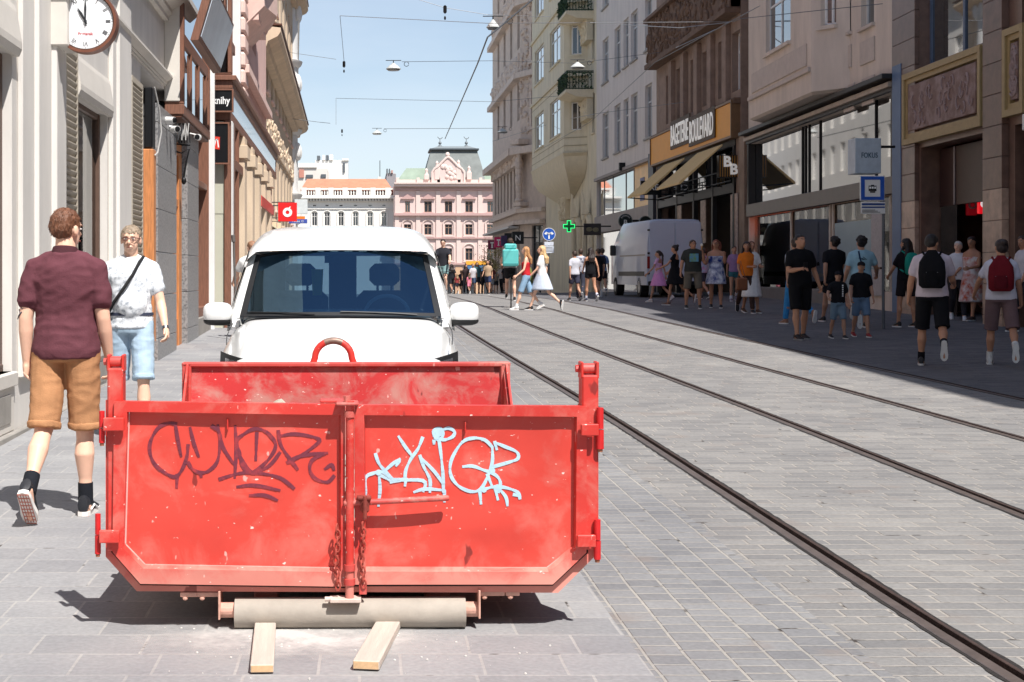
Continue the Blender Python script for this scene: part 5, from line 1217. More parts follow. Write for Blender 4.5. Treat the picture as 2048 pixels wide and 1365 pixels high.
# shopfront below: black frames, balcony rail, pale boards
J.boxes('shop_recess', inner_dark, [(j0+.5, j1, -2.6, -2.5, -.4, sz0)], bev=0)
fz = J.Z(1400, 372)
J.boxes('shop_frame', dark_fr, [(j0+.6, j1-.3, -.2, .06, fz-.55, fz-.2), (j0+.6, j1-.3, -.1, .04, sz0-.3, sz0-.06)]+[(u, u+.2, -.1, .08, -.2, sz0-.3) for u in (j0+.6, j0+3.6, j0+6.6, j0+9.6, j1-.6)])
J.boxes('upper_pane', shop_glass, [(j0+.8, j1-.5, -.3, -.27, fz-.2, sz0-.3)], bev=0)
J.boxes('stone_post', M('pale_post', (140, 118, 100), .6, 0, .2, 3), [(J.U(1494), J.U(1484), -.1, .1, -.3, sz0)])
J.boxes('menu_board', M('menu_board', (190, 170, 156), .6, 0, .3, 9), [(J.U(1478), J.U(1464), .02, .06, 1.2, fz-.6), (J.U(1414), J.U(1404), .02, .06, 2.6, fz-.6), (J.U(1365), J.U(1357), .02, .06, 2.6, fz-.6)])
J.boxes('rail', black_iron, [(j0+.8, j1-.5, .1, .13, fz+.25, fz+.3), (j0+.8, j1-.5, .1, .13, fz-.15, fz-.1)]+[(j0+1+k*.9, j0+1.04+k*.9, .1, .13, fz-.1, fz+.25) for k in range(12)])
for k, (xa, xb, lab) in enumerate(((1372, 1462, 'nearer tan awning tilted over the shopfront under the ochre sign'), (1283, 1385, 'farther tan awning tilted over the shopfront under the ochre sign'))):
    ua = J.U(1400+62-k*78-0); L_ = 3.6
    aw = empty('awning', (JX-.3, ua+1.9, sz0-.2), lab, 'awning', R(-90), 'tan awnings under the ochre fascia')
    MB().loft([[(x, 0, 0), (x, -1.55, -1.35), (x, -1.55, -1.42), (x, -1.5, -1.42), (x, 0, -.06)] for x in (-1.9, 1.9)]).build('awning_cloth', tan_cloth, aw)
    MB().tube([(-1.8, .0, -1.5), (-1.8, -1.5, -1.4)], .025, 5).tube([(1.8, .0, -1.5), (1.8, -1.5, -1.4)], .025, 5).build('awning_arm', black_iron, aw)
def box_sign(name, label, px, py, Y, w, h, mat, side_mat=None, stripes=None, group=None):
    r = perp_sign(name, label, px, py, Y, w, h, mat, .3, group); return r
r = box_sign('box_sign', 'black and gold striped box sign with the white letters BB beside the ochre fascia', 1460, 333, 49.6, .78, .78, black_sign)
mb = MB()
for k in range(9): mb.box(-.36+k*.085, -.325+k*.085, -.012, -.002, -.37, .37)
mb.build('gold_stripe', M('gold_stripe', (158, 112, 44), .5), r)
mb = MB(); text_mb(mb, 'B', -.1, .0, .36, -.03, -.013, bold=.04); mb.build('letter', wlet, r); mb = MB(); text_mb(mb, 'B', .13, -.27, .36, -.03, -.013, bold=.04); mb.build('letter', wlet, r)
MB().box(.39, .7, .1, .14, .2, .24).box(.39, .7, .1, .14, -.24, -.2).build('arm', black_iron, r)
r = perp_sign('box_sign', 'dark box sign seen half behind the glass right of the BB sign', 1508, 335, 48.5, .42, .8, M('dark_brown_sign', (52, 42, 38), .4)); mb = MB(); text_mb(mb, 'E', -.1, -.1, .3, -.02, -.001, bold=.02); mb.build('letter', M('dim_letter', (150, 150, 156), .6), r)
# --- building K: plain off-white
K = Bld('offwhite_building', 'plain off-white building with small grey windows and a long glass shopfront', 'R', j1+.02, JX, 0)
k0, k1 = j1+.02, K.U(1193)
def Wz(x, yt, yb): return K.Z(x, yb), K.Z(x, yt)
okk = []
for zr_ in (Wz(1211, 225, 316), Wz(1211, 77, 165)):
    for (xa, xb) in ((1205, 1217), (1229, 1241), (1247, 1257), (1262, 1275), (1290, 1304)):
        okk.append((min(K.U(xa), K.U(xb)), max(K.U(xa), K.U(xb)), zr_[0], zr_[1]))
dz = okk[5][2]-okk[0][2]
okk += [(a, b, c+dz, d+dz) for a, b, c, d in okk[5:10]]+[(a, b, c+2*dz, d+2*dz) for a, b, c, d in okk[5:10]]
gz0, gz1 = K.Z(1225, 428), K.Z(1225, 352); gl0 = gz0-.9
K.wall(white_r, k0, k1, -.5, okk[-1][3]+1.6, okk+[(k0+1.2, k1-.1, gz0, gz1), (k0+1.2, k1-.1, .6, gl0)], depth=.25, back=9)
for o in okk: K.window(o, M('white_grey_frame', (196, 196, 196), .5), depth=.18, fw=.08, bars=(1, 1), sill=grey_tr)
K.boxes('dark_pillar', M('slate_pillar', (62, 68, 78), .5), [(k0+.02, k0+1.1, 0, .15, -.4, gz1+.3)])
K.boxes('glass_band', mirror_g, [(K.U(1264), k1-.1, -.15, -.12, gz0, gz1)], bev=0)
K.boxes('orange_window_poster', M('orange_poster', (226, 170, 70), .35, 0, .2, 1.2), [(k0+1.2, K.U(1266), -.12, -.08, gz0, gz1)], bev=0)
K.boxes('poster_figure', M('poster_blue', (70, 80, 130), .5, 0, .3, 2), [(k0+3.0, k0+4.0, -.08, -.06, gz0+.3, gz1-.6)], bev=0)
K.boxes('mullion', grey_tr, [(u, u+.08, -.12, -.09, gz0, gz1) for u in (K.U(1264), K.U(1248), K.U(1222), K.U(1205))])
K.boxes('shop_pane', lit_glass, [(k0+1.2, k1-.1, -.15, -.12, .6, gl0)], bev=0)
K.boxes('yellow_poster', M('yellow_poster', (226, 180, 50), .4, 0, .2, 2), [(K.U(1300), K.U(1273), -.12, -.08, gl0-1.2, gl0-.1)], bev=0)
K.boxes('transom', M('grey_transom', (150, 140, 136), .6, 0, .1, 2), [(k0+1.1, k1, 0, .12, gl0, gz0), (k0+1.1, k1, 0, .16, gz1, gz1+.16)])
K.boxes('wall_lamp', black_iron, [(K.U(1250)-.1, K.U(1250)+.1, 0, .3, okk[0][2]-1.1, okk[0][2]-.7)])
r = perp_sign('black_shop_sign', 'black sign reading CRE partly hidden by the farther tan awning', 1302, 376, 62.5, .9, .62, black_sign); mb = MB(); text_mb(mb, 'CRE', 0, -.1, .26, -.03, -.002, bold=.01); mb.build('lettering', white_sign, r)
def round_sign(label, px, py, Y, rad, letter, top=None):
    c = at(px, py, Y); r = empty('round_sign', c, label, 'sign', 0, 'round black B signs'); MB().disc((0, 0), rad, 0, .12, 36).build('disc', M('green_black_sign', (20, 34, 32), .35), r, 'x')
    MB().ringd((0, 0), rad*.9, rad*.97, -.012, .0, 36).build('rim_line', M('sign_dim_line', (120, 128, 126), .5), r)
    mb = MB(); text_mb(mb, letter, 0, -rad*.55, rad*.72, -.014, -.001, bold=.01); mb.build('lettering', white_sign, r)
    if top:
        mb = MB(); 
        for k, chh in enumerate(top):
            st = len(mb.v); text_mb(mb, chh, 0, rad*.62, rad*.2, -.014, -.001); a = R((k-(len(top)-1)/2)*17)
            mb.xf(lambda p: Vector((p.x*math.cos(a)+p.z*math.sin(a), p.y, -p.x*math.sin(a)+p.z*math.cos(a))), st)
        mb.build('arched_lettering', white_sign, r)
    MB().box(rad, rad+.5, .04, .08, -.05, .05).build('arm', black_iron, r)
round_sign('round black sign with a white letter B hanging above the parked grey van', 1251, 442, 62, .31, 'B', 'BERNARD')
round_sign('dimmer round black sign with a reversed letter, right of the one above the parked van', 1291, 445, 60, .27, 'A')
# --- building L: yellow-grey with oriel and balconies
L = Bld('yellow_oriel_building', 'yellow-grey building with a stone oriel, green-railed balconies and arched doors', 'R', k1+.02, JX, 0)
l0, l1 = k1+.02, L.U(1092)
zoB, zoT = L.Z(1130, 325), 27
side_w = [(l0+.6, l0+1.5, z, z+2.2) for z in (zoB+.8, zoB+4.9, zoB+9, zoB+13.1)]
L.wall(yell_r, l0, l1, -.5, 27, side_w+[(l0+1.2, l0+3.0, -.2, 4.4), (l0+5.2, l0+7, -.2, 4.6)], depth=.4, back=9)
for o in side_w: L.window(o, white_paint, depth=.25, bars=(0, 1), sill=yell_t)
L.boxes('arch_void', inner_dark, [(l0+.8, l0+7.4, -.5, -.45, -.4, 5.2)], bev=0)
mb = MB()
for uc in (l0+2.1, l0+6.1):
    pts = [L.P(uc-1, .12, -.3), L.P(uc-1, .12, 3.6)]+[L.P(uc-1*math.cos(R(a)), .12, 3.6+1.1*math.sin(R(a))) for a in range(15, 180, 15)]+[L.P(uc+1, .12, 3.6), L.P(uc+1, .12, -.3)]
    mb.tube(pts, .22, 8)
mb.build('arch_moulding', yell_t, L.root, True)
for uc in (l0+2.1, l0+6.1):
    mb = MB(); mb.loft([[L.P(uc+a*(1-k/6.), .2+.05*k, 4.8+k*.28) for a in (-.55, .55)]+[L.P(uc+.3*(1-k/6.), .5, 4.8+k*.28), L.P(uc-.3*(1-k/6.), .5, 4.8+k*.28)] for k in range(6)]); mb.build('finial', yell_t, L.root)
oa, ob = l0+3.2, l1-1.5; on = 1.25
pl = [(oa, 0), (oa+.7, on), (ob-.7, on), (ob, 0)]
hol = {0: [(.25, .75, z, z+2.3) for z in (zoB+1.2, zoB+5.6, zoB+10, zoB+14.2)], 1: [(.1, .4, z, z+2.3) for z in (zoB+1.2, zoB+5.6, zoB+10, zoB+14.2)]+[(.6, .9, z, z+2.3) for z in (zoB+1.2, zoB+5.6, zoB+10, zoB+14.2)]}
poly_wall(L, pl, zoB, zoT, hol, yell_r)
zq = zoB+.3
while zq < zoB+4.2:                     # stone courses of the lower oriel
    if zoB+1.1 < zq < zoB+3.55: zq += .46; continue
    mb = MB(); mb.loft([[L.P((oa+ob)/2+(u-(oa+ob)/2)*1.006, n*1.015, zq+d_) for u, n in pl] for d_ in (0, .035)]); mb.build('stone_course', M('course_shade', (170, 158, 134), .85), L.root); zq += .46
mb = MB(); cu_, cn_ = (oa+ob)/2, .1
mb.loft([[L.P(cu_+(u-cu_)*f, n*g+.02, z) for u, n in pl] for f, g, z in ((1.0, 1.0, zoB), (1.03, 1.05, zoB-.12), (1.0, 1.0, zoB-.3), (.99, .93, zoB-.9), (.9, .72, zoB-1.5), (.66, .42, zoB-2.0), (.4, .12, zoB-2.5))]); mb.build('oriel_base', yell_t, L.root, True)
L.relief('oriel_corbel_ornament', yell_t, cu_-1.4, cu_+1, zoB-3.6, zoB-2.4, .3, 30, .22, 3)
for z in (zoB+4.3, zoB+8.6, zoB+12.9):
    mb = MB(); mb.loft([[L.P(cu_+(u-cu_)*1.05, n*1.08+.02, z+dz_) for u, n in pl] for dz_ in (0, .2)]); mb.build('oriel_band', yell_t, L.root)
for k, bz in enumerate((CZ+(CY-192)*(l0+2.7)/FOC, CZ+(CY-38)*(l0+2.7)/FOC)):
    ua_, ub_ = l0+1.0, l0+4.4; bn = 1.55
    mb = MB(); mb.loft([[L.P(ua_, 0, bz-.3), L.P(ua_, bn*.6, bz-.25), L.P(ua_, bn, bz), L.P(ua_, bn, bz+.16), L.P(ua_, 0, bz+.16)], [L.P(ub_, 0, bz-.3), L.P(ub_, bn*.6, bz-.25), L.P(ub_, bn, bz), L.P(ub_, bn, bz+.16), L.P(ub_, 0, bz+.16)]])
    bal = mb.build('balcony', yell_t, L.root)
    L.relief('balcony_corbel', yell_t, ua_+.4, ub_-.4, bz-1.3, bz-.35, .35, 26, .26, 12+k, bal)
    mb = MB(); zz = bz+.16
    gs = M('green_iron_rail', (40, 62, 44), .6, .2, .2, 8)
    for t in [i/26 for i in range(27)]: mb.tube([L.P(ua_+(ub_-ua_)*t, bn-.06, zz), L.P(ua_+(ub_-ua_)*t, bn-.06, zz+1.0)], .022, 4)
    for uu in (ua_, ub_):
        for t in [i/9 for i in range(10)]: mb.tube([L.P(uu, bn*t-.04, zz), L.P(uu, bn*t-.04, zz+1.0)], .022, 4)
    for h_ in (0.05, .95, 1.03): mb.tube([L.P(ua_, 0, zz+h_), L.P(ua_, bn-.05, zz+h_), L.P(ub_, bn-.05, zz+h_), L.P(ub_, 0, zz+h_)], .035, 5)
    mb.build('railing', gs, bal)
    mb = MB(); random.seed(k)
    for i in range(420):
        u = random.uniform(ua_, ub_); z = zz+random.uniform(.1, .95); p = L.P(u, bn+random.uniform(-.12, .05), z) if i % 3 else L.P(ua_+random.uniform(-.06, .06), random.uniform(.1, bn), z)
        q = Vector(p); d = Vector((random.uniform(-1, 1), random.uniform(-1, 1), random.uniform(-1, 1))).normalized()*.09; e = d.cross(Vector((.3, .5, 1))).normalized()*.05
        mb.face([q-d, q+e, q+d, q-e])
    f_ = mb.build('creeper', M('creeper_green', (48, 74, 44), .8, 0, .4, 3), bal)
for k in range(3):
    z = 7.5+k*4.2
# --- building N: ornate corner building, chamfered towards the camera
cxp = lambda x, Y: (x-CX)*Y/FOC
N1 = Vector((13.17, 100.9)); N2 = Vector((11.75, 104.2)); YN = 126
zN = lambda y, Y: CZ-(y-CY)*Y/FOC
nb = Bld('ornate_corner_building', 'ornate rosy corner building with arched windows at the far end of the right side', 'R', 104.2, 11.75, 0)
zz0 = zN(385-40, 106); band0, band1 = zN(415, 108), zN(338, 108)
us_ = [(104.6+k*2.55, 106.2+k*2.55) for k in range(8)]
opn = [(a, b, band0, band1) for a, b in us_]+[(a, b, band0+6.3+k*5.3, band0+9.2+k*5.3) for k in range(3) for a, b in us_[::2]]+[(a, b, 1.2, 4.6) for a, b in us_]
nb.wall(rosy, 104.2, YN, -3, 28, opn, depth=.4, back=9)
for o in opn: nb.window(o, M('dark_grey_frame', (70, 70, 72), .5), depth=.3, fw=.1, bars=(0, 1))
for z, n, h in ((band1+.7, .9, .5), (band0-.6, .35, .3), (band1+6.3, .5, .4), (band1+11.6, .5, .4), (5.0, .5, .3), (27, 1, .8)): nb.boxes('string_course', rosy_t, [(104.2, YN, 0, n, z, z+h)])
nb.boxes('shop_canopy', M('pale_canopy', (186, 182, 178), .5), [(104.2, YN, .1, .9, 4.75, 4.9)])
for k in range(3): nb.relief('carved_frieze', rosy_t, 105, 125, band0+9.9+k*5.3, band0+11.0+k*5.3, .14, 110, .34, 21+k)
nb.relief('cornice_ornament', rosy_t, 104.4, 124, band1+.2, band1+.8, .3, 80, .3, 22)
# chamfer facet facing the camera
dN = (N2-N1); Ld = dN.length; angN = math.atan2(-dN.y, -dN.x)
ch_ = empty('x', (N1.x, N1.y, 0), None, None, 0); 
nf = Bld('x', None, 'F', 0, 0); bpy.data.objects.remove(nf.root); bpy.data.objects.remove(ch_)
fac = bpy.data.objects.new('corner_facet', None); scene.collection.objects.link(fac); fac.parent = nb.root
fac.matrix_parent_inverse = Matrix(); 
# facet local frame: x runs from N2 (left in view) to N1 (right), -y faces the street
rootinv = (Matrix.Translation(nb.root.location) @ Matrix.Rotation(nb.root.rotation_euler.z, 4, 'Z')).inverted()
fm_ = Matrix.Translation((N2.x, N2.y, 0)) @ Matrix.Rotation(math.atan2(N1.y-N2.y, N1.x-N2.x), 4, 'Z')
TM = rootinv @ fm_
bpy.data.objects.remove(fac)
class Facet(Bld):
    def __init__(s, root): s.s = 1; s.side = 'F'; s.u0 = 0; s.X0 = 0; s.slope = 0; s.root = root
    def P(s, u, n, z): return tuple(TM @ Vector((u, -n, z)))
    def box(s, mb, ua, ub, n0, n1, z0, z1, bev=0):
        st = len(mb.v); mb.box(min(ua, ub), max(ua, ub), -max(n0, n1), -min(n0, n1), z0, z1, bev); mb.xf(lambda p: TM @ p, st); return mb
ft = Facet(nb.root)
um0, um1 = 1.95, 2.95
fo = [(um0, um1, zN(115, 102), zN(48, 102)), (um0, um1, zN(247, 102), zN(182, 102)), (um0, um1, zN(115, 102)+7.5, zN(115, 102)+10), (um0-.3, um1+.3, 1.0, 4.9)]
ft.wall(rosy, 0, Ld, -3, 28, fo, depth=.35, back=0)
for o in fo[:3]: ft.window(o, M('pale_lilac_frame', (188, 190, 206), .5), depth=.2, fw=.09, bars=(1, 1))
ft.window(fo[3], M('dark_grey_frame', (70, 70, 72), .5), depth=.2)
for o in fo[:3]:
    mb = MB(); c = (o[0]+o[1])/2
    mb.tube([ft.P(c-.75*math.cos(R(a)), .15, o[3]+.1+.7*math.sin(R(a))) for a in range(0, 181, 15)], .13, 6)
    for q_ in (-.7, .7): ft.box(mb, c+q_-.12, c+q_+.12, 0, .2, o[2]-.2, o[3]+.15, .02)
    ft.box(mb, c-.9, c+.9, 0, .3, o[2]-.4, o[2]-.2, .02); mb.build('window_surround', rosy_t, nb.root)
    mb = MB(); random.seed(31)
    for i in range(26): mb.ell(ft.P(c+random.uniform(-.75, .75), .15, o[3]+random.uniform(.2, 1.1)), (.14, .12, .16), 7, 5)
    mb.build('window_carving', rosy_t, nb.root, True)
for z, n, h in ((band1+.7, .9, .5), (band0-.6, .35, .3), (band1+6.3, .5, .4), (band1+11.6, .5, .4), (5.0, .5, .3), (27, 1, .8)):
    mb = MB(); ft.box(mb, 0, Ld, 0, n, z, z+h); mb.build('string_course', rosy_t, nb.root)
mb = MB(); random.seed(8)
for i in range(150): mb.ell(ft.P(random.uniform(.1, 1.7), .05, random.uniform(band1+2, 26)), (.2*random.uniform(.4, 1), .15, .25*random.uniform(.4, 1)), 7, 5)
mb.build('facet_ornament', rosy_t, nb.root, True)
# statue (atlas) on the corner building
def stonefig(root, c, h, mat):
    mb = MB(); k = h/4.2
    def e(x, z, rx, ry, rz): mb.ell((c[0]+x*k, c[1]-ry*k*.4, c[2]+z*k), (rx*k, ry*k, rz*k), 10, 8)
    e(0, 3.55, .26, .28, .34); e(0, 2.8, .5, .34, .62); e(-.02, 2.2, .4, .3, .5); e(.05, 1.5, .4, .32, .6); e(0, .85, .3, .28, .6); e(.03, .3, .24, .24, .45); e(0, -.1, .42, .34, .22)
    for s_ in (-1, 1): mb.tube([(c[0]+s_*.42*k, c[1]-.1*k, c[2]+3.1*k), (c[0]+s_*.72*k, c[1]-.15*k, c[2]+3.45*k), (c[0]+s_*.38*k, c[1]-.15*k, c[2]+4.0*k)], [.16*k, .14*k, .11*k], 8, round_=True)
    o = mb.build('statue_core', mat, root, True); return o
sc = TM @ Vector((.62, -.35, zN(398, 103)))
so = stonefig(nb.root, sc, (398-292)*103/FOC, rosy_t)
so.name = 'atlas_statue'
mb = MB(); ft.box(mb, .1, 1.2, 0, .7, zN(404, 103)-.3, zN(404, 103), .03); mb.build('statue_base', rosy_t, nb.root); mb = MB(); ft.box(mb, .0, 1.3, 0, .9, zN(292, 103)+.1, zN(292, 103)+.5, .03); mb.build('statue_bracket', rosy_t, nb.root)

# ---------------------------------------------------------------- far end of the street
YF = 190; kf = YF/FOC
pinkf = M('far_pink_render', (212, 188, 180), .85, 0, .04, .4); pinkt = M('far_pink_trim', (216, 194, 184), .8, 0, .04, .6); pinkd = M('far_pink_band', (186, 152, 146), .8, 0, .05, .6)
roofg = M('green_slate_roof', (136, 150, 132), .7, 0, .15, .7); roofd = M('slate_roof', (112, 116, 112), .7, 0, .2, .9)
tile = M('orange_tile_roof', (196, 126, 98), .85, 0, .15, 1.2, .3, 6)
PB = Bld('pink_palace', 'pink palace with a slate mansard dome and gable closing the end of the street', 'F', cxp(788, YF), YF)
X = lambda px: cxp(px, YF)
Zf = lambda py: CZ-(py-CY)*kf
cols = [815, 856, 897, 938, 981, 1022]
row1 = [(X(c)-w, X(c)+w, Zf(425), Zf(403)) for c, w in zip(cols, (.32, .5, .5, .5, .42, .5))]
row2 = [(X(c)-.48, X(c)+.48, Zf(470), Zf(449)) for c in cols]
row3 = [(X(c)-.48, X(c)+.48, Zf(521), Zf(497)) for c in cols]
gr = [(X(c)-.9, X(c)+.9, -1.6, Zf(548)) for c in cols]
PB.wall(pinkf, X(788), X(1040), -3, Zf(370), row1+row2+row3+gr, depth=.35, back=20)
wf = M('far_window_frame', (150, 120, 100), .6)
for o in row1+row2+row3: PB.window(o, wf, depth=.2, fw=.07, bars=(1, 1))
for o in gr: PB.window(o, dark_fr, depth=.2, fw=.1)
for y, n, h, m in ((432, .5, .34, pinkd), (478, .3, .2, pinkd), (530, .3, .25, pinkd), (374, .8, .35, pinkt), (369, 1.0, .2, pinkt), (381, .3, .2, pinkd)): PB.boxes('string_course', m, [(X(788), X(1040), 0, n, Zf(y), Zf(y)+h)])
for o in row1:
    c = (o[0]+o[1])/2; MB_ = MB(); PB.box(MB_, c-.9, c+.9, 0, .3, o[3]+.28, o[3]+.42); MB_.prism([PB.P(c-.8, 0, 0)[:1]+(o[3]+.42,), PB.P(c+.8, 0, 0)[:1]+(o[3]+.42,), PB.P(c, 0, 0)[:1]+(o[3]+.95,)], -.25, 0); PB.box(MB_, o[0]-.2, o[1]+.2, 0, .2, o[2]-.2, o[2]-.02); MB_.build('window_pediment', pinkd, PB.root)
for o in row2+row3:
    c = (o[0]+o[1])/2; m_ = MB(); m_.tube([PB.P(c-.72, .08, o[2]), PB.P(c-.72, .08, o[3])]+[PB.P(c-.72*math.cos(R(a)), .08, o[3]+.6*math.sin(R(a))) for a in range(15, 180, 15)]+[PB.P(c+.72, .08, o[3]), PB.P(c+.72, .08, o[2])], .1, 5)
    PB.box(m_, o[0]-.35, o[1]+.35, 0, .22, o[2]-.28, o[2]-.08); m_.build('window_surround', pinkt, PB.root)
PB.boxes('pilaster', pinkt, [(X(x)-.28, X(x)+.28, 0, .16, Zf(528), Zf(382)) for x in (794, 836, 876, 917, 960, 1001)])
PB.boxes('ground_band', M('far_tan_stone', (196, 160, 128), .85, 0, .1, .5), [(a, b, 0, .1, -3, Zf(534)) for a, b in ((X(788), gr[0][0]), (gr[0][1], gr[1][0]), (gr[1][1], gr[2][0]), (gr[2][1], gr[3][0]), (gr[3][1], gr[4][0]), (gr[4][1], gr[5][0]))])
# side roofs, mansard, gable, finials
for xa, xb in ((790, 868), (955, 1040)):
    mb = MB(); mb.loft([[(X(xa)-PB.u0, .2, Zf(368)), (X(xb)-PB.u0, .2, Zf(368)), (X(xb)-PB.u0, 9, Zf(368)), (X(xa)-PB.u0, 9, Zf(368))], [(X(xa+24)-PB.u0, 2.6, Zf(334)), (X(xb-6)-PB.u0, 2.6, Zf(334)), (X(xb-6)-PB.u0, 6, Zf(334)), (X(xa+24)-PB.u0, 6, Zf(334))]])
    mb.build('side_roof', roofg, PB.root)
ux = lambda px: X(px)-PB.u0
mb = MB(); R_ = []
for t in range(7):
    f = t/6; xa = 848+(865-848)*f+8*math.sin(f*math.pi)*0-7*(f*(1-f)); xb = 972-(972-957)*f+7*(f*(1-f)); y = 368+(297-368)*f
    R_.append([(ux(xa), .4+2.4*f, Zf(y)), (ux(xb), .4+2.4*f, Zf(y)), (ux(xb), 9-2*f, Zf(y)), (ux(xa), 9-2*f, Zf(y))])
mb.loft(R_); mb.build('mansard_roof', roofd, PB.root)
MB().box(ux(861), ux(961), 2.3, 7.6, Zf(298), Zf(294), .05).build('roof_cornice', M('dark_lead', (60, 66, 70), .6), PB.root)
MB().loft([[(ux(864), 2.6, Zf(294)), (ux(958), 2.6, Zf(294)), (ux(958), 7.3, Zf(294)), (ux(864), 7.3, Zf(294))], [(ux(880), 4.5, Zf(287)), (ux(944), 4.5, Zf(287)), (ux(944), 5.3, Zf(287)), (ux(880), 5.3, Zf(287))]]).build('roof_cap', M('lead_roof', (128, 134, 134), .6), PB.root)
gab = [(864, 368), (864, 345), (869, 338), (876, 334), (882, 327), (888, 321), (892, 317), (896, 315), (900, 317), (904, 321), (910, 327), (916, 334), (923, 338), (928, 345), (928, 368)]
mb = MB(); gl_, gr_ = gab[:8], gab[:6:-1]
mb.loft([[(ux(a), -.3, Zf(b)), (ux(c), -.3, Zf(b)), (ux(c), .5, Zf(b)), (ux(a), .5, Zf(b))] for (a, b), (c, d) in zip(gl_, gr_)]); mb.build('gable', pinkf, PB.root)
MB().tube([(ux(a), -.32, Zf(b)) for a, b in gab], .16, 6).build('gable_moulding', pinkt, PB.root, True)
mb = MB(); random.seed(2)
for i in range(16): mb.ell((ux(897+random.uniform(-13, 13)), -.32, Zf(345+random.uniform(-12, 12))), (.3, .14, .3), 7, 5)
MB().ell((ux(895), -.1, Zf(310)), (.3, .25, .35), 8, 6).build('gable_ball', pinkt, PB.root, True)
mb.build('gable_carving', pinkt, PB.root, True)
for px, py in ((853, 337), (874, 322), (917, 320), (938, 332)):
    m_ = MB(); m_.box(ux(px)-.32, ux(px)+.32, -.37, .3, Zf(360), Zf(py+13), .03).tube([(ux(px), 0, Zf(py+13)), (ux(px), 0, Zf(py+8)), (ux(px), 0, Zf(py+4)), (ux(px), 0, Zf(py))], [.3, .16, .22, .04], 8); m_.build('stone_finial', pinkt, PB.root, True)
for px in (884, 938):
    m_ = MB(); m_.tube([(ux(px), 4.8, Zf(287)), (ux(px), 4.8, Zf(270))], .05, 5).ell((ux(px), 4.8, Zf(280)), (.22, .22, .22)).ell((ux(px), 4.8, Zf(287)), (.3, .3, .2))
    m_.tube([(ux(px-5), 4.8, Zf(267)), (ux(px-2), 4.8, Zf(271)), (ux(px+3), 4.8, Zf(271)), (ux(px+5), 4.8, Zf(268))], .05, 5); m_.build('roof_finial', M('finial_iron', (120, 124, 126), .5, .4), PB.root)
PB.boxes('attic_wall', pinkt, [(X(790), X(1040), -.8, .1, Zf(367), Zf(360))])
for c in cols: PB.boxes('parapet_block', pinkt, [(X(c-20)-.2, X(c-20)+.2, .1, .3, Zf(367), Zf(356))])
# shop sign on ground floor and bare tree before it
r = empty('shop_sign', at(953, 530, YF-.6), 'small yellow and blue shop sign on the ground floor of the pink palace', 'sign'); MB().box(-1.4, 1.4, 0, .2, 0, .5).build('sign_board', M('far_yellow', (230, 160, 50), .5), r); MB().box(-1.4, 1.4, 0, .2, -1.3, -.1).build('sign_lower_board', M('far_blue', (70, 110, 150), .5), r)
# --- white building with orange roof
WBd = Bld('white_arched_building', 'white building with a row of small arched windows, balustrade and orange tiled roof', 'F', X(590), YF+3)
X2 = lambda px: cxp(px, YF+3); Z2 = lambda py: CZ-(py-CY)*(YF+3)/FOC
wh = M('far_white_render', (226, 222, 214), .8, 0, .03, .4)
ww_ = [(X2(c)-.34, X2(c)+.34, Z2(452), Z2(425)) for c in (629, 654, 682, 711, 740, 768)]
sl_ = [(X2(c)-.22, X2(c)+.22, Z2(413), Z2(410)) for c in (629, 654, 682, 711, 740, 768)]
WBd.wall(wh, X2(590), X2(787), -3, Z2(398), ww_+sl_+[(a-.1, b+.1, Z2(505), Z2(475)) for a, b, c, d in ww_], depth=.3, back=18)
for o in ww_: 
    WBd.window(o, wh, depth=.15, fw=.05, bars=(1, 1))
    c = (o[0]+o[1])/2; m_ = MB(); m_.tube([WBd.P(c-.5, .05, o[2]), WBd.P(c-.5, .05, o[3]-.25)]+[WBd.P(c-.5*math.cos(R(a)), .05, o[3]-.25+.45*math.sin(R(a))) for a in range(20, 180, 20)]+[WBd.P(c+.5, .05, o[3]-.25), WBd.P(c+.5, .05, o[2])], .07, 5); m_.build('window_surround', wh, WBd.root)
for o in sl_: WBd.window(o, wh, depth=.15, fw=.03, bars=(0, 0))
WBd.boxes('cornice', wh, [(X2(590), X2(787), 0, .9, Z2(398), Z2(394)), (X2(590), X2(787), 0, .5, Z2(403), Z2(398)), (X2(590), X2(787), 0, .15, Z2(419), Z2(417))])
mb = MB()
u = X2(612)
while u < X2(787): WBd.box(mb, u, u+.14, .2, .5, Z2(402.5), Z2(398.5)); u += .4
mb.build('dentils', M('far_shade_dentil', (190, 186, 178), .8), WBd.root)
WBd.boxes('balustrade_rail', wh, [(X2(606), X2(787), -.3, .1, Z2(380), Z2(377)), (X2(606), X2(787), -.3, .1, Z2(394), Z2(391))]+[(X2(x)-.35, X2(x)+.35, -.3, .14, Z2(391), Z2(376)) for x in (608, 636, 662, 690, 718, 746, 776)])
mb = MB(); u = X2(612)
while u < X2(785): mb.tube([WBd.P(u, -.1, Z2(391)), WBd.P(u, -.1, Z2(386)), WBd.P(u, -.1, Z2(380))], [.07, .12, .06], 5); u += .36
mb.build('balusters', wh, WBd.root)
u2 = lambda px: X2(px)-WBd.u0
MB().loft([[(u2(600), .8, Z2(380)), (u2(786), .8, Z2(380)), (u2(786), 14, Z2(380)), (u2(600), 14, Z2(380))], [(u2(612), 4.5, Z2(354)), (u2(772), 4.5, Z2(354)), (u2(772), 10, Z2(354)), (u2(612), 10, Z2(354))]]).build('roof', tile, WBd.root)
MB().box(u2(757), u2(763), 5, 6.5, Z2(358), Z2(349)).build('chimney', wh, WBd.root)
MB().tube([(u2(761), 5.5, Z2(354)), (u2(761), 5.5, Z2(315))], .05, 5).build('antenna', black_iron, WBd.root)
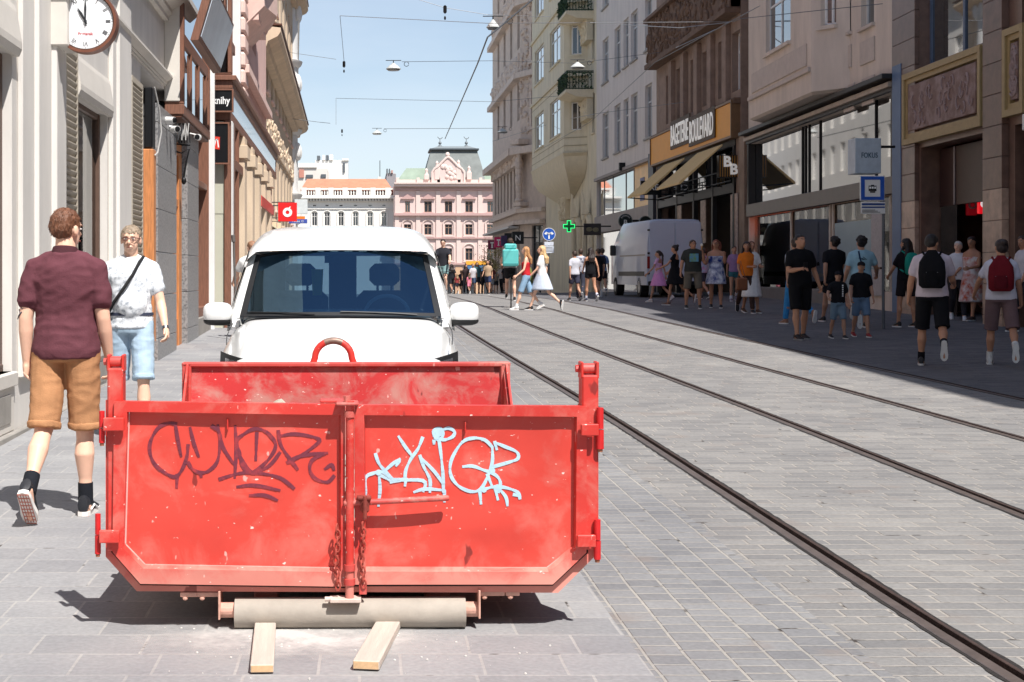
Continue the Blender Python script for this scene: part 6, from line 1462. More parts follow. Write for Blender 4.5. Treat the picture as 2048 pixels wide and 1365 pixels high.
# --- modern white blocks above
def block(name, label, Yb, xa, xb, yt, yb, mat, extra=()):
    r = empty(name, (cxp(xa, Yb), Yb, 0), label, 'building'); f = Yb/FOC; z = lambda y: CZ-(y-CY)*f
    MB().box(0, (xb-xa)*f, 0, 12, -4, z(yt), .1).build('wall', mat, r)
    for (a, b, c, d, n, m) in extra: MB().box((a-xa)*f, (b-xa)*f, -.3, 3, z(d), z(c), .03).build(n, m, r)
    return r
winm = M('far_dark_window', (92, 96, 100), .3)
block('modern_block', 'pale modern block with rooftop units rising behind the orange roof', 260, 630, 696, 321, 400, wh, [(634, 640, 312, 321, 'roof_unit', winm), (645, 650, 311, 321, 'roof_unit', wh), (652, 657, 311, 321, 'roof_unit', winm), (659, 666, 310, 321, 'roof_unit', wh), (684, 697, 318, 322, 'roof_edge', wh), (686, 690, 326, 345, 'window', winm)])
block('modern_block', 'lower terraced pale block left of the modern block behind the orange roof', 250, 588, 655, 336, 400, M('far_cream_block', (216, 208, 198), .8, 0, .05, .5), [(596, 634, 327, 336, 'roof_unit', wh), (612, 626, 350, 356, 'window', winm), (642, 652, 349, 356, 'window', winm), (598, 608, 340, 356, 'brick_panel', M('far_brick', (190, 130, 112), .85))])
block('chimney_house', 'narrow grey roof block with chimneys between the orange roof and the pink palace', 225, 772, 792, 347, 400, M('far_grey_roof', (150, 144, 144), .8, 0, .1, .6), [(773, 775.5, 338, 347, 'chimney', winm), (778, 780, 338, 347, 'chimney', winm), (782, 786, 341, 347, 'chimney', M('far_brick2', (186, 150, 140), .85))])
# --- signs by the left
r = empty('red_shop_sign', at(575, 424.5, 44), 'flat red square sign with a white ring emblem hanging over the van on the left', 'sign')
MB().box(-.29, .29, 0, .08, -.29, .29, .006).build('board', M('flat_red_sign', (226, 32, 34), .4), r)
mb = MB(); mb.ringd((0, -.01), .06, .145, -.012, -.001, 28); mb.build('ring_emblem', white_sign, r); MB().prism([(-.02, .06), (.07, .17), (.11, .165), (.05, .09)], -.015, -.002).build('ring_tail', white_sign, r)
MB().tube([(-.29, .04, .2), (-1.0, .04, .2)], .02, 6).build('arm', black_iron, r)
r = empty('pale_box_sign', at(601, 414, 47), 'pale grey box sign with faint writing behind the flat red square sign', 'sign'); MB().box(-.2, .23, 0, .15, -.24, .24, .01).build('board', M('pale_sign_grey', (206, 212, 212), .5), r); MB().tube([(-.2, .07, .15), (-1.2, .07, .15)], .02, 6).build('arm', black_iron, r)
r = empty('blue_street_sign', at(596, 443, 46), 'small blue street sign under the flat red square sign', 'sign'); MB().box(-.3, .3, 0, .03, -.07, .07, .004).build('board', M('street_sign_blue', (64, 84, 160), .4), r); mb = MB(); text_mb(mb, 'Panská 12', 0, -.03, .065, -.006, -.001); mb.build('lettering', white_sign, r); MB().tube([(-.3, .015, .0), (-1, .015, .0)], .015, 6).build('arm', black_iron, r)
r = empty('orange_sign', at(592, 436, 48), 'small orange sign between the red square sign and the blue street sign', 'sign'); MB().box(-.25, .3, 0, .05, -.05, .05, .004).build('board', M('sign_orange', (230, 120, 40), .4), r); MB().tube([(-.25, .02, 0), (-1.2, .02, 0)], .012, 6).build('arm', black_iron, r)

# --- signs on the right
def post_sign(px, py_bottom): return on_ground(px, py_bottom)
g = on_ground(1744, 640); Yt = 27.5
c = at(1745, 376, Yt); gX, gY = c.x, Yt; gg = gz(gX, gY); k_ = Yt/FOC
ts = empty('tram_stop_sign', (gX, gY, gg), 'blue and white tram stop sign with timetable plate on a slim post', 'sign')
z_ = lambda y: CZ-(y-CY)*k_-gg
MB().tube([(.22, .03, 0), (.22, .03, z_(352))], .028, 10).build('post', M('galvanised_post', (96, 100, 106), .5, .4), ts, True)
mb = MB().box(-.24, .24, 0, .03, z_(402), z_(352), .01); mb.build('board', white_paint, ts)
MB().frame([(-.225, z_(400.5)), (.225, z_(400.5)), (.225, z_(353.5)), (-.225, z_(353.5))], [(-.15, z_(394)), (.15, z_(394)), (.15, z_(360)), (-.15, z_(360))], -.006, -.001).build('blue_border', M('traffic_blue', (30, 84, 176), .4), ts)
zc = z_(378); mb = MB(); mb.box(-.075, .075, -.008, -.001, zc-.045, zc+.06, .002).box(-.05, .05, -.008, -.001, zc-.075, zc-.05).box(-.03, .03, -.008, -.001, zc+.06, zc+.075); mb.build('tram_symbol', M('ink_black', (20, 20, 22), .5), ts)
mb = MB(); [mb.box(a, a+.035, -.012, -.009, zc+.0, zc+.04) for a in (-.065, -.0175, .03)]; mb.build('tram_windows', white_sign, ts)
MB().box(-.22, .25, 0, .03, z_(428), z_(404), .006).build('timetable_plate', white_paint, ts)
MB().box(-.21, .24, -.004, -.001, z_(411), z_(407)).box(-.21, .24, -.004, -.001, z_(416.5), z_(413.5)).build('plate_stripe', M('plate_blue', (40, 70, 130), .5), ts)
mb = MB()
for k in range(3): mb.box(-.2, .05+.05*k, -.004, -.001, z_(421+2.2*k), z_(420+2.2*k))
mb.build('plate_text', M('ink_black', (20, 20, 22)), ts)
r = empty('box_sign', at(1736, 312, 29), 'white lit box sign with dark letters FOKUS above the tram stop sign', 'sign')
MB().box(-.26, .27, 0, .45, -.36, .36, .01).build('box', M('box_sign_grey', (176, 188, 198), .4), r); mb = MB(); text_mb(mb, 'FOKUS', .03, -.04, .11, -.006, -.001, bold=.01, width=.33); mb.build('lettering', M('sign_slate', (50, 78, 96), .5), r)
MB().tube([(.27, .2, .2), (.62, .2, .2)], .03, 6).build('arm', black_iron, r)
# pharmacy cross
r = empty('pharmacy_cross', at(1138, 453, 60), 'lit green pharmacy cross sign on the yellow-grey building', 'sign')
def crossp(a, b): return [(-b, -a), (-b, -b), (b*-1, -b)][:0]+[(-a, -b), (-b, -b), (-b, -a), (b, -a), (b, -b), (a, -b), (a, b), (b, b), (b, a), (-b, a), (-b, b), (-a, b)]
MB().prism(crossp(.25, .09), 0, .12).build('cross_body', M('cross_black', (10, 30, 20), .4), r)
gm = M('green_led', (40, 220, 120), .5, 0, 0, emit=(40, 230, 120), es=1.1)
MB().frame(crossp(.25, .09), crossp(.215, .06), -.01, .0).build('led_outline', gm, r); MB().frame(crossp(.17, .035), crossp(.14, .015), -.01, .0).build('led_inner', M('green_led_dim', (20, 110, 60), .5, 0, 0, emit=(20, 120, 60), es=.4), r)
MB().tube([(.25, .06, 0), (.9, .06, 0)], .025, 6).build('arm', black_iron, r)
# blue arrow traffic sign on post
Ya = 62; c = at(1098, 469, Ya); gg = gz(c.x, Ya)
r = empty('direction_sign', (c.x, Ya, gg), 'round blue traffic sign with two white curved arrows and plates on a post', 'traffic sign'); zb_ = c.z-gg
MB().tube([(0, .05, 0), (0, .05, zb_+.25)], .035, 8).build('post', M('galvanised_post', (96, 100, 106)), r, True)
MB().disc((0, zb_), .28, 0, .03, 32).build('disc', M('traffic_blue', (30, 84, 176)), r); MB().ringd((0, zb_), .262, .28, -.004, 0, 32).build('disc_edge', white_sign, r)
mb = MB(); mb.box(-.03, .03, -.008, -.001, zb_-.2, zb_+.0)
for s_ in (-1, 1):
    mb.ribbon([(s_*.0, zb_-.02), (s_*.05, zb_+.06), (s_*.13, zb_+.05)], .055, -.008, -.001); mb.prism([(s_*.11, zb_+.12), (s_*.11, zb_-.03), (s_*.21, zb_+.02)], -.0085, -.001)
mb.build('arrow', white_sign, r)
MB().box(-.2, .2, 0, .02, zb_-.5, zb_-.33, .004).box(-.22, .22, 0, .02, zb_-.82, zb_-.52, .004).build('text_plate', M('plate_pale', (206, 212, 222), .5), r)
mb = MB()
for k in range(4): mb.box(-.15, .15, -.004, -.001, zb_-.58-.06*k, zb_-.565-.06*k)
mb.build('plate_text', M('ink_black', (20, 20, 22)), r)
# black framed board, T signs, N sign
r = perp_sign('picture_sign', 'dark rectangular hanging sign with a pale faded picture right of the green cross', 1185, 459, 61, .74, .5, M('dark_brown_sign', (52, 42, 38))); m_ = MB(); m_.ell((-.14, -.005, 0), (.13, .01, .1)).ell((.14, -.005, -.02), (.14, .01, .1)); m_.build('faded_picture', M('faded_olive', (120, 112, 84), .6, 0, .3, 8), r); MB().box(.37, .8, .03, .07, .1, .16).build('arm', black_iron, r)
mag = M('magenta_sign', (200, 20, 96), .4); magd = M('dark_magenta_sign', (120, 22, 62), .4)
def tsign(px, py, Y, w, h, m, lab):
    r = perp_sign('magenta_sign', lab, px, py, Y, w, h, m, .12, 'magenta T signs'); mb = MB(); mb.box(-.035*w*2, .035*w*2, -.01, -.001, -h*.28, h*.2).box(-.1*w*2, .1*w*2, -.01, -.001, h*.14, h*.28).box(-.12*w, .12*w, -.01, -.001, -h*.34, -h*.26); mb.build('letter', white_sign, r); MB().box(w/2, w/2+.6, .04, .08, -.03, .03).build('arm', black_iron, r)
tsign(984, 490, 88, .5, .58, magd, 'left of the two magenta signs with a white letter T, partly dark'); tsign(997, 485, 84, .5, .62, mag, 'right of the two magenta signs with a white letter T')
r = perp_sign('dark_shop_sign', 'dark blue and maroon shop sign between the magenta T signs and the black N sign', 1008, 482, 82, .35, .6, M('navy_maroon_sign', (60, 40, 84), .4, 0, .4, 3)); MB().box(.17, .7, .04, .08, -.03, .03).build('arm', black_iron, r)
r = perp_sign('black_shop_sign', 'black square sign with a white letter N on the far corner building', 1036, 476, 80, .66, .7, black_sign); mb = MB(); text_mb(mb, 'N', 0, -.15, .32, -.012, -.001); mb.build('letter', white_sign, r); MB().box(.33, 1.1, .04, .08, -.03, .03).build('arm', black_iron, r)
r = perp_sign('black_shop_sign', 'plain black sign beside the white letter N sign', 1017, 477, 86, .5, .62, black_sign); MB().box(.25, .8, .04, .08, -.03, .03).build('arm', black_iron, r)

# --- small tree by the far crowd
def tree(px, py, Y, h, w, label, name='small_tree', blossom=(150, 140, 90)):
    c = at(px, py, Y); g0 = gz(c.x, Y); r = empty(name, (c.x, Y, g0), label, 'tree'); random.seed(int(px))
    MB().tube([(0, 0, 0), (.02, 0, h*.3), (-.02, .02, h*.7)], [.07, .05, .03], 7).tube([(0, 0, h*.35), (w*.3, 0, h*.65)], [.035, .015], 5).tube([(0, 0, h*.4), (-w*.3, .1, h*.7)], [.035, .015], 5).build('trunk', M('bark', (84, 70, 58), .9), r)
    mb = MB()
    for i in range(1500):
        q = Vector((random.gauss(0, w*.28), random.gauss(0, w*.28), h*.62+random.gauss(0, h*.16)))
        if noise.noise(q*1.7) < -.1: continue
        d = Vector((random.uniform(-1, 1), random.uniform(-1, 1), random.uniform(-1, 1))).normalized(); e = d.cross(Vector((.2, .7, .4))).normalized(); s_ = .05
        mb.face([q-d*s_, q+e*s_*.6, q+d*s_, q-e*s_*.6])
    mb.build('crown', M('leaf_olive', blossom, .8, 0, .35, 2), r)
tree(982, 560, 90, 3.2, 1.5, 'small olive-leaved street tree by the far crowd before the pink palace')

# ---------------------------------------------------------------- the grey parked van on the right
pv = empty('grey_van', (10.9, 49.2, gz(10.9, 51)), 'tall pale grey delivery van parked in the shade, seen from behind', 'van', R(2))
vg = M('grey_van_paint', (186, 196, 212), .35, 0, .03, 1, coat=.4); vd = M('van_window_dark', (40, 46, 54), .1, 0, 0)
W2 = 1.0; H2 = 2.72
sec = lambda y, w, h, zb=.42: [(-w, y, zb), (-w, y, 1.3), (-w*.985, y, 1.9), (-w*.92, y, h-.16), (-w*.84, y, h-.03), (-w*.6, y, h), (w*.6, y, h), (w*.84, y, h-.03), (w*.92, y, h-.16), (w*.985, y, 1.9), (w, y, 1.3), (w, y, zb)]
MB().loft([sec(0, W2*.97, H2-.06), sec(.06, W2, H2-.01), sec(4.3, W2, H2), sec(5.0, W2*.98, H2-.25), sec(5.5, W2*.96, H2-1.0), sec(5.6, W2*.95, 1.35), sec(6.2, W2*.9, 1.1), sec(6.4, W2*.85, .9)]).build('body', vg, pv, 'x')
for s_ in (-1, 1):
    d = MB().box(s_*.01 if s_ > 0 else -.90, .90 if s_ > 0 else -.01, -.035, -.002, .55, H2-.12, .02).build('rear_door', vg, pv)
    MB().box(s_*.14 if s_ > 0 else -.76, .76 if s_ > 0 else -.14, -.045, -.036, 1.38, 1.98, .015).build('door_panel', vg, d)
    MB().box(s_*.93-.045, s_*.93+.045, -.05, .02, 1.0, 1.42, .01).build('tail_lamp', M('tail_lamp_red', (130, 24, 24), .3), pv)
    for z in (.8, 1.5, 2.3): MB().box(s_*.93-.04, s_*.93+.04, -.05, -.01, z, z+.06, .004).build('door_hinge', black_iron, d)
    for y in (1.1, 5.0):
        w_ = MB().tube([(s_*.72, y, .34), (s_*1.0, y, .34)], .345, 24).build('wheel', M('tyre_rubber', (30, 30, 30)), pv, True); MB().tube([(s_*.95, y, .34), (s_*1.01, y, .34)], .2, 16).build('rim', M('rim_steel', (120, 122, 124)), w_, True)
    MB().box(s_*1.0-.012, s_*1.0+.012, .3, 4.4, .74, .9, .004).build('side_strip', black_pl, pv)
    MB().box(s_*1.07-.1, s_*1.07+.1, 5.05, 5.2, 1.5, 1.9, .03).build('mirror', black_pl, pv)
MB().box(-.95, .95, -.12, .05, .42, .56, .03).build('rear_bumper', black_pl, pv)
MB().box(-.26, .26, -.05, -.036, .72, .83, .003).build('number_plate', M('plate_white', (210, 210, 205), .5), pv)
MB().box(-.03, .05, -.06, -.036, 1.1, 1.22, .004).build('door_handle', black_iron, pv)
MB().box(-1.004, -.99, .2, 4.2, 1.45, 1.5).build('side_seam', grey_tr, pv)

# --- scooter/stool clutter by the Fokus window: low grey column posts
# ---------------------------------------------------------------- overhead wires and lamps
wire_m = M('wire_grey', (88, 92, 96), .5, .3, 0); wire_l = M('wire_pale', (150, 152, 154), .5, .3, 0)
def wire(label, pts, r=.011, mat=None, sag=.0, group='overhead tram wires and span ropes', cat='wire'):
    P_ = [at(*p) for p in pts]; out = []
    for a, b in zip(P_, P_[1:]):
        for k in range(8): t = k/8; q = a.lerp(b, t); q.z -= sag*4*t*(1-t); out.append(q)
    out.append(P_[-1]); o = MB().tube([p-P_[0] for p in out], r*.8, 5).build('overhead_wire', mat or wire_m, None); o.location = P_[0]
    return tag(o, label, cat, group)
wire('thin span rope running right from the top left hanging weight, highest across the sky', [(680, 32, 50), (975, 47, 42), (1180, 46, 36), (1465, 44, 47)], .012, wire_l)
wire('thin drop rope falling from the left end of the highest span rope to a weight', [(680, 32, 50), (688, 122, 50)], .012)
wire('span rope holding the nearer hanging lamp over the middle of the sky', [(570, 104, 57), (672, 119, 54)], .010, wire_l)
wire('span rope from the nearer hanging lamp to the yellow-grey building', [(804, 124, 55), (985, 122, 60), (1150, 127, 64), (1320, 105, 60)], .012)
wire('thin span rope low across the sky above the farther lamp', [(672, 197, 85), (985, 204, 90), (1190, 186, 80)], .016)
wire('faint drop rope at the left end of the lower span rope', [(672, 197, 85), (672, 250, 85)], .014, wire_l)
wire('span rope from the farther hanging lamp to the ornate corner building', [(768, 258, 88), (985, 257, 95)], .016)
wire('rope from the tan building cornice into the sky on the left', [(585, 238, 66), (640, 245, 66), (660, 247, 68)], .014)
wire('thick dark cable slanting down from the top right to the pink palace roof', [(1072, -6, 36), (975, 75, 36), (955, 128, 42), (890, 278, 74)], .026)
wire('contact wire rising to the upper right past the sandstone carved band', [(1080, 300, 90), (1180, 245, 72), (1310, 125, 48), (1520, 12, 33)], .013)
wire('span rope across the sandstone windows to a wall hook', [(1190, 228, 70), (1367, 205, 55)], .013)
wire('span rope slanting across the oriel building to a hook at the top right', [(1465, 45, 47), (1480, 38, 40), (1765, 8, 34)], .012)
wire('pale span rope across the carved sandstone band', [(1245, 50, 55), (1360, 56, 48), (1460, 45, 47)], .016, wire_l)
wire('pale short rope slanting below the carved band', [(1352, 96, 48), (1430, 60, 47)], .02, wire_l)
wire('span rope crossing the top of the sky with an insulator', [(832, -2, 40), (890, 16, 40), (975, 30, 40), (1100, 34, 46)], .010, wire_l)
wire('rope from the ornate corner across its statue', [(985, 283, 95), (1120, 242, 90), (1192, 228, 70)], .016, wire_l)
def lamp(px, py, Y, s_, label):
    r = empty('hanging_street_lamp', at(px, py, Y), label, 'street lamp', 0, 'hanging street lamps over the tram lines')
    MB().tube([(0, 0, .0), (0, 0, .02), (0, 0, .12), (0, 0, .2), (0, 0, .24)], [.46*s_, .46*s_, .3*s_, .13*s_, .08*s_], 20).build('lamp_shade', M('lamp_shade_grey', (186, 188, 184), .5), r, True)
    MB().tube([(0, 0, -.05), (0, 0, .0)], [.36*s_, .42*s_], 18).build('lamp_glass', M('lamp_glass_grey', (120, 124, 124), .2), r, True)
    MB().tube([(0, 0, .24), (0, 0, .34)], .02, 5).tube([(-.3, 0, .34), (.3, 0, .34)], .015, 5).tube([(.5+.09*math.cos(t), 0, .2+.09*math.sin(t)) for t in [k*.5 for k in range(13)]], .012, 5).build('hanger', black_iron, r)
lamp(787, 139, 55, .62, 'hanging street lamp with pale shade, upper one alone in the middle of the sky')
lamp(754, 268, 88, .66, 'hanging street lamp with pale shade, lower and smaller one in the middle of the sky')
lamp(1155, 136, 60, .68, 'hanging street lamp with pale shade before the upper green balcony')
lamp(1005, 265, 88, .72, 'hanging street lamp with pale shade before the ornate corner building')
lamp(986, 56, 42, .42, 'dark-bottomed hanging street lamp at the right edge of the sky near the top')
for px, py, Y, lab in ((688, 128, 50, 'small dark weight hanging from the drop rope on the left of the sky'), (684, 262, 85, 'smaller dark weight hanging low on the left of the sky'), (890, 18, 40, 'small pale insulator clamp on the topmost span rope')):
    r = empty('rope_weight', at(px, py, Y), lab, 'weight', 0); MB().tube([(0, 0, .1), (0, 0, .07), (0, 0, -.1), (0, 0, -.14)], [.015, .05, .05, .01], 8).build('weight_body', black_iron, r, True); MB().ell((0, 0, -.26), (.03, .03, .06)).build('weight_tail', black_iron, r)
# ---------------------------------------------------------------- people
def remesh(mb, voxel, it=3, disp=None):
    me = mb.mesh('tmp'); o = bpy.data.objects.new('tmp', me); tscene.collection.objects.link(o)
    m = o.modifiers.new('r', 'REMESH'); m.mode = 'VOXEL'; m.voxel_size = voxel
    s_ = o.modifiers.new('s', 'SMOOTH'); s_.iterations = it; s_.factor = .5
    tscene.view_layers[0].update(); dg = tscene.view_layers[0].depsgraph; out = bpy.data.meshes.new_from_object(o.evaluated_get(dg))
    bpy.data.objects.remove(o); bpy.data.meshes.remove(me); out.materials.clear()
    if disp:
        out.update()
        for v in out.vertices: v.co += v.normal*disp(v.co)
    return out
def with_extra(me, mb):
    b = MB(); b.v = [tuple(v.co) for v in me.vertices]; b.f = [tuple(p.vertices) for p in me.polygons]; b.m = [0]*len(b.f)
    b.add(mb.v, mb.f); r = b.mesh('m'); bpy.data.meshes.remove(me); return r
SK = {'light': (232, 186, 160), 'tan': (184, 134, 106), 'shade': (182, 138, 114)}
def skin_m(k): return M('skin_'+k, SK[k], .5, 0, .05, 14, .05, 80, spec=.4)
def cloth_m(col, col2=None, amount=.55, vs=30):
    n = 'cloth_%d_%d_%d' % tuple(col)+('_p%d_%d' % (col2[0], vs) if col2 else '')
    return M(n, col, .9, 0, .1, 12, .25, 120, spec=.2) if not col2 else M(n, col, .9, 0, .1, vs, .1, 120, col2=col2, amount=amount, spec=.2)
def hair_m(col): return M('hair_%d_%d_%d' % tuple(col), col, .55, 0, .3, 40, .8, 120, stretch=(1, 1, .35))
def torso_rings(f, zs, infl=0, n=20, w=1):
    """rings of the trunk; f maps a rest point into the pose"""
    T = [(.86, .150, .105, .0), (.93, .168, .120, -.005), (1.02, .158, .112, .0), (1.12, .145, .102, .005), (1.22, .158, .108, .005), (1.32, .174, .116, .0), (1.385, .166, .104, -.005), (1.43, .122, .088, -.01), (1.46, .092, .074, -.012), (1.485, .075, .062, -.015), (1.53, .056, .058, -.012)]
    out = []
    for z in zs:
        z = min(max(z, T[0][0]), T[-1][0])
        for a, b in zip(T, T[1:]):
            if a[0] <= z <= b[0]: t = (z-a[0])/(b[0]-a[0]); q = [x+(y-x)*t for x, y in zip(a, b)]; break
        k = min(1, max(.0, (1.50-z)/.1)) if z > 1.4 else 1
        ww = 1+(w-1)*k; out.append([f(Vector(((q[1]*ww+infl)*math.cos(t), q[3]+(q[2]*(1+(w-1)*k*.9)+infl)*math.sin(t), z))) for t in [2*math.pi*j/n for j in range(n)]])
    return out
import time
TT = [0, 0, 0]
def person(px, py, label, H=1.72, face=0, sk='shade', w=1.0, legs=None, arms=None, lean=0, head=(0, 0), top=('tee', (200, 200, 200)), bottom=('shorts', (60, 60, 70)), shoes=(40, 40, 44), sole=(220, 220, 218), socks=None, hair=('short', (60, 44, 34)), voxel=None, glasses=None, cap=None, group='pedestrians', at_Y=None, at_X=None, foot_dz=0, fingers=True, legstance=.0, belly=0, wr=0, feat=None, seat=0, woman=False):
    if at_Y: Y = at_Y; X = (px-CX)*Y/FOC; g = gz(X, Y)
    else: p = on_ground(px, py); X, Y, g = p
    rnd = random.Random(int(px*7+py)); fl = rnd.random() < .5
    if legs is None:
        a = rnd.uniform(10, 25); legs = ((a, rnd.uniform(3, 9), 2), (-rnd.uniform(10, 24), rnd.uniform(14, 40), 2)); legs = legs[::-1] if fl else legs
    if arms is None:
        a = rnd.uniform(10, 26); arms = ((-a, rnd.uniform(7, 15), rnd.uniform(8, 30)), (a, rnd.uniform(7, 14), rnd.choice((14, 30, 62)), rnd.uniform(2, 16))); arms = arms[::-1] if fl else arms
    if head == (0, 0): head = (rnd.uniform(-28, 28), rnd.uniform(-10, 3))
    voxel = voxel or max(.012, min(.024, Y/1300))
    root = empty('person', (X, Y, g), label, 'person', R(face), group); s = H/1.75
    skm = skin_m(sk); th = R(lean)
    def f(p):                                # trunk lean about the hips
        d = Vector(p)-Vector((0, 0, .95)); return Vector((d.x, d.y*math.cos(th)+d.z*math.sin(th), .95-d.y*math.sin(th)+d.z*math.cos(th)))
    J = {}; feet = []
    sw = (.160 if woman else .178)*(.6+.4*w)
    for i, sd_ in enumerate((-1, 1)):        # -1 = person's left (local -x) seen from behind
        a, k = R(legs[i][0]), R(legs[i][1]); ab = R(legs[i][2]) if len(legs[i]) > 2 else R(2)
        hip = Vector((sd_*.088*w, 0, .90)); kn = hip+.43*Vector((sd_*math.sin(ab), math.sin(a), -math.cos(a)))
        an = kn+.41*Vector((sd_*math.sin(ab)*.6, math.sin(a-k), -math.cos(a-k)))
        pitch = 0
        J['hip', i], J['kn', i], J['an', i], J['pt', i] = hip, kn, an, R(pitch)
        sa, sb, el = [R(v) for v in arms[i][:3]]; inw = R(arms[i][3]) if len(arms[i]) > 3 else R(4)
        sh_ = f((sd_*(sw-.008), -.005, 1.388)); ud = Vector((sd_*math.sin(sb), math.sin(sa)*math.cos(sb), -math.cos(sa)*math.cos(sb)))
        eb = sh_+.285*ud; fd = Vector((sd_*math.sin(sb)*.7-sd_*math.sin(inw), math.sin(sa+el), -math.cos(sa+el))).normalized(); wrp = eb+.25*fd
        J['sh', i], J['el', i], J['wr', i], J['fd', i] = sh_, eb, wrp, fd
    # the lower ankle stands flat; the other foot tips until its toe (or heel) is on the ground
    za = min(J['an', 0].z, J['an', 1].z)
    for i in (0, 1):
        hgt = J['an', i].z-za+.085
        if J['an', i].y < J['an', 1-i].y and hgt > .095:
            p = 0
            while p < 80 and .19*math.sin(R(p))+.085*math.cos(R(p)) < hgt: p += 1
            J['pt', i] = R(-p)
        elif hgt > .10: J['pt', i] = R(8)
    # lowest point on the ground
    def sole_pts(i):
        an, p = J['an', i], J['pt', i]; fw = Vector((0, math.cos(p), math.sin(p))); up = Vector((0, -math.sin(p), math.cos(p)))
        return [an-up*.085+fw*t for t in (-.07, .19)]
    zmin = min(q.z for i in (0, 1) for q in sole_pts(i)); dz = -zmin+foot_dz-seat
    T = lambda p: (Vector(p)+Vector((0, 0, dz)))*s
    hc = f((0, .012, 1.625-.028*max(0, (w-1)/.16)*(not woman))); nk = f((0, -.012, 1.50))
    tilt = Matrix.Rotation(R(head[0]), 3, 'Z') @ Matrix.Rotation(R(-head[1]), 3, 'X')
    Hh = lambda x, y, z: hc+tilt @ Vector((x, y, z))
    body = MB(); zs = (.86, .93, 1.0, 1.08, 1.16, 1.24, 1.32, 1.40, 1.455, 1.485, 1.53)
    body.loft(torso_rings(f, zs, -.012, w=w))
    if belly: body.ell(f((0, .05, 1.1)), (.13*w, .08+belly, .14), 12, 8)
    body.tube([f((0, -.02, 1.42)), f((0, -.012, 1.5)), Hh(0, -.01, -.04)], [.07, .058*(.5+.5*w), .055], 12)
    body.ell(Hh(0, -.005, .03), (.076, .094, .095), 16, 12, tilt); body.ell(Hh(0, .022, -.035), (.058, .068, .078), 14, 10, tilt); body.ell(Hh(0, .05, -.085), (.028, .026, .022), 10, 8, tilt)
    body.tube([Hh(0, .088, .02), Hh(0, .112, -.018)], [.010, .016], 8, round_=True); body.ell(Hh(0, .088, -.055), (.024, .012, .010), 10, 6, tilt); body.ell(Hh(0, .082, .036), (.05, .014, .010), 10, 6, tilt)
    for sd_ in (-1, 1): body.ell(Hh(sd_*.078, -.008, -.005), (.010, .022, .032), 8, 6, tilt)
    extra = MB()
    for i, sd_ in enumerate((-1, 1)):
        hip, kn, an = J['hip', i], J['kn', i], J['an', i]; fm = (kn+an)/2
        tw = (.082 if not woman else .08)*(.4+.6*w)
        body.tube([hip+Vector((0, 0, .03)), hip.lerp(kn, .35), hip.lerp(kn, .75), kn, kn.lerp(an, .15), kn.lerp(an, .35)+Vector((0, -.015, 0)), kn.lerp(an, .7), an], [tw, tw*.93, tw*.72, tw*.63, tw*.58, tw*.68, tw*.45, .037], 14, round_=True)
        p = J['pt', i]; fw = Vector((0, math.cos(p), math.sin(p))); up = Vector((0, -math.sin(p), math.cos(p)))
        body.tube([an-fw*.03-up*.03, an+fw*.05-up*.05, an+fw*.15-up*.065], [.038, .036, .026], 10, round_=True)
        sh_, eb, wrp, fd = J['sh', i], J['el', i], J['wr', i], J['fd', i]; ar = .052*(.35+.65*w)*(.85 if woman else 1)
        body.tube([f((sd_*.03, -.012, 1.475)), f((sd_*.09, -.01, 1.43)), sh_], [.03, .042, ar*.95], 10, round_=True)
        body.tube([sh_+Vector((-sd_*.03, 0, .004)), sh_, sh_.lerp(eb, .4), eb, eb.lerp(wrp, .3), wrp], [ar*1.05, ar*1.08, ar*.93, ar*.76, ar*.78, .026], 12, round_=True)
        # hand: palm, four fingers of different length, thumb from the side
        ax = Vector((0, 1, 0)); ax = (ax-fd*ax.dot(fd)); ax = ax.normalized() if ax.length > .3 else (Vector((0, 0, 1))-fd*fd.z).normalized()
        nn = fd.cross(ax); nn = nn if nn.x*sd_ < 0 else -nn
        body.tube([wrp-fd*.02, wrp+fd*.02, wrp+fd*.05, wrp+fd*.085], [.024, .026, .026, .02], 10, round_=True)
        body.tube([wrp+fd*.03+ax*.016, wrp+fd*.08+ax*.024], [.018, .015], 8, round_=True); body.tube([wrp+fd*.03-ax*.016, wrp+fd*.078-ax*.024], [.018, .014], 8, round_=True)
        if fingers:
            for q, (L_, r_) in enumerate(((.068, .0088), (.078, .009), (.072, .0086), (.056, .0075))):
                b0 = wrp+fd*.075+ax*(.029-.0193*q); c1 = R(22+q*5); d1 = (fd*math.cos(c1)+nn*math.sin(c1)); b1 = b0+d1*L_*.5; c2 = R(55+q*8); b2 = b1+(fd*math.cos(c2)+nn*math.sin(c2))*L_*.3; c3 = R(80+q*6); b3 = b2+(fd*math.cos(c3)+nn*math.sin(c3))*L_*.22
                extra.tube([b0-d1*.012, b0, b1, b2, b3], [r_, r_*1.05, r_, r_*.92, r_*.75], 7, round_=True)
            t0 = wrp+fd*.022+ax*.022; extra.tube([t0, t0+fd*.03+ax*.022+nn*.008, t0+fd*.058+ax*.026+nn*.018], [.012, .0105, .008], 7, round_=True)
    body.xf(T); extra.xf(T)
    me = remesh(body, voxel*.8, 2 if voxel > .012 else 3)
    if fingers: me = with_extra(me, extra)
    me.materials.append(skm); bo = put('body', me, root, 'all')
    # --- clothes
    wn_ = (lambda c: (noise.noise(Vector((c.x*7, c.y*7, c.z*9)))*.4+.75*(.35-abs(noise.noise(Vector(((c.x+c.z*.7)*7, c.y*6, (c.z-c.x*.5)*11)))))*(1-min(1, abs(c.z-1.25)*1.2))+.6*(.3-abs(noise.noise(Vector((c.x*9+5, c.y*9, c.z*17))))))*wr) if wr else None
    def put_cloth(mb, name, mat, it=3):
        mb.xf(T); m2 = remesh(mb, voxel, it, wn_); m2.materials.append(mat); return put(name, m2, root, 'all')
    kind, tc_ = top[0], top[1]; tm = cloth_m(tc_, *([v for v in top[2:] if v != 'strap']))
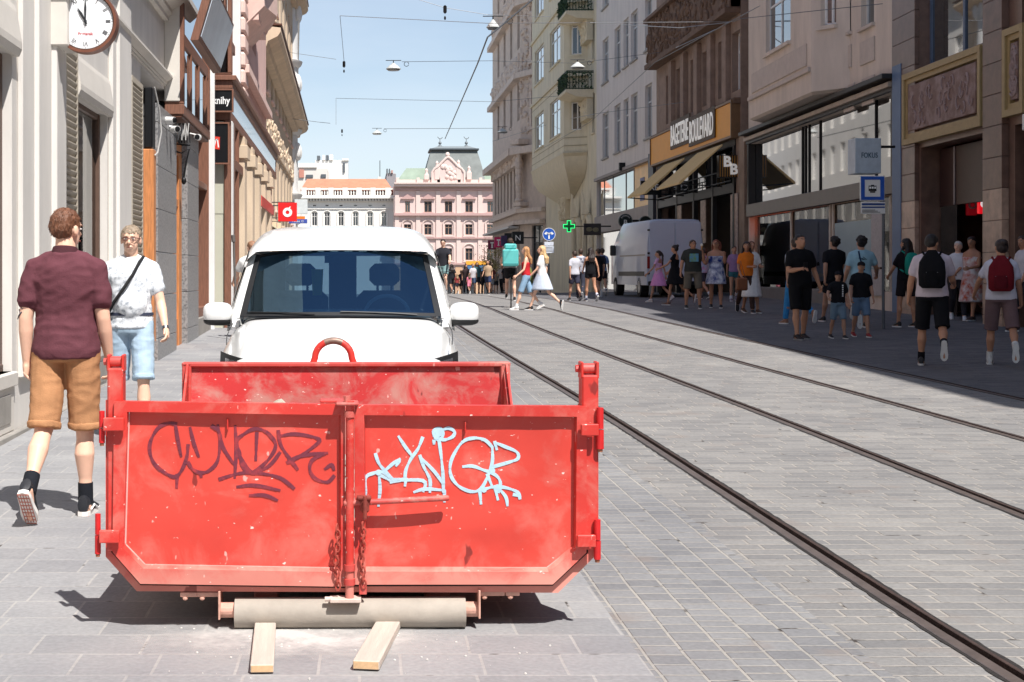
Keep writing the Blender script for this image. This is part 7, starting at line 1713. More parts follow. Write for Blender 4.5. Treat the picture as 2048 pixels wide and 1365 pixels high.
    inf = .012+.004*(voxel > .012)
    hem = {'tee': .90, 'tank': .95, 'dress': .9, 'shirt': .88, 'crop': 1.1}.get(kind, .9)
    if kind:
        mb = MB(); zt = (hem, hem+.05, 1.02, 1.12, 1.22, 1.32, 1.40, 1.455) + ((1.482,) if kind in ('tee', 'shirt') else ())
        if kind == 'tank' or (kind == 'dress' and top[-1] == 'strap'): zt = zt[:-2]
        rr = torso_rings(f, [z for z in zt], inf+.004, w=w)
        if kind in ('tee', 'shirt'): # loose hem
            c0 = sum(rr[0], Vector())/len(rr[0]); rr[0] = [c0+(q-c0)*1.04 for q in rr[0]]
        mb.loft(rr)
        if belly: mb.ell(f((0, .05, 1.1)), (.13*w+inf, .08+belly+inf, .15), 14, 9)
        sl = {'tee': .58, 'shirt': .62, 'dress': .3, 'crop': .4, 'tank': 0}.get(kind, .5)
        for i, sd_ in enumerate((-1, 1)):
            sh_, eb = J['sh', i], J['el', i]; ar = .052*(.35+.65*w)*(.85 if woman else 1)
            if kind == 'tank' or sl == 0: mb.tube([f((sd_*.09, .06, 1.36)), f((sd_*.1, 0, 1.47)), f((sd_*.09, -.07, 1.38))], .016, 6)
            else:
                mb.tube([f((sd_*.045, -.012, 1.462)), f((sd_*.09, -.01, 1.432)), sh_], [.046, .061, ar*.95+.016], 10, round_=True)
                mb.tube([sh_+Vector((-sd_*.055, 0, .012)), sh_+Vector((0, 0, -.002)), sh_.lerp(eb, sl*.5), sh_.lerp(eb, sl)], [ar*.9+.014, ar+.014, ar+.014, ar+.016], 14, round_=True)
        put_cloth(mb, {'tee': 't_shirt', 'shirt': 'shirt', 'tank': 'tank_top', 'dress': 'dress_top', 'crop': 'top'}[kind], tm)
        if kind == 'shirt' and feat == 'polo':
            c = MB(); c.loft([[f(((.066+a)*math.cos(t), -.014+(.062+a)*math.sin(t), z-.012*math.sin(t))) for t in [k*2*math.pi/20 for k in range(20)]] for z, a in ((1.455, .018), (1.50, .008), (1.512, .003), (1.506, -.004), (1.47, -.002))]); c.xf(T); c.build('collar', cloth_m([int(v*.75) for v in tc_]), root, True)
    bk, bc = bottom[0], bottom[1]; bm_ = cloth_m(bc, *(bottom[2:] if len(bottom) > 2 else ()))
    if bk in ('shorts', 'trousers', 'mini', 'bermuda'):
        mb = MB(); mb.loft(torso_rings(f, (.86, .90, .95, 1.0, 1.02 if kind in ('tee', 'shirt', 'dress') else 1.05), inf, w=w)); fr = {'shorts': .72, 'mini': .35, 'bermuda': .98, 'trousers': 1}[bk]; wide = .013 if bk in ('shorts', 'bermuda') else .012
        for i in (0, 1):
            hip, kn, an = J['hip', i], J['kn', i], J['an', i]; tw = .082*(.4+.6*w)
            if bk == 'trousers': mb.tube([hip+Vector((0, 0, .05)), hip.lerp(kn, .35), kn, kn.lerp(an, .5), kn.lerp(an, .95)], [tw+.014, tw+.012, tw*.7+.014, tw*.6+.014, .058], 14)
            else: mb.tube([hip+Vector((0, 0, .05)), hip.lerp(kn, .3), hip.lerp(kn, fr)], [tw+.014, tw+wide, tw*(1-.3*fr)+wide+.016], 16)
        put_cloth(mb, 'trousers' if bk == 'trousers' else 'shorts', bm_)
        if wr and bk == 'bermuda':
            mb = MB()
            for i in (0, 1):
                hip, kn = J['hip', i], J['kn', i]; tw = .082*(.4+.6*w); r_ = tw*(1-.3*fr)+wide+.02; mb.tube([hip.lerp(kn, fr-.08), hip.lerp(kn, fr+.015)], [r_+.002, r_+.003], 16)
            put_cloth(mb, 'turned_up_hem', bm_)
    elif bk in ('skirt', 'dress', 'long'):
        z0 = {'skirt': .56, 'dress': .60, 'long': .38}[bk]; zt = 1.03 if bk != 'dress' else 1.1
        k0, k1 = J['kn', 0], J['kn', 1]; sp = max(abs(k0.y-k1.y)*.5+.06, .13); cy = (k0.y+k1.y)/2; rings = []
        for t in [j/8 for j in range(9)]:
            z = zt+(z0-zt)*t; a = .145*w+.085*t+.02; b = .11*w+(sp+.02)*t**.8*.8+.02; cyy = cy*t
            rings.append([f(Vector((0, 0, z)))*0+Vector((a*(1+.035*math.sin(j*3+t*2)*t)*math.cos(2*math.pi*j/28), cyy+b*(1+.05*math.sin(j*2.6)*t)*math.sin(2*math.pi*j/28), z)) for j in range(28)])
        mb = MB(); mb.loft(rings); put_cloth(mb, 'skirt', bm_, 1)
    # --- shoes
    shm = M('shoe_%d_%d_%d' % shoes, shoes, .6, 0, .15, 20); som = M('sole_%d_%d_%d' % sole, sole, .7, 0, .08, 20)
    for i, sd_ in enumerate((-1, 1)):
        an, p = J['an', i], J['pt', i]; fw = Vector((0, math.cos(p), math.sin(p))); up = Vector((0, -math.sin(p), math.cos(p))); rt = Vector((1, 0, 0))
        def ringat(t, wd, z0, z1, n=12):
            c = an+fw*t-up*.085; return [T(c+rt*(wd*math.cos(2*math.pi*j/n))+up*(z0+(z1-z0)*(.5+.5*math.sin(2*math.pi*j/n)))) for j in range(n)]
        sh = MB().loft([ringat(-.072, .012, .02, .07), ringat(-.066, .03, .015, .11), ringat(-.03, .037, .015, .125), ringat(.02, .038, .015, .11), ringat(.06, .041, .015, .085), ringat(.12, .044, .015, .06), ringat(.165, .038, .015, .045), ringat(.19, .014, .018, .032)]).build('shoe', shm, root, True)
        so_ = MB(); out = [(-.076, .0), (-.066, .028), (-.03, .036), (.04, .038), (.11, .047), (.155, .043), (.185, .024), (.194, 0)]; out = out+[(a, -b) for a, b in out[-2:0:-1]]
        pts = lambda z: [T(an+fw*a+rt*b+up*(z-.085)) for a, b in out]
        so_.loft([pts(0), pts(.026)]); so_.build('sole', som, sh)
        if socks:
            kn = J['kn', i]; d = (kn-an).normalized(); MB().tube([T(an-d*.02), T(an+d*.10)], [.045*s, .044*s], 12).build('sock', cloth_m(socks), root, True)
        if wr and i >= 0 and feat == 'polo':
            m_ = MB(); 
            for k in range(9):
                m_.tube([T(an+fw*(-.06+.03*k)+rt*(-.03+.004*math.sin(k))-up*.0865), T(an+fw*(-.06+.03*k)+rt*.03-up*.0865)], .003, 4)
            for r_ in (-.03, -.015, 0, .015, .03): m_.tube([T(an-fw*.062+rt*r_-up*.0865), T(an+fw*.17+rt*r_-up*.0865)], .0025, 4)
            m_.build('sole_tread', M('tread_red', (196, 120, 104), .8), so_ and sh)
            st_ = MB().tube([T(an-fw*.03+rt*sd_*.04-up*.05), T(an+fw*.03+rt*sd_*.043-up*.03), T(an+fw*.10+rt*sd_*.046-up*.06)], .006, 5); st_.build('shoe_stripe', M('shoe_white', (230, 230, 228), .6), sh)
    # --- hair
    hk, hcol = hair; hm = hair_m(hcol)
    if hk:
        mb = MB(); mb.ell(Hh(0, -.014, .046), (.083, .099, .084), 18, 12, tilt)
        if hk != 'crop': mb.ell(Hh(0, -.045, .01), (.081, .073, .085), 16, 10, tilt)
        else: mb.ell(Hh(0, -.045, .02), (.077, .066, .075), 16, 10, tilt)
        if hk == 'long':
            for x in (-.05, 0, .05): mb.tube([Hh(x, -.06, .03), Hh(x*1.25, -.085, -.10), f((x*1.5, -.135, 1.40)), f((x*1.4, -.145, 1.27))], [.05, .05, .045, .02], 8, round_=True)
            for x in (-.085, .085): mb.tube([Hh(x*.8, .01, .05), Hh(x*.95, .0, -.06), f((x*1.25, .01, 1.45)), f((x*1.25, .05, 1.33))], [.026, .028, .03, .014], 8, round_=True)
        elif hk == 'bob':
            for x in (-.07, -.03, .03, .07): mb.tube([Hh(x, -.04, .04), Hh(x*1.3, -.06, -.07), Hh(x*1.35, -.06, -.14)], [.045, .05, .03], 8, round_=True)
        elif hk == 'bun': mb.ell(Hh(0, -.10, .09), (.045, .045, .045))
        elif hk == 'pony': mb.tube([Hh(0, -.10, .06), Hh(0, -.15, -.02), f((0, -.16, 1.36)), f((0, -.15, 1.2))], [.03, .035, .03, .012], 8, round_=True)
        elif hk == 'curly':
            random.seed(3)
            for k in range(26):
                a, b = random.uniform(0, 6.28), random.uniform(-.4, 1.4); mb.ell(Hh(.085*math.cos(a)*math.cos(b), -.03+.09*math.sin(a)*math.cos(b), .05+.085*math.sin(b)), (.034, .034, .034), 8, 6)
        hd = (lambda c: .006*noise.noise(Vector((c.x*60, c.y*60, c.z*30)))+.008*noise.noise(Vector((c.x*22, c.y*22, c.z*15)))) if voxel < .012 else (lambda c: .006*noise.noise(Vector((c.x*30, c.y*30, c.z*20))))
        # keep the face free
        mb.xf(T); m2 = remesh(mb, voxel*.6, 1, hd); m2.materials.append(hm)
        bm = bmesh.new(); bm.from_mesh(m2); kill = []
        Ti = tilt.inverted(); hcT = T(hc)
        for v in bm.verts:
            q = Ti @ ((v.co-hcT)/s)
            if hk in ('long', 'bob') and q.z < -.03: continue
            if (q.y > .035 and q.z < .055+(.0 if hk == 'crop' else -.012)) or (q.y > -.01 and q.z < -.02) or (q.z < -.06 and hk in ('crop', 'short')) or (q.y > .0 and q.z < .02 and abs(q.x) > .06): kill.append(v)
        bmesh.ops.delete(bm, geom=kill, context='VERTS'); bm.to_mesh(m2); bm.free()
        ho = put('hair', m2, root, 'all')
        if voxel < .012:                   # loose strands over the cap of hair
            random.seed(9); tf = MB(); crown = T(Hh(0, -.05, .13))
            for k in range(1500):
                v = m2.vertices[random.randrange(len(m2.vertices))]; n_v = v.normal.copy()
                d = (v.co-crown); d = (d-n_v*d.dot(n_v)); d = d.normalized() if d.length > .01 else Vector((1, 0, 0)); d = (d+Vector((random.uniform(-.25, .35), random.uniform(-.3, .3), random.uniform(-.3, .2)))+n_v*.06).normalized()
                sd = d.cross(n_v)*.0022; p0 = v.co-n_v*.002; L_ = random.uniform(.010, .026); tf.face([p0-sd, p0+sd, p0+d*L_*.6+n_v*.0015+sd*.6, p0+d*L_])
            tf.build('hair_strands', hm, ho)
    if cap:
        mb = MB().ell(Hh(0, -.01, .065), (.09, .105, .075), 16, 10, tilt); mb.loft([[Hh(x, .08+.0*abs(x), .055+z) for z in (0, .008)]+[Hh(x, .17-abs(x)*.5, .04+z) for z in (.008, 0)] for x in (-.06, -.03, 0, .03, .06)]); mb.xf(T); mb.build('cap', cloth_m(cap), root, True)
    # --- face
    if voxel < .03:
        ey = MB(); ir = MB(); br = MB()
        for sd_ in (-1, 1):
            ey.ell(T(Hh(sd_*.03, .083, .012)), (.012*s, .006*s, .006*s), 8, 6); ir.ell(T(Hh(sd_*.03, .0885, .012)), (.0052*s, .003*s, .0052*s), 8, 6)
            br.tube([T(Hh(sd_*.045, .085, .03)), T(Hh(sd_*.017, .096, .034))], .0035*s, 5)
        ey.build('eyes', M('eye_white', (214, 208, 204), .3), root, True); ir.build('irises', M('eye_dark', (40, 32, 28), .3), root, True); br.build('eyebrows', hm if hk else hair_m((90, 70, 56)), root, True)
        MB().tube([T(Hh(-.022, .097, -.056)), T(Hh(0, .103, -.054)), T(Hh(.022, .097, -.056))], .0035*s, 6).build('lips', M('lips', (168, 98, 88), .5), root, True)
    if glasses:
        mb = MB()
        for sd_ in (-1, 1):
            P4 = [Hh(sd_*.008, .108, .022), Hh(sd_*.05, .100, .024), Hh(sd_*.052, .098, .0), Hh(sd_*.012, .106, -.004), Hh(sd_*.008, .108, .022)]
            mb.tube([T(q) for q in P4], .0028*s, 5); mb.tube([T(Hh(sd_*.05, .1, .02)), T(Hh(sd_*.082, .0, .012))], .0028*s, 5)
        mb.tube([T(Hh(-.01, .109, .018)), T(Hh(.01, .109, .018))], .0028*s, 5); mb.build('glasses', M('glasses_rim', glasses, .4), root)
    return dict(root=root, J=J, T=T, f=f, Hh=Hh, s=s, X=X, Y=Y, g=g, w=w)
def world(P_, p): 
    return Matrix.Translation(P_['root'].location) @ Matrix.Rotation(P_['root'].rotation_euler.z, 4, 'Z') @ P_['T'](p)
def backpack(P_, label, col, col2=None, strap=True, h=.44, group=None):
    r = empty('backpack', P_['root'].location, label, 'backpack', P_['root'].rotation_euler.z, group); f, T, w = P_['f'], P_['T'], P_['w']
    mb = MB(); secs = []; kk = 1.2 if h > .45 else 1
    for z, a, b in ((.0, .10, .05), (.04, .135, .08), (.2, .14, .09), (.34, .13, .08), (.42, .09, .05), (h, .04, .02)):
        secs.append([f(Vector((a*kk*math.copysign(abs(math.cos(t))**.6, math.cos(t)), -.125*w-.075+b*math.copysign(abs(math.sin(t))**.7, math.sin(t)), 1.02+z))) for t in [2*math.pi*k/20 for k in range(20)]])
    mb.loft(secs).xf(T); mb.build('pack', cloth_m(col), r, True)
    mb = MB(); mb.loft([[f(Vector((a*math.cos(t)*.8, -.125*w-.155+.03*math.sin(t), 1.06+z))) for t in [2*math.pi*k/14 for k in range(14)]] for z, a in ((0, .09), (.03, .115), (.15, .115), (.18, .08))]).xf(T); mb.build('front_pocket', cloth_m(col2 or [int(v*.8) for v in col]), r, True)
    mb = MB().tube([T(f((-.07, -.125*w-.166, 1.225))), T(f((.07, -.125*w-.166, 1.225)))], .006, 5); mb.build('zip', M('zip_pale', (150, 150, 150), .5), r)
    if strap:
        for sd_ in (-1, 1):
            mb = MB().tube([T(f((sd_*.07, -.13*w, 1.42))), T(f((sd_*.10*w, -.03, 1.492))), T(f((sd_*.115*w, .07, 1.44))), T(f((sd_*.13*w, .122*w, 1.32))), T(f((sd_*.16*w, .07, 1.18))), T(f((sd_*.13, -.12*w, 1.08)))], .016, 6); mb.build('strap', cloth_m(col), r, True)
    return r

# the two men beside the wall
GL = 'men on the left pavement'
m1 = person(132, 1030, 'heavy-set man in maroon polo shirt and ochre shorts walking away on the pavement', 1.79, face=-4, sk='light', w=1.08, legs=((-12, 30, 1), (4, 4, 1)), arms=((-6, 10, 14, 6), (2, 8, 16, 2)), head=(-24, 2),
    top=('shirt', (100, 58, 66)), bottom=('bermuda', (178, 130, 92)), shoes=(30, 32, 38), sole=(226, 222, 216), socks=(30, 32, 38), hair=('crop', (112, 72, 50)), voxel=.0085, wr=.015, feat='polo', at_Y=8.35, group=GL)
tt = MB(); T, f = m1['T'], m1['f']; a_, b_ = m1['J']['sh', 0], m1['J']['el', 0]
for k in range(5):
    c_ = a_.lerp(b_, .68+.07*k); tt.tube([T(c_+Vector((-.047*math.cos(t), -.047*math.sin(t), .02*math.sin(3*t+k)))) for t in [.4+.25*j for j in range(4)]], .003, 5)
tt.build('arm_tattoo', M('tattoo_ink', (96, 92, 100), .6), m1['root'], True)
m2 = person(262, 800, 'middle-aged man with glasses, patterned white shirt and pale denim shorts walking towards the camera', 1.77, face=187, sk='light', w=1.02, legs=((14, 5, 2), (-10, 24, 2)), arms=((12, 14, 20, 0), (-16, 12, 12, 2)), head=(-6, 2),
    top=('tee', (226, 230, 234), (96, 108, 124), .61, 30), bottom=('bermuda', (168, 190, 208)), shoes=(190, 188, 184), hair=('crop', (150, 132, 112)), voxel=.009, wr=.013, glasses=(90, 34, 40), at_Y=11.8, belly=.035, group=GL)
f, T = m2['f'], m2['T']
MB().tube([T(f(p)) for p in ((-.10, .0, 1.485), (-.07, .09, 1.44), (-.02, .135, 1.34), (.06, .155, 1.22), (.13, .145, 1.12), (.185, .05, 1.02), (.15, -.10, 1.1), (.02, -.16, 1.3), (-.10, -.09, 1.46), (-.10, .0, 1.485))], .015, 6).build('bag_strap', M('black_webbing', (28, 28, 30), .8), m2['root'], True)
bgm = empty('shoulder_bag', m2['root'].location, 'small black shoulder bag at the hip of the spectacled man', 'bag', m2['root'].rotation_euler.z); MB().box(.15, .24, -.1, .07, .84, 1.02, .02).build('bag_body', M('black_webbing', (28, 28, 30)), bgm)
MB().tube([T(f((.15, -.09, 1.0))), T(f((.15, .07, 1.0)))], .13, 3).build('x', black_iron) if False else None
MB().loft(torso_rings(f, (1.005, 1.03), .026)).xf(T).build('belt', M('navy_belt', (52, 58, 78), .6), m2['root'], True)
wr_ = m2['J']['wr', 0]; fd = m2['J']['fd', 0]; MB().tube([T(wr_-fd*.012), T(wr_+fd*.012)], .031, 12).build('watch', M('watch_steel', (120, 122, 126), .3, .8), m2['root'], True)
P3 = person(503, 640, 'man in white t-shirt and pale patterned shorts seen from behind beyond the van', 1.78, face=12, sk='light', top=('tee', (232, 232, 230)), bottom=('bermuda', (214, 218, 222), (120, 130, 150), .6, 20), hair=('crop', (150, 110, 84)), arms=((30, 16, 30), (-6, 10, 10)), at_Y=25.5, group=GL)
pole = empty('long_pole', at(473, 632, 25.0), 'long dark pole leaning by the bookshop next to the man in white', 'pole'); MB().tube([(0, 0, 0), (-.06, .1, 1.3)], .02, 8).tube([(-.06, .1, 1.3), (-.07, .11, 1.42)], .035, 8).build('shaft', M('pole_grey', (90, 84, 80), .6), pole, True)

S = lambda *a, **k: person(*a, **k)
GS = 'pedestrians in the shaded right side of the street'; GC = 'women crossing the tram tracks'; GR = 'pedestrians around the parked grey van'
# women crossing the tracks
p1 = S(1052, 621, 'woman in red strappy top and ripped denim shorts crossing the tracks', 1.70, face=80, sk='light', woman=True, w=.9, legs=((20, 4), (-16, 26)), arms=((10, 14, 40), (-8, 10, 20)), top=('tank', (190, 40, 48)), bottom=('bermuda', (140, 170, 196)), shoes=(228, 228, 226), socks=(230, 230, 230), hair=('long', (176, 128, 84)), group=GC)
S(1084, 621, 'blonde girl in white t-shirt and pale grey skirt crossing the tracks in black sneakers', 1.74, face=62, sk='light', woman=True, w=.88, legs=((22, 4), (-22, 28)), arms=((16, 8, 30), (-10, 12, 24)), top=('tee', (232, 230, 228)), bottom=('skirt', (196, 206, 220)), shoes=(34, 34, 38), hair=('long', (206, 170, 124)), group=GC)
b = empty('tote_bag', p1['root'].location, 'olive green bag carried between the two women crossing the tracks', 'bag', p1['root'].rotation_euler.z); MB().loft([[(.20+.07*math.cos(t)*a, -.02+.15*math.sin(t)*a, z) for t in [k*.524 for k in range(12)]] for z, a in ((.62, .5), (.66, 1), (.9, 1.05), (1.12, .7), (1.15, .5))]).build('bag_body', cloth_m((104, 110, 62)), b, True); MB().tube([(.2, -.1, 1.1), (.14, -.04, 1.45), (.2, .08, 1.1)], .012, 6).build('strap', black_iron, b, True)
# courier with the turquoise box
c1 = S(1021, 588, 'courier on a bicycle seen from behind, hidden partly behind the woman in red', 1.75, face=-6, sk='light', top=('tee', (150, 146, 146)), bottom=('shorts', (40, 40, 44)), arms=((40, 14, 20), (40, 14, 20)), legs=((30, 50), (4, 10)), foot_dz=.18, at_Y=40, group=GC)
db = empty('delivery_box', c1['root'].location, 'turquoise cube delivery backpack on the courier behind the woman in red', 'backpack', c1['root'].rotation_euler.z)
MB().box(-.22, .22, -.58, -.16, 1.15, 1.62, .03).build('box_body', M('turquoise_cloth', (96, 190, 186), .7, 0, .05, 8), db); MB().box(-.17, .17, -.5, -.2, 1.62, 1.78, .04).build('box_roll', M('turquoise_cloth', (96, 190, 186)), db); MB().box(-.21, .21, -.585, -.57, 1.2, 1.23).build('box_piping', M('teal_piping', (60, 140, 140), .7), db)
def bicycle(loc, rz, label, col=(50, 50, 54)):
    r = empty('bicycle', loc, label, 'bicycle', rz); m_ = M('bike_%d' % col[0], col, .4, .3, 0)
    for y in (-.52, .52):
        w_ = MB().tube([(0, y+.335*math.cos(t), .345+.335*math.sin(t)) for t in [2*math.pi*k/24 for k in range(25)]], .018, 6, cap=False); w_.build('wheel', M('tyre_rubber', (30, 30, 30)), r, True)
        mb = MB(); [mb.tube([(0, y, .345), (0, y+.32*math.cos(t), .345+.32*math.sin(t))], .003, 3) for t in [2*math.pi*k/12 for k in range(12)]]; mb.build('spokes', steel, r)
    MB().tube([(0, -.52, .345), (0, -.08, .30), (0, .38, .78), (0, -.2, .80), (0, -.08, .30)], .016, 6).tube([(0, -.52, .345), (0, -.2, .80)], .012, 6).tube([(0, .52, .345), (0, .36, .88)], .014, 6).build('frame', m_, r, True)
    MB().tube([(-.28, .30, .98), (0, .36, .96), (.28, .30, .98)], .012, 6).build('handlebar', black_iron, r, True); MB().box(-.07, .07, -.34, -.1, .9, .95, .02).build('saddle', black_iron, r)
    return r
bicycle(Vector(c1['root'].location)+Vector((.02, .05, 0)), R(-6), 'bicycle under the courier with the turquoise box')
c2 = S(886, 560, 'cyclist in a dark jacket and sunglasses beside the white van roof pillar', 1.78, face=170, sk='light', top=('tee', (42, 42, 48)), bottom=('shorts', (120, 150, 150)), arms=((40, 14, 22), (40, 14, 22)), legs=((34, 56), (6, 14)), foot_dz=.2, hair=('short', (40, 34, 30)), at_Y=45, glasses=(20, 20, 20), group=GC)
bicycle(Vector(c2['root'].location), R(170), 'bicycle ridden by the dark-jacketed cyclist beside the van', (60, 90, 90))
# around the parked van
S(1100, 584, 'man in dark blue t-shirt walking away below the round blue arrow sign', 1.8, face=-10, top=('tee', (64, 84, 116)), bottom=('shorts', (36, 40, 52)), group=GR)
S(1088, 582, 'man in dark clothes standing left of the man in dark blue t-shirt', 1.74, face=20, top=('tee', (60, 60, 66)), bottom=('trousers', (40, 40, 44)), at_Y=70, group=GR)
S(1131, 582, 'man in light blue t-shirt and grey shorts walking away towards the arched door', 1.78, face=5, top=('tee', (140, 176, 208)), bottom=('shorts', (92, 96, 112)), shoes=(200, 200, 200), group=GR)
S(1161, 598, 'person in navy and white striped t-shirt and dark trousers seen from behind', 1.76, face=-15, top=('tee', (214, 214, 220), (40, 44, 80), .5, 9), bottom=('trousers', (52, 54, 66)), group=GR)
S(1149, 594, 'person in light top with a pink bag beside the striped t-shirt', 1.66, face=10, top=('tee', (196, 196, 204)), bottom=('shorts', (60, 60, 76)), at_Y=47, woman=True, group=GR)
S(1181, 603, 'woman with long dark hair in a black playsuit walking away', 1.72, face=8, woman=True, sk='tan', w=1.0, top=('tank', (22, 22, 26)), bottom=('mini', (22, 22, 26)), hair=('long', (40, 30, 28)), socks=(200, 200, 210), shoes=(60, 60, 80), legs=((10, 4), (-16, 24)), group=GR)
q = S(1204, 592, 'man in pale blue t-shirt with a dark backpack left of the parked van', 1.84, face=-5, top=('tee', (130, 154, 196)), bottom=('shorts', (28, 28, 34)), socks=(200, 200, 200), group=GR)
backpack(q, 'dark backpack on the man in pale blue left of the parked van', (40, 44, 66))
S(1196, 590, 'man with dark hair and black top just behind the man in pale blue', 1.8, face=15, top=('tee', (30, 30, 36)), bottom=('shorts', (30, 30, 34)), at_Y=52, group=GR)
S(1317, 605, 'girl with a long ponytail in a lilac pink dress behind the parked van', 1.60, face=48, woman=True, sk='shade', w=.86, top=('dress', (216, 170, 206), 'strap'), bottom=('skirt', (216, 150, 206)), hair=('pony', (40, 30, 28)), shoes=(220, 216, 214), legs=((20, 6), (-20, 24)), arms=((20, 20, 26), (-20, 14, 10)), group=GR)
S(1350, 611, 'woman in a short black dress with hair tied up, walking left behind the parked van', 1.72, face=58, woman=True, sk='tan', w=.9, top=('dress', (24, 24, 28), 'strap'), bottom=('dress', (24, 24, 28)), hair=('bun', (40, 30, 28)), shoes=(120, 90, 76), legs=((14, 4), (-26, 26)), arms=((34, 24, 30), (30, 20, 10)), group=GR)
ice = S(1386, 618, 'big man in a dark printed t-shirt eating an ice cream beside the parked van', 1.84, face=172, sk='tan', w=1.22, top=('tee', (58, 60, 56)), bottom=('bermuda', (112, 104, 92)), shoes=(36, 40, 34), arms=((30, 16, 120, 22), (6, 18, 10)), legs=((3, 3, 5), (-2, 3, 5)), glasses=(20, 20, 20), belly=.04, group=GR)
f, T = ice['f'], ice['T']; MB().box(-.12, .10, .175, .185, 1.16, 1.36, .01).xf(lambda p: T(f(p))).build('shirt_print', M('print_blue_teal', (90, 150, 196), .8, 0, .1, 12, col2=(120, 160, 90), amount=.5), ice['root'])
r = empty('ice_cream', ice['root'].location, 'ice cream cone held up by the man in the dark printed t-shirt', 'ice cream', ice['root'].rotation_euler.z); h_ = T(ice['J']['wr', 0]+ice['J']['fd', 0]*.08+Vector((.02, .03, 0))); MB().tube([h_, h_+Vector((0, .01, .12))], [.008, .03], 8).build('cone', M('waffle', (196, 146, 92), .8), r, True); MB().ell(h_+Vector((0, .01, .15)), (.035, .035, .04)).build('scoop', M('cream_scoop', (236, 226, 206), .6), r, True)
S(1432, 617, 'woman in a blue and white diamond patterned dress with sunglasses', 1.80, face=165, woman=True, sk='tan', w=1.15, top=('tank', (40, 60, 130), (226, 228, 236), .5, 5), bottom=('dress', (40, 60, 130), (226, 228, 236), .5, 5), hair=('bob', (120, 60, 40)), shoes=(34, 34, 40), arms=((24, 14, 120, 10), (14, 18, 80)), legs=((6, 3), (-5, 6)), glasses=(20, 20, 20), group=GR)
S(1408, 606, 'woman partly hidden between the big man and the patterned dress', 1.68, face=30, woman=True, top=('tee', (170, 190, 214), (214, 120, 170), .55, 8), bottom=('shorts', (56, 56, 70)), socks=(210, 210, 214), at_Y=46, group=GR)
S(1468, 603, 'woman in a lilac top and teal shorts with white socks by the ochre shopfront', 1.66, face=170, woman=True, sk='shade', w=.9, top=('tee', (150, 120, 160)), bottom=('mini', (60, 110, 120)), socks=(226, 226, 230), shoes=(120, 110, 130), group=GR)
S(1503, 627, 'woman in a white button-through dress looking at her phone', 1.74, face=188, woman=True, sk='tan', w=.98, top=('shirt', (232, 230, 226)), bottom=('long', (230, 229, 226)), hair=('bun', (120, 78, 56)), shoes=(90, 66, 56), arms=((16, 8, 78, 24), (16, 8, 74, 24)), legs=((10, 4), (-10, 14)), head=(0, -16), group=GS)
q = S(1493, 620, 'woman in an orange top standing behind the woman in the white dress', 1.74, face=178, woman=True, sk='tan', top=('tee', (226, 122, 40)), bottom=('trousers', (70, 52, 46)), hair=('long', (50, 36, 32)), at_Y=34.5, group=GS)
b = empty('handbag', at(1484, 556, 33.5), 'brown leather handbag beside the woman in the orange top', 'bag'); MB().box(-.13, .13, -.05, .05, -.3, 0, .03).build('bag_body', M('tan_leather', (130, 76, 44), .5, 0, .15, 8), b); MB().tube([(-.1, 0, -.02), (-.03, .0, .4), (.08, 0, -.02)], .01, 6).build('strap', M('tan_leather', (130, 76, 44)), b, True)
# foreground of the shade
ph = S(1600, 680, 'tall man all in black looking at a phone, walking ahead of two boys', 1.86, face=192, sk='tan', w=1.14, top=('tee', (20, 20, 23)), bottom=('bermuda', (20, 20, 23)), shoes=(24, 24, 27), sole=(150, 150, 150), hair=('crop', (34, 28, 26)), arms=((-6, 20, 20, 0), (14, 12, 86, 34)), legs=((-6, 8, 3), (12, 4, 3)), head=(6, -14), group=GS)
r = empty('phone', ph['root'].location, 'dark phone held by the tall man all in black', 'phone', ph['root'].rotation_euler.z); h_ = ph['T'](ph['J']['wr', 1]+ph['J']['fd', 1]*.09); MB().box(h_.x-.035, h_.x+.035, h_.y-.006, h_.y+.006, h_.z-.04, h_.z+.1, .004).build('phone_body', black_iron, r); MB().box(h_.x-.03, h_.x+.03, h_.y-.009, h_.y-.007, h_.z-.03, h_.z+.09).build('phone_screen', M('phone_screen', (60, 70, 90), .1), r)
S(1590, 646, 'person in white and bright blue hidden behind the tall man in black', 1.78, face=20, top=('tee', (214, 226, 240)), bottom=('trousers', (60, 140, 200)), shoes=(150, 110, 90), at_Y=29.5, group=GS)
S(1668, 640, 'dark-haired man in black shirt seen from behind near the teal shop panel', 1.82, face=6, top=('tee', (26, 26, 30)), bottom=('shorts', (30, 30, 36)), hair=('curly', (30, 24, 22)), w=1.1, at_Y=30, group=GS)
q = S(1722, 655, 'curly-haired person in a pale blue printed t-shirt seen from behind', 1.82, face=-8, top=('tee', (150, 186, 200)), bottom=('shorts', (40, 44, 56)), hair=('curly', (28, 22, 22)), w=1.12, arms=((-4, 14, 40), (20, 24, 40)), at_Y=27.8, group=GS)
f, T = q['f'], q['T']; MB().tube([T(f((-.07, -.13, 1.46))), T(f((-.04, -.145, 1.3))), T(f((.03, -.145, 1.1)))], .016, 6).build('bag_strap', cloth_m((40, 60, 90)), q['root'], True); mb = MB(); [mb.ribbon([(-.07+.02*k, 1.33+.02*math.sin(k*2)), (-.03+.025*k, 1.3)], .012, -.152, -.145) for k in range(5)]; mb.xf(lambda p: T(f(p))).build('shirt_print', M('print_dark', (60, 80, 96), .8), q['root'])
def boy(px, py, Y, label, top, bot, shoes, face, H, hand):
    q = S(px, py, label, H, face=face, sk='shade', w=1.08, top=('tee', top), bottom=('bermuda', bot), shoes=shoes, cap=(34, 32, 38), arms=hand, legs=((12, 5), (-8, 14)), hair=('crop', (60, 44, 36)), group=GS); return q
k1_ = boy(1676, 678, 25, 'smaller boy in black t-shirt with a vertical row of white letters and a cap', (24, 24, 28), (110, 132, 150), (30, 30, 34), 184, 1.18, ((6, 12, 20), (26, 30, 40)))
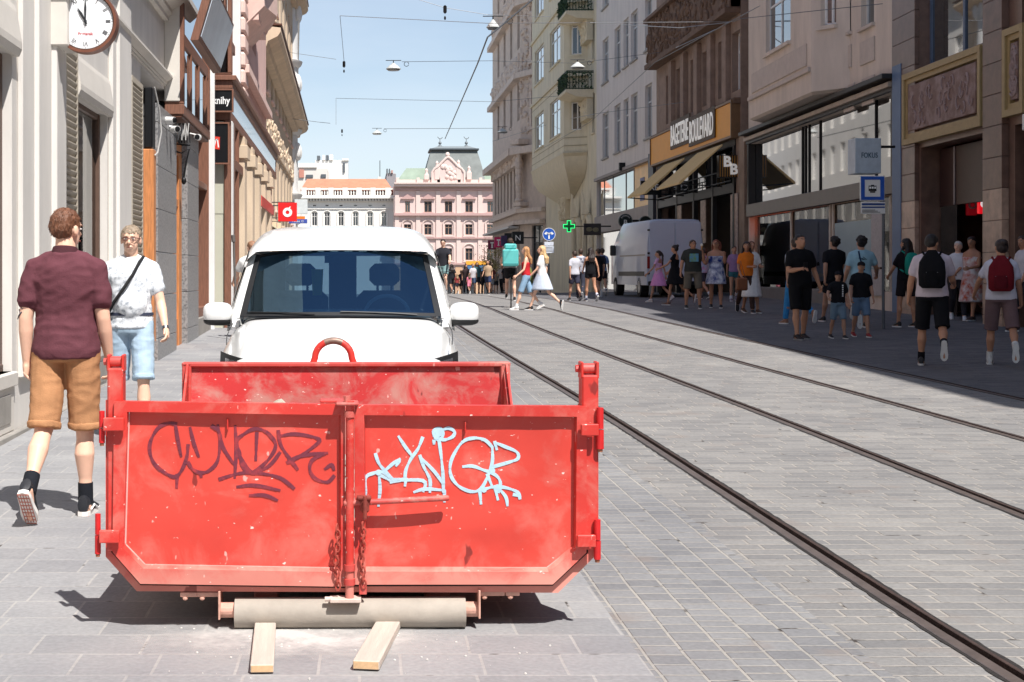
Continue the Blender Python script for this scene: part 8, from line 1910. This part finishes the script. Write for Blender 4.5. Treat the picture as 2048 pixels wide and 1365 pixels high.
T, f = k1_['T'], k1_['f']; mb = MB(); 
for k_i, chh in enumerate('CONVOY'[:0]): pass
for k_i in range(6): mb.box(-.08, -.045, .150, .156, 1.36-.055*k_i, 1.395-.055*k_i)
mb.xf(lambda p: T(f(p))).build('shirt_letters', M('shoe_white', (230, 230, 228)), k1_['root'])
boy(1722, 675, 25.3, 'taller boy in plain black t-shirt and red shoes with a dark cap', (24, 24, 28), (100, 124, 150), (150, 40, 40), 178, 1.34, ((4, 12, 16), (8, 14, 20)))
q = S(1812, 655, 'woman with long dark hair and black clothes by the brown stone entrance', 1.72, face=12, woman=True, sk='tan', top=('tee', (28, 26, 30)), bottom=('shorts', (34, 28, 30)), hair=('long', (26, 20, 20)), shoes=(40, 36, 36), legs=((2, 2, 6), (-2, 2, 6)), w=1.02, group=GS)
backpack(q, 'bright teal backpack worn by the dark-haired woman by the brown stone entrance', (34, 140, 124), (28, 110, 100))
q = S(1864, 733, 'man in a pale t-shirt and black shorts with a black backpack walking away', 1.80, face=-22, sk='tan', w=1.12, top=('tee', (206, 192, 200)), bottom=('bermuda', (22, 22, 26)), shoes=(40, 40, 44), sole=(214, 210, 206), socks=(24, 24, 28), hair=('crop', (30, 24, 22)), legs=((14, 8, 3), (-22, 38, 4)), arms=((8, 16, 14), (24, 14, 50)), wr=.006, group=GS)
backpack(q, 'black backpack with a white zip line on the man in the pale t-shirt', (20, 20, 24), (14, 14, 18), h=.5)
S(1916, 641, 'elderly woman with short white hair in a white blouse and dark trousers', 1.68, face=160, woman=True, sk='light', top=('tee', (222, 220, 224)), bottom=('trousers', (52, 50, 56)), hair=('short', (206, 200, 196)), shoes=(220, 220, 220), w=1.02, group=GS)
S(1944, 642, 'woman in a white dress with large orange and red pattern, dark hair tied back', 1.74, face=120, woman=True, sk='tan', w=1.12, top=('tank', (226, 222, 222), (196, 84, 48), .52, 6), bottom=('long', (226, 222, 222), (196, 84, 48), .52, 6), hair=('bun', (50, 34, 30)), shoes=(70, 50, 44), arms=((20, 14, 60, 20), (10, 14, 50, 20)), group=GS)
q = S(2002, 731, 'woman in white t-shirt and brown shorts wearing a red backpack at the right edge', 1.70, face=-24, woman=True, sk='tan', w=1.12, top=('tee', (214, 212, 224)), bottom=('bermuda', (112, 90, 92)), shoes=(214, 212, 208), socks=(214, 212, 208), hair=('bun', (44, 32, 30)), legs=((12, 6, 4), (-20, 34, 7)), arms=((26, 26, 20), (6, 14, 20)), wr=.005, group=GS)
backpack(q, 'dark red backpack on the woman at the right edge', (110, 24, 34), (88, 18, 28), h=.5)
S(2046, 668, 'person cut off by the right edge of the picture in a pale top', 1.74, face=100, woman=True, sk='tan', top=('tee', (206, 200, 204)), bottom=('trousers', (60, 56, 60)), at_Y=26, group=GS)
# far crowd beyond the crest
random.seed(12)
FC = [(903, 'far pedestrian in black nearest the white van side', (34, 34, 40), (40, 40, 44)), (922, 'far pedestrian in dark navy with bulky top', (44, 44, 60), (38, 36, 40)), (932, 'far pedestrian in dark brown right of the navy one', (60, 48, 48), (50, 48, 54)), (946, 'far pedestrian in light top and denim shorts', (196, 190, 194), (90, 110, 140)), (961, 'far pedestrian in black top and dark shorts', (32, 30, 34), (44, 44, 50)), (969, 'far pedestrian in black and pale skirt right of the black shorts', (36, 36, 38), (30, 30, 34)), (983, 'far pedestrian in red-brown top and white skirt', (110, 56, 54), (220, 216, 214)), (992, 'far pedestrian in grey before the corner shops', (120, 116, 116), (50, 50, 56)), (1004, 'far pedestrian with pale grey top by the black N sign', (170, 164, 162), (36, 36, 40)), (1011, 'far pedestrian in dark clothes by the black N sign', (44, 44, 50), (36, 36, 40)), (914, 'far child in dark red', (140, 60, 60), (40, 40, 50)), (938, 'small far child in pink', (226, 130, 150), (220, 130, 150)), (954, 'far pedestrian in teal top between the darker ones', (70, 110, 116), (40, 42, 50)), (976, 'far pedestrian in tan top', (176, 150, 124), (50, 60, 90))]
for i, (px, lab, tc_, bc) in enumerate(FC):
    child = 'child' in lab; Yc_ = random.uniform(66, 100)
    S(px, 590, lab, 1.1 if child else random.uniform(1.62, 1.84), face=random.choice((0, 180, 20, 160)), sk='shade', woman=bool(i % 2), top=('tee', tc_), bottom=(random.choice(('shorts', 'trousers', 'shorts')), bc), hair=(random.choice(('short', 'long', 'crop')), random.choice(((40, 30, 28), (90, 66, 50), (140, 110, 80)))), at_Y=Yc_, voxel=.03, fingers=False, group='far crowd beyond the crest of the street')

bpy.data.scenes.remove(tscene)
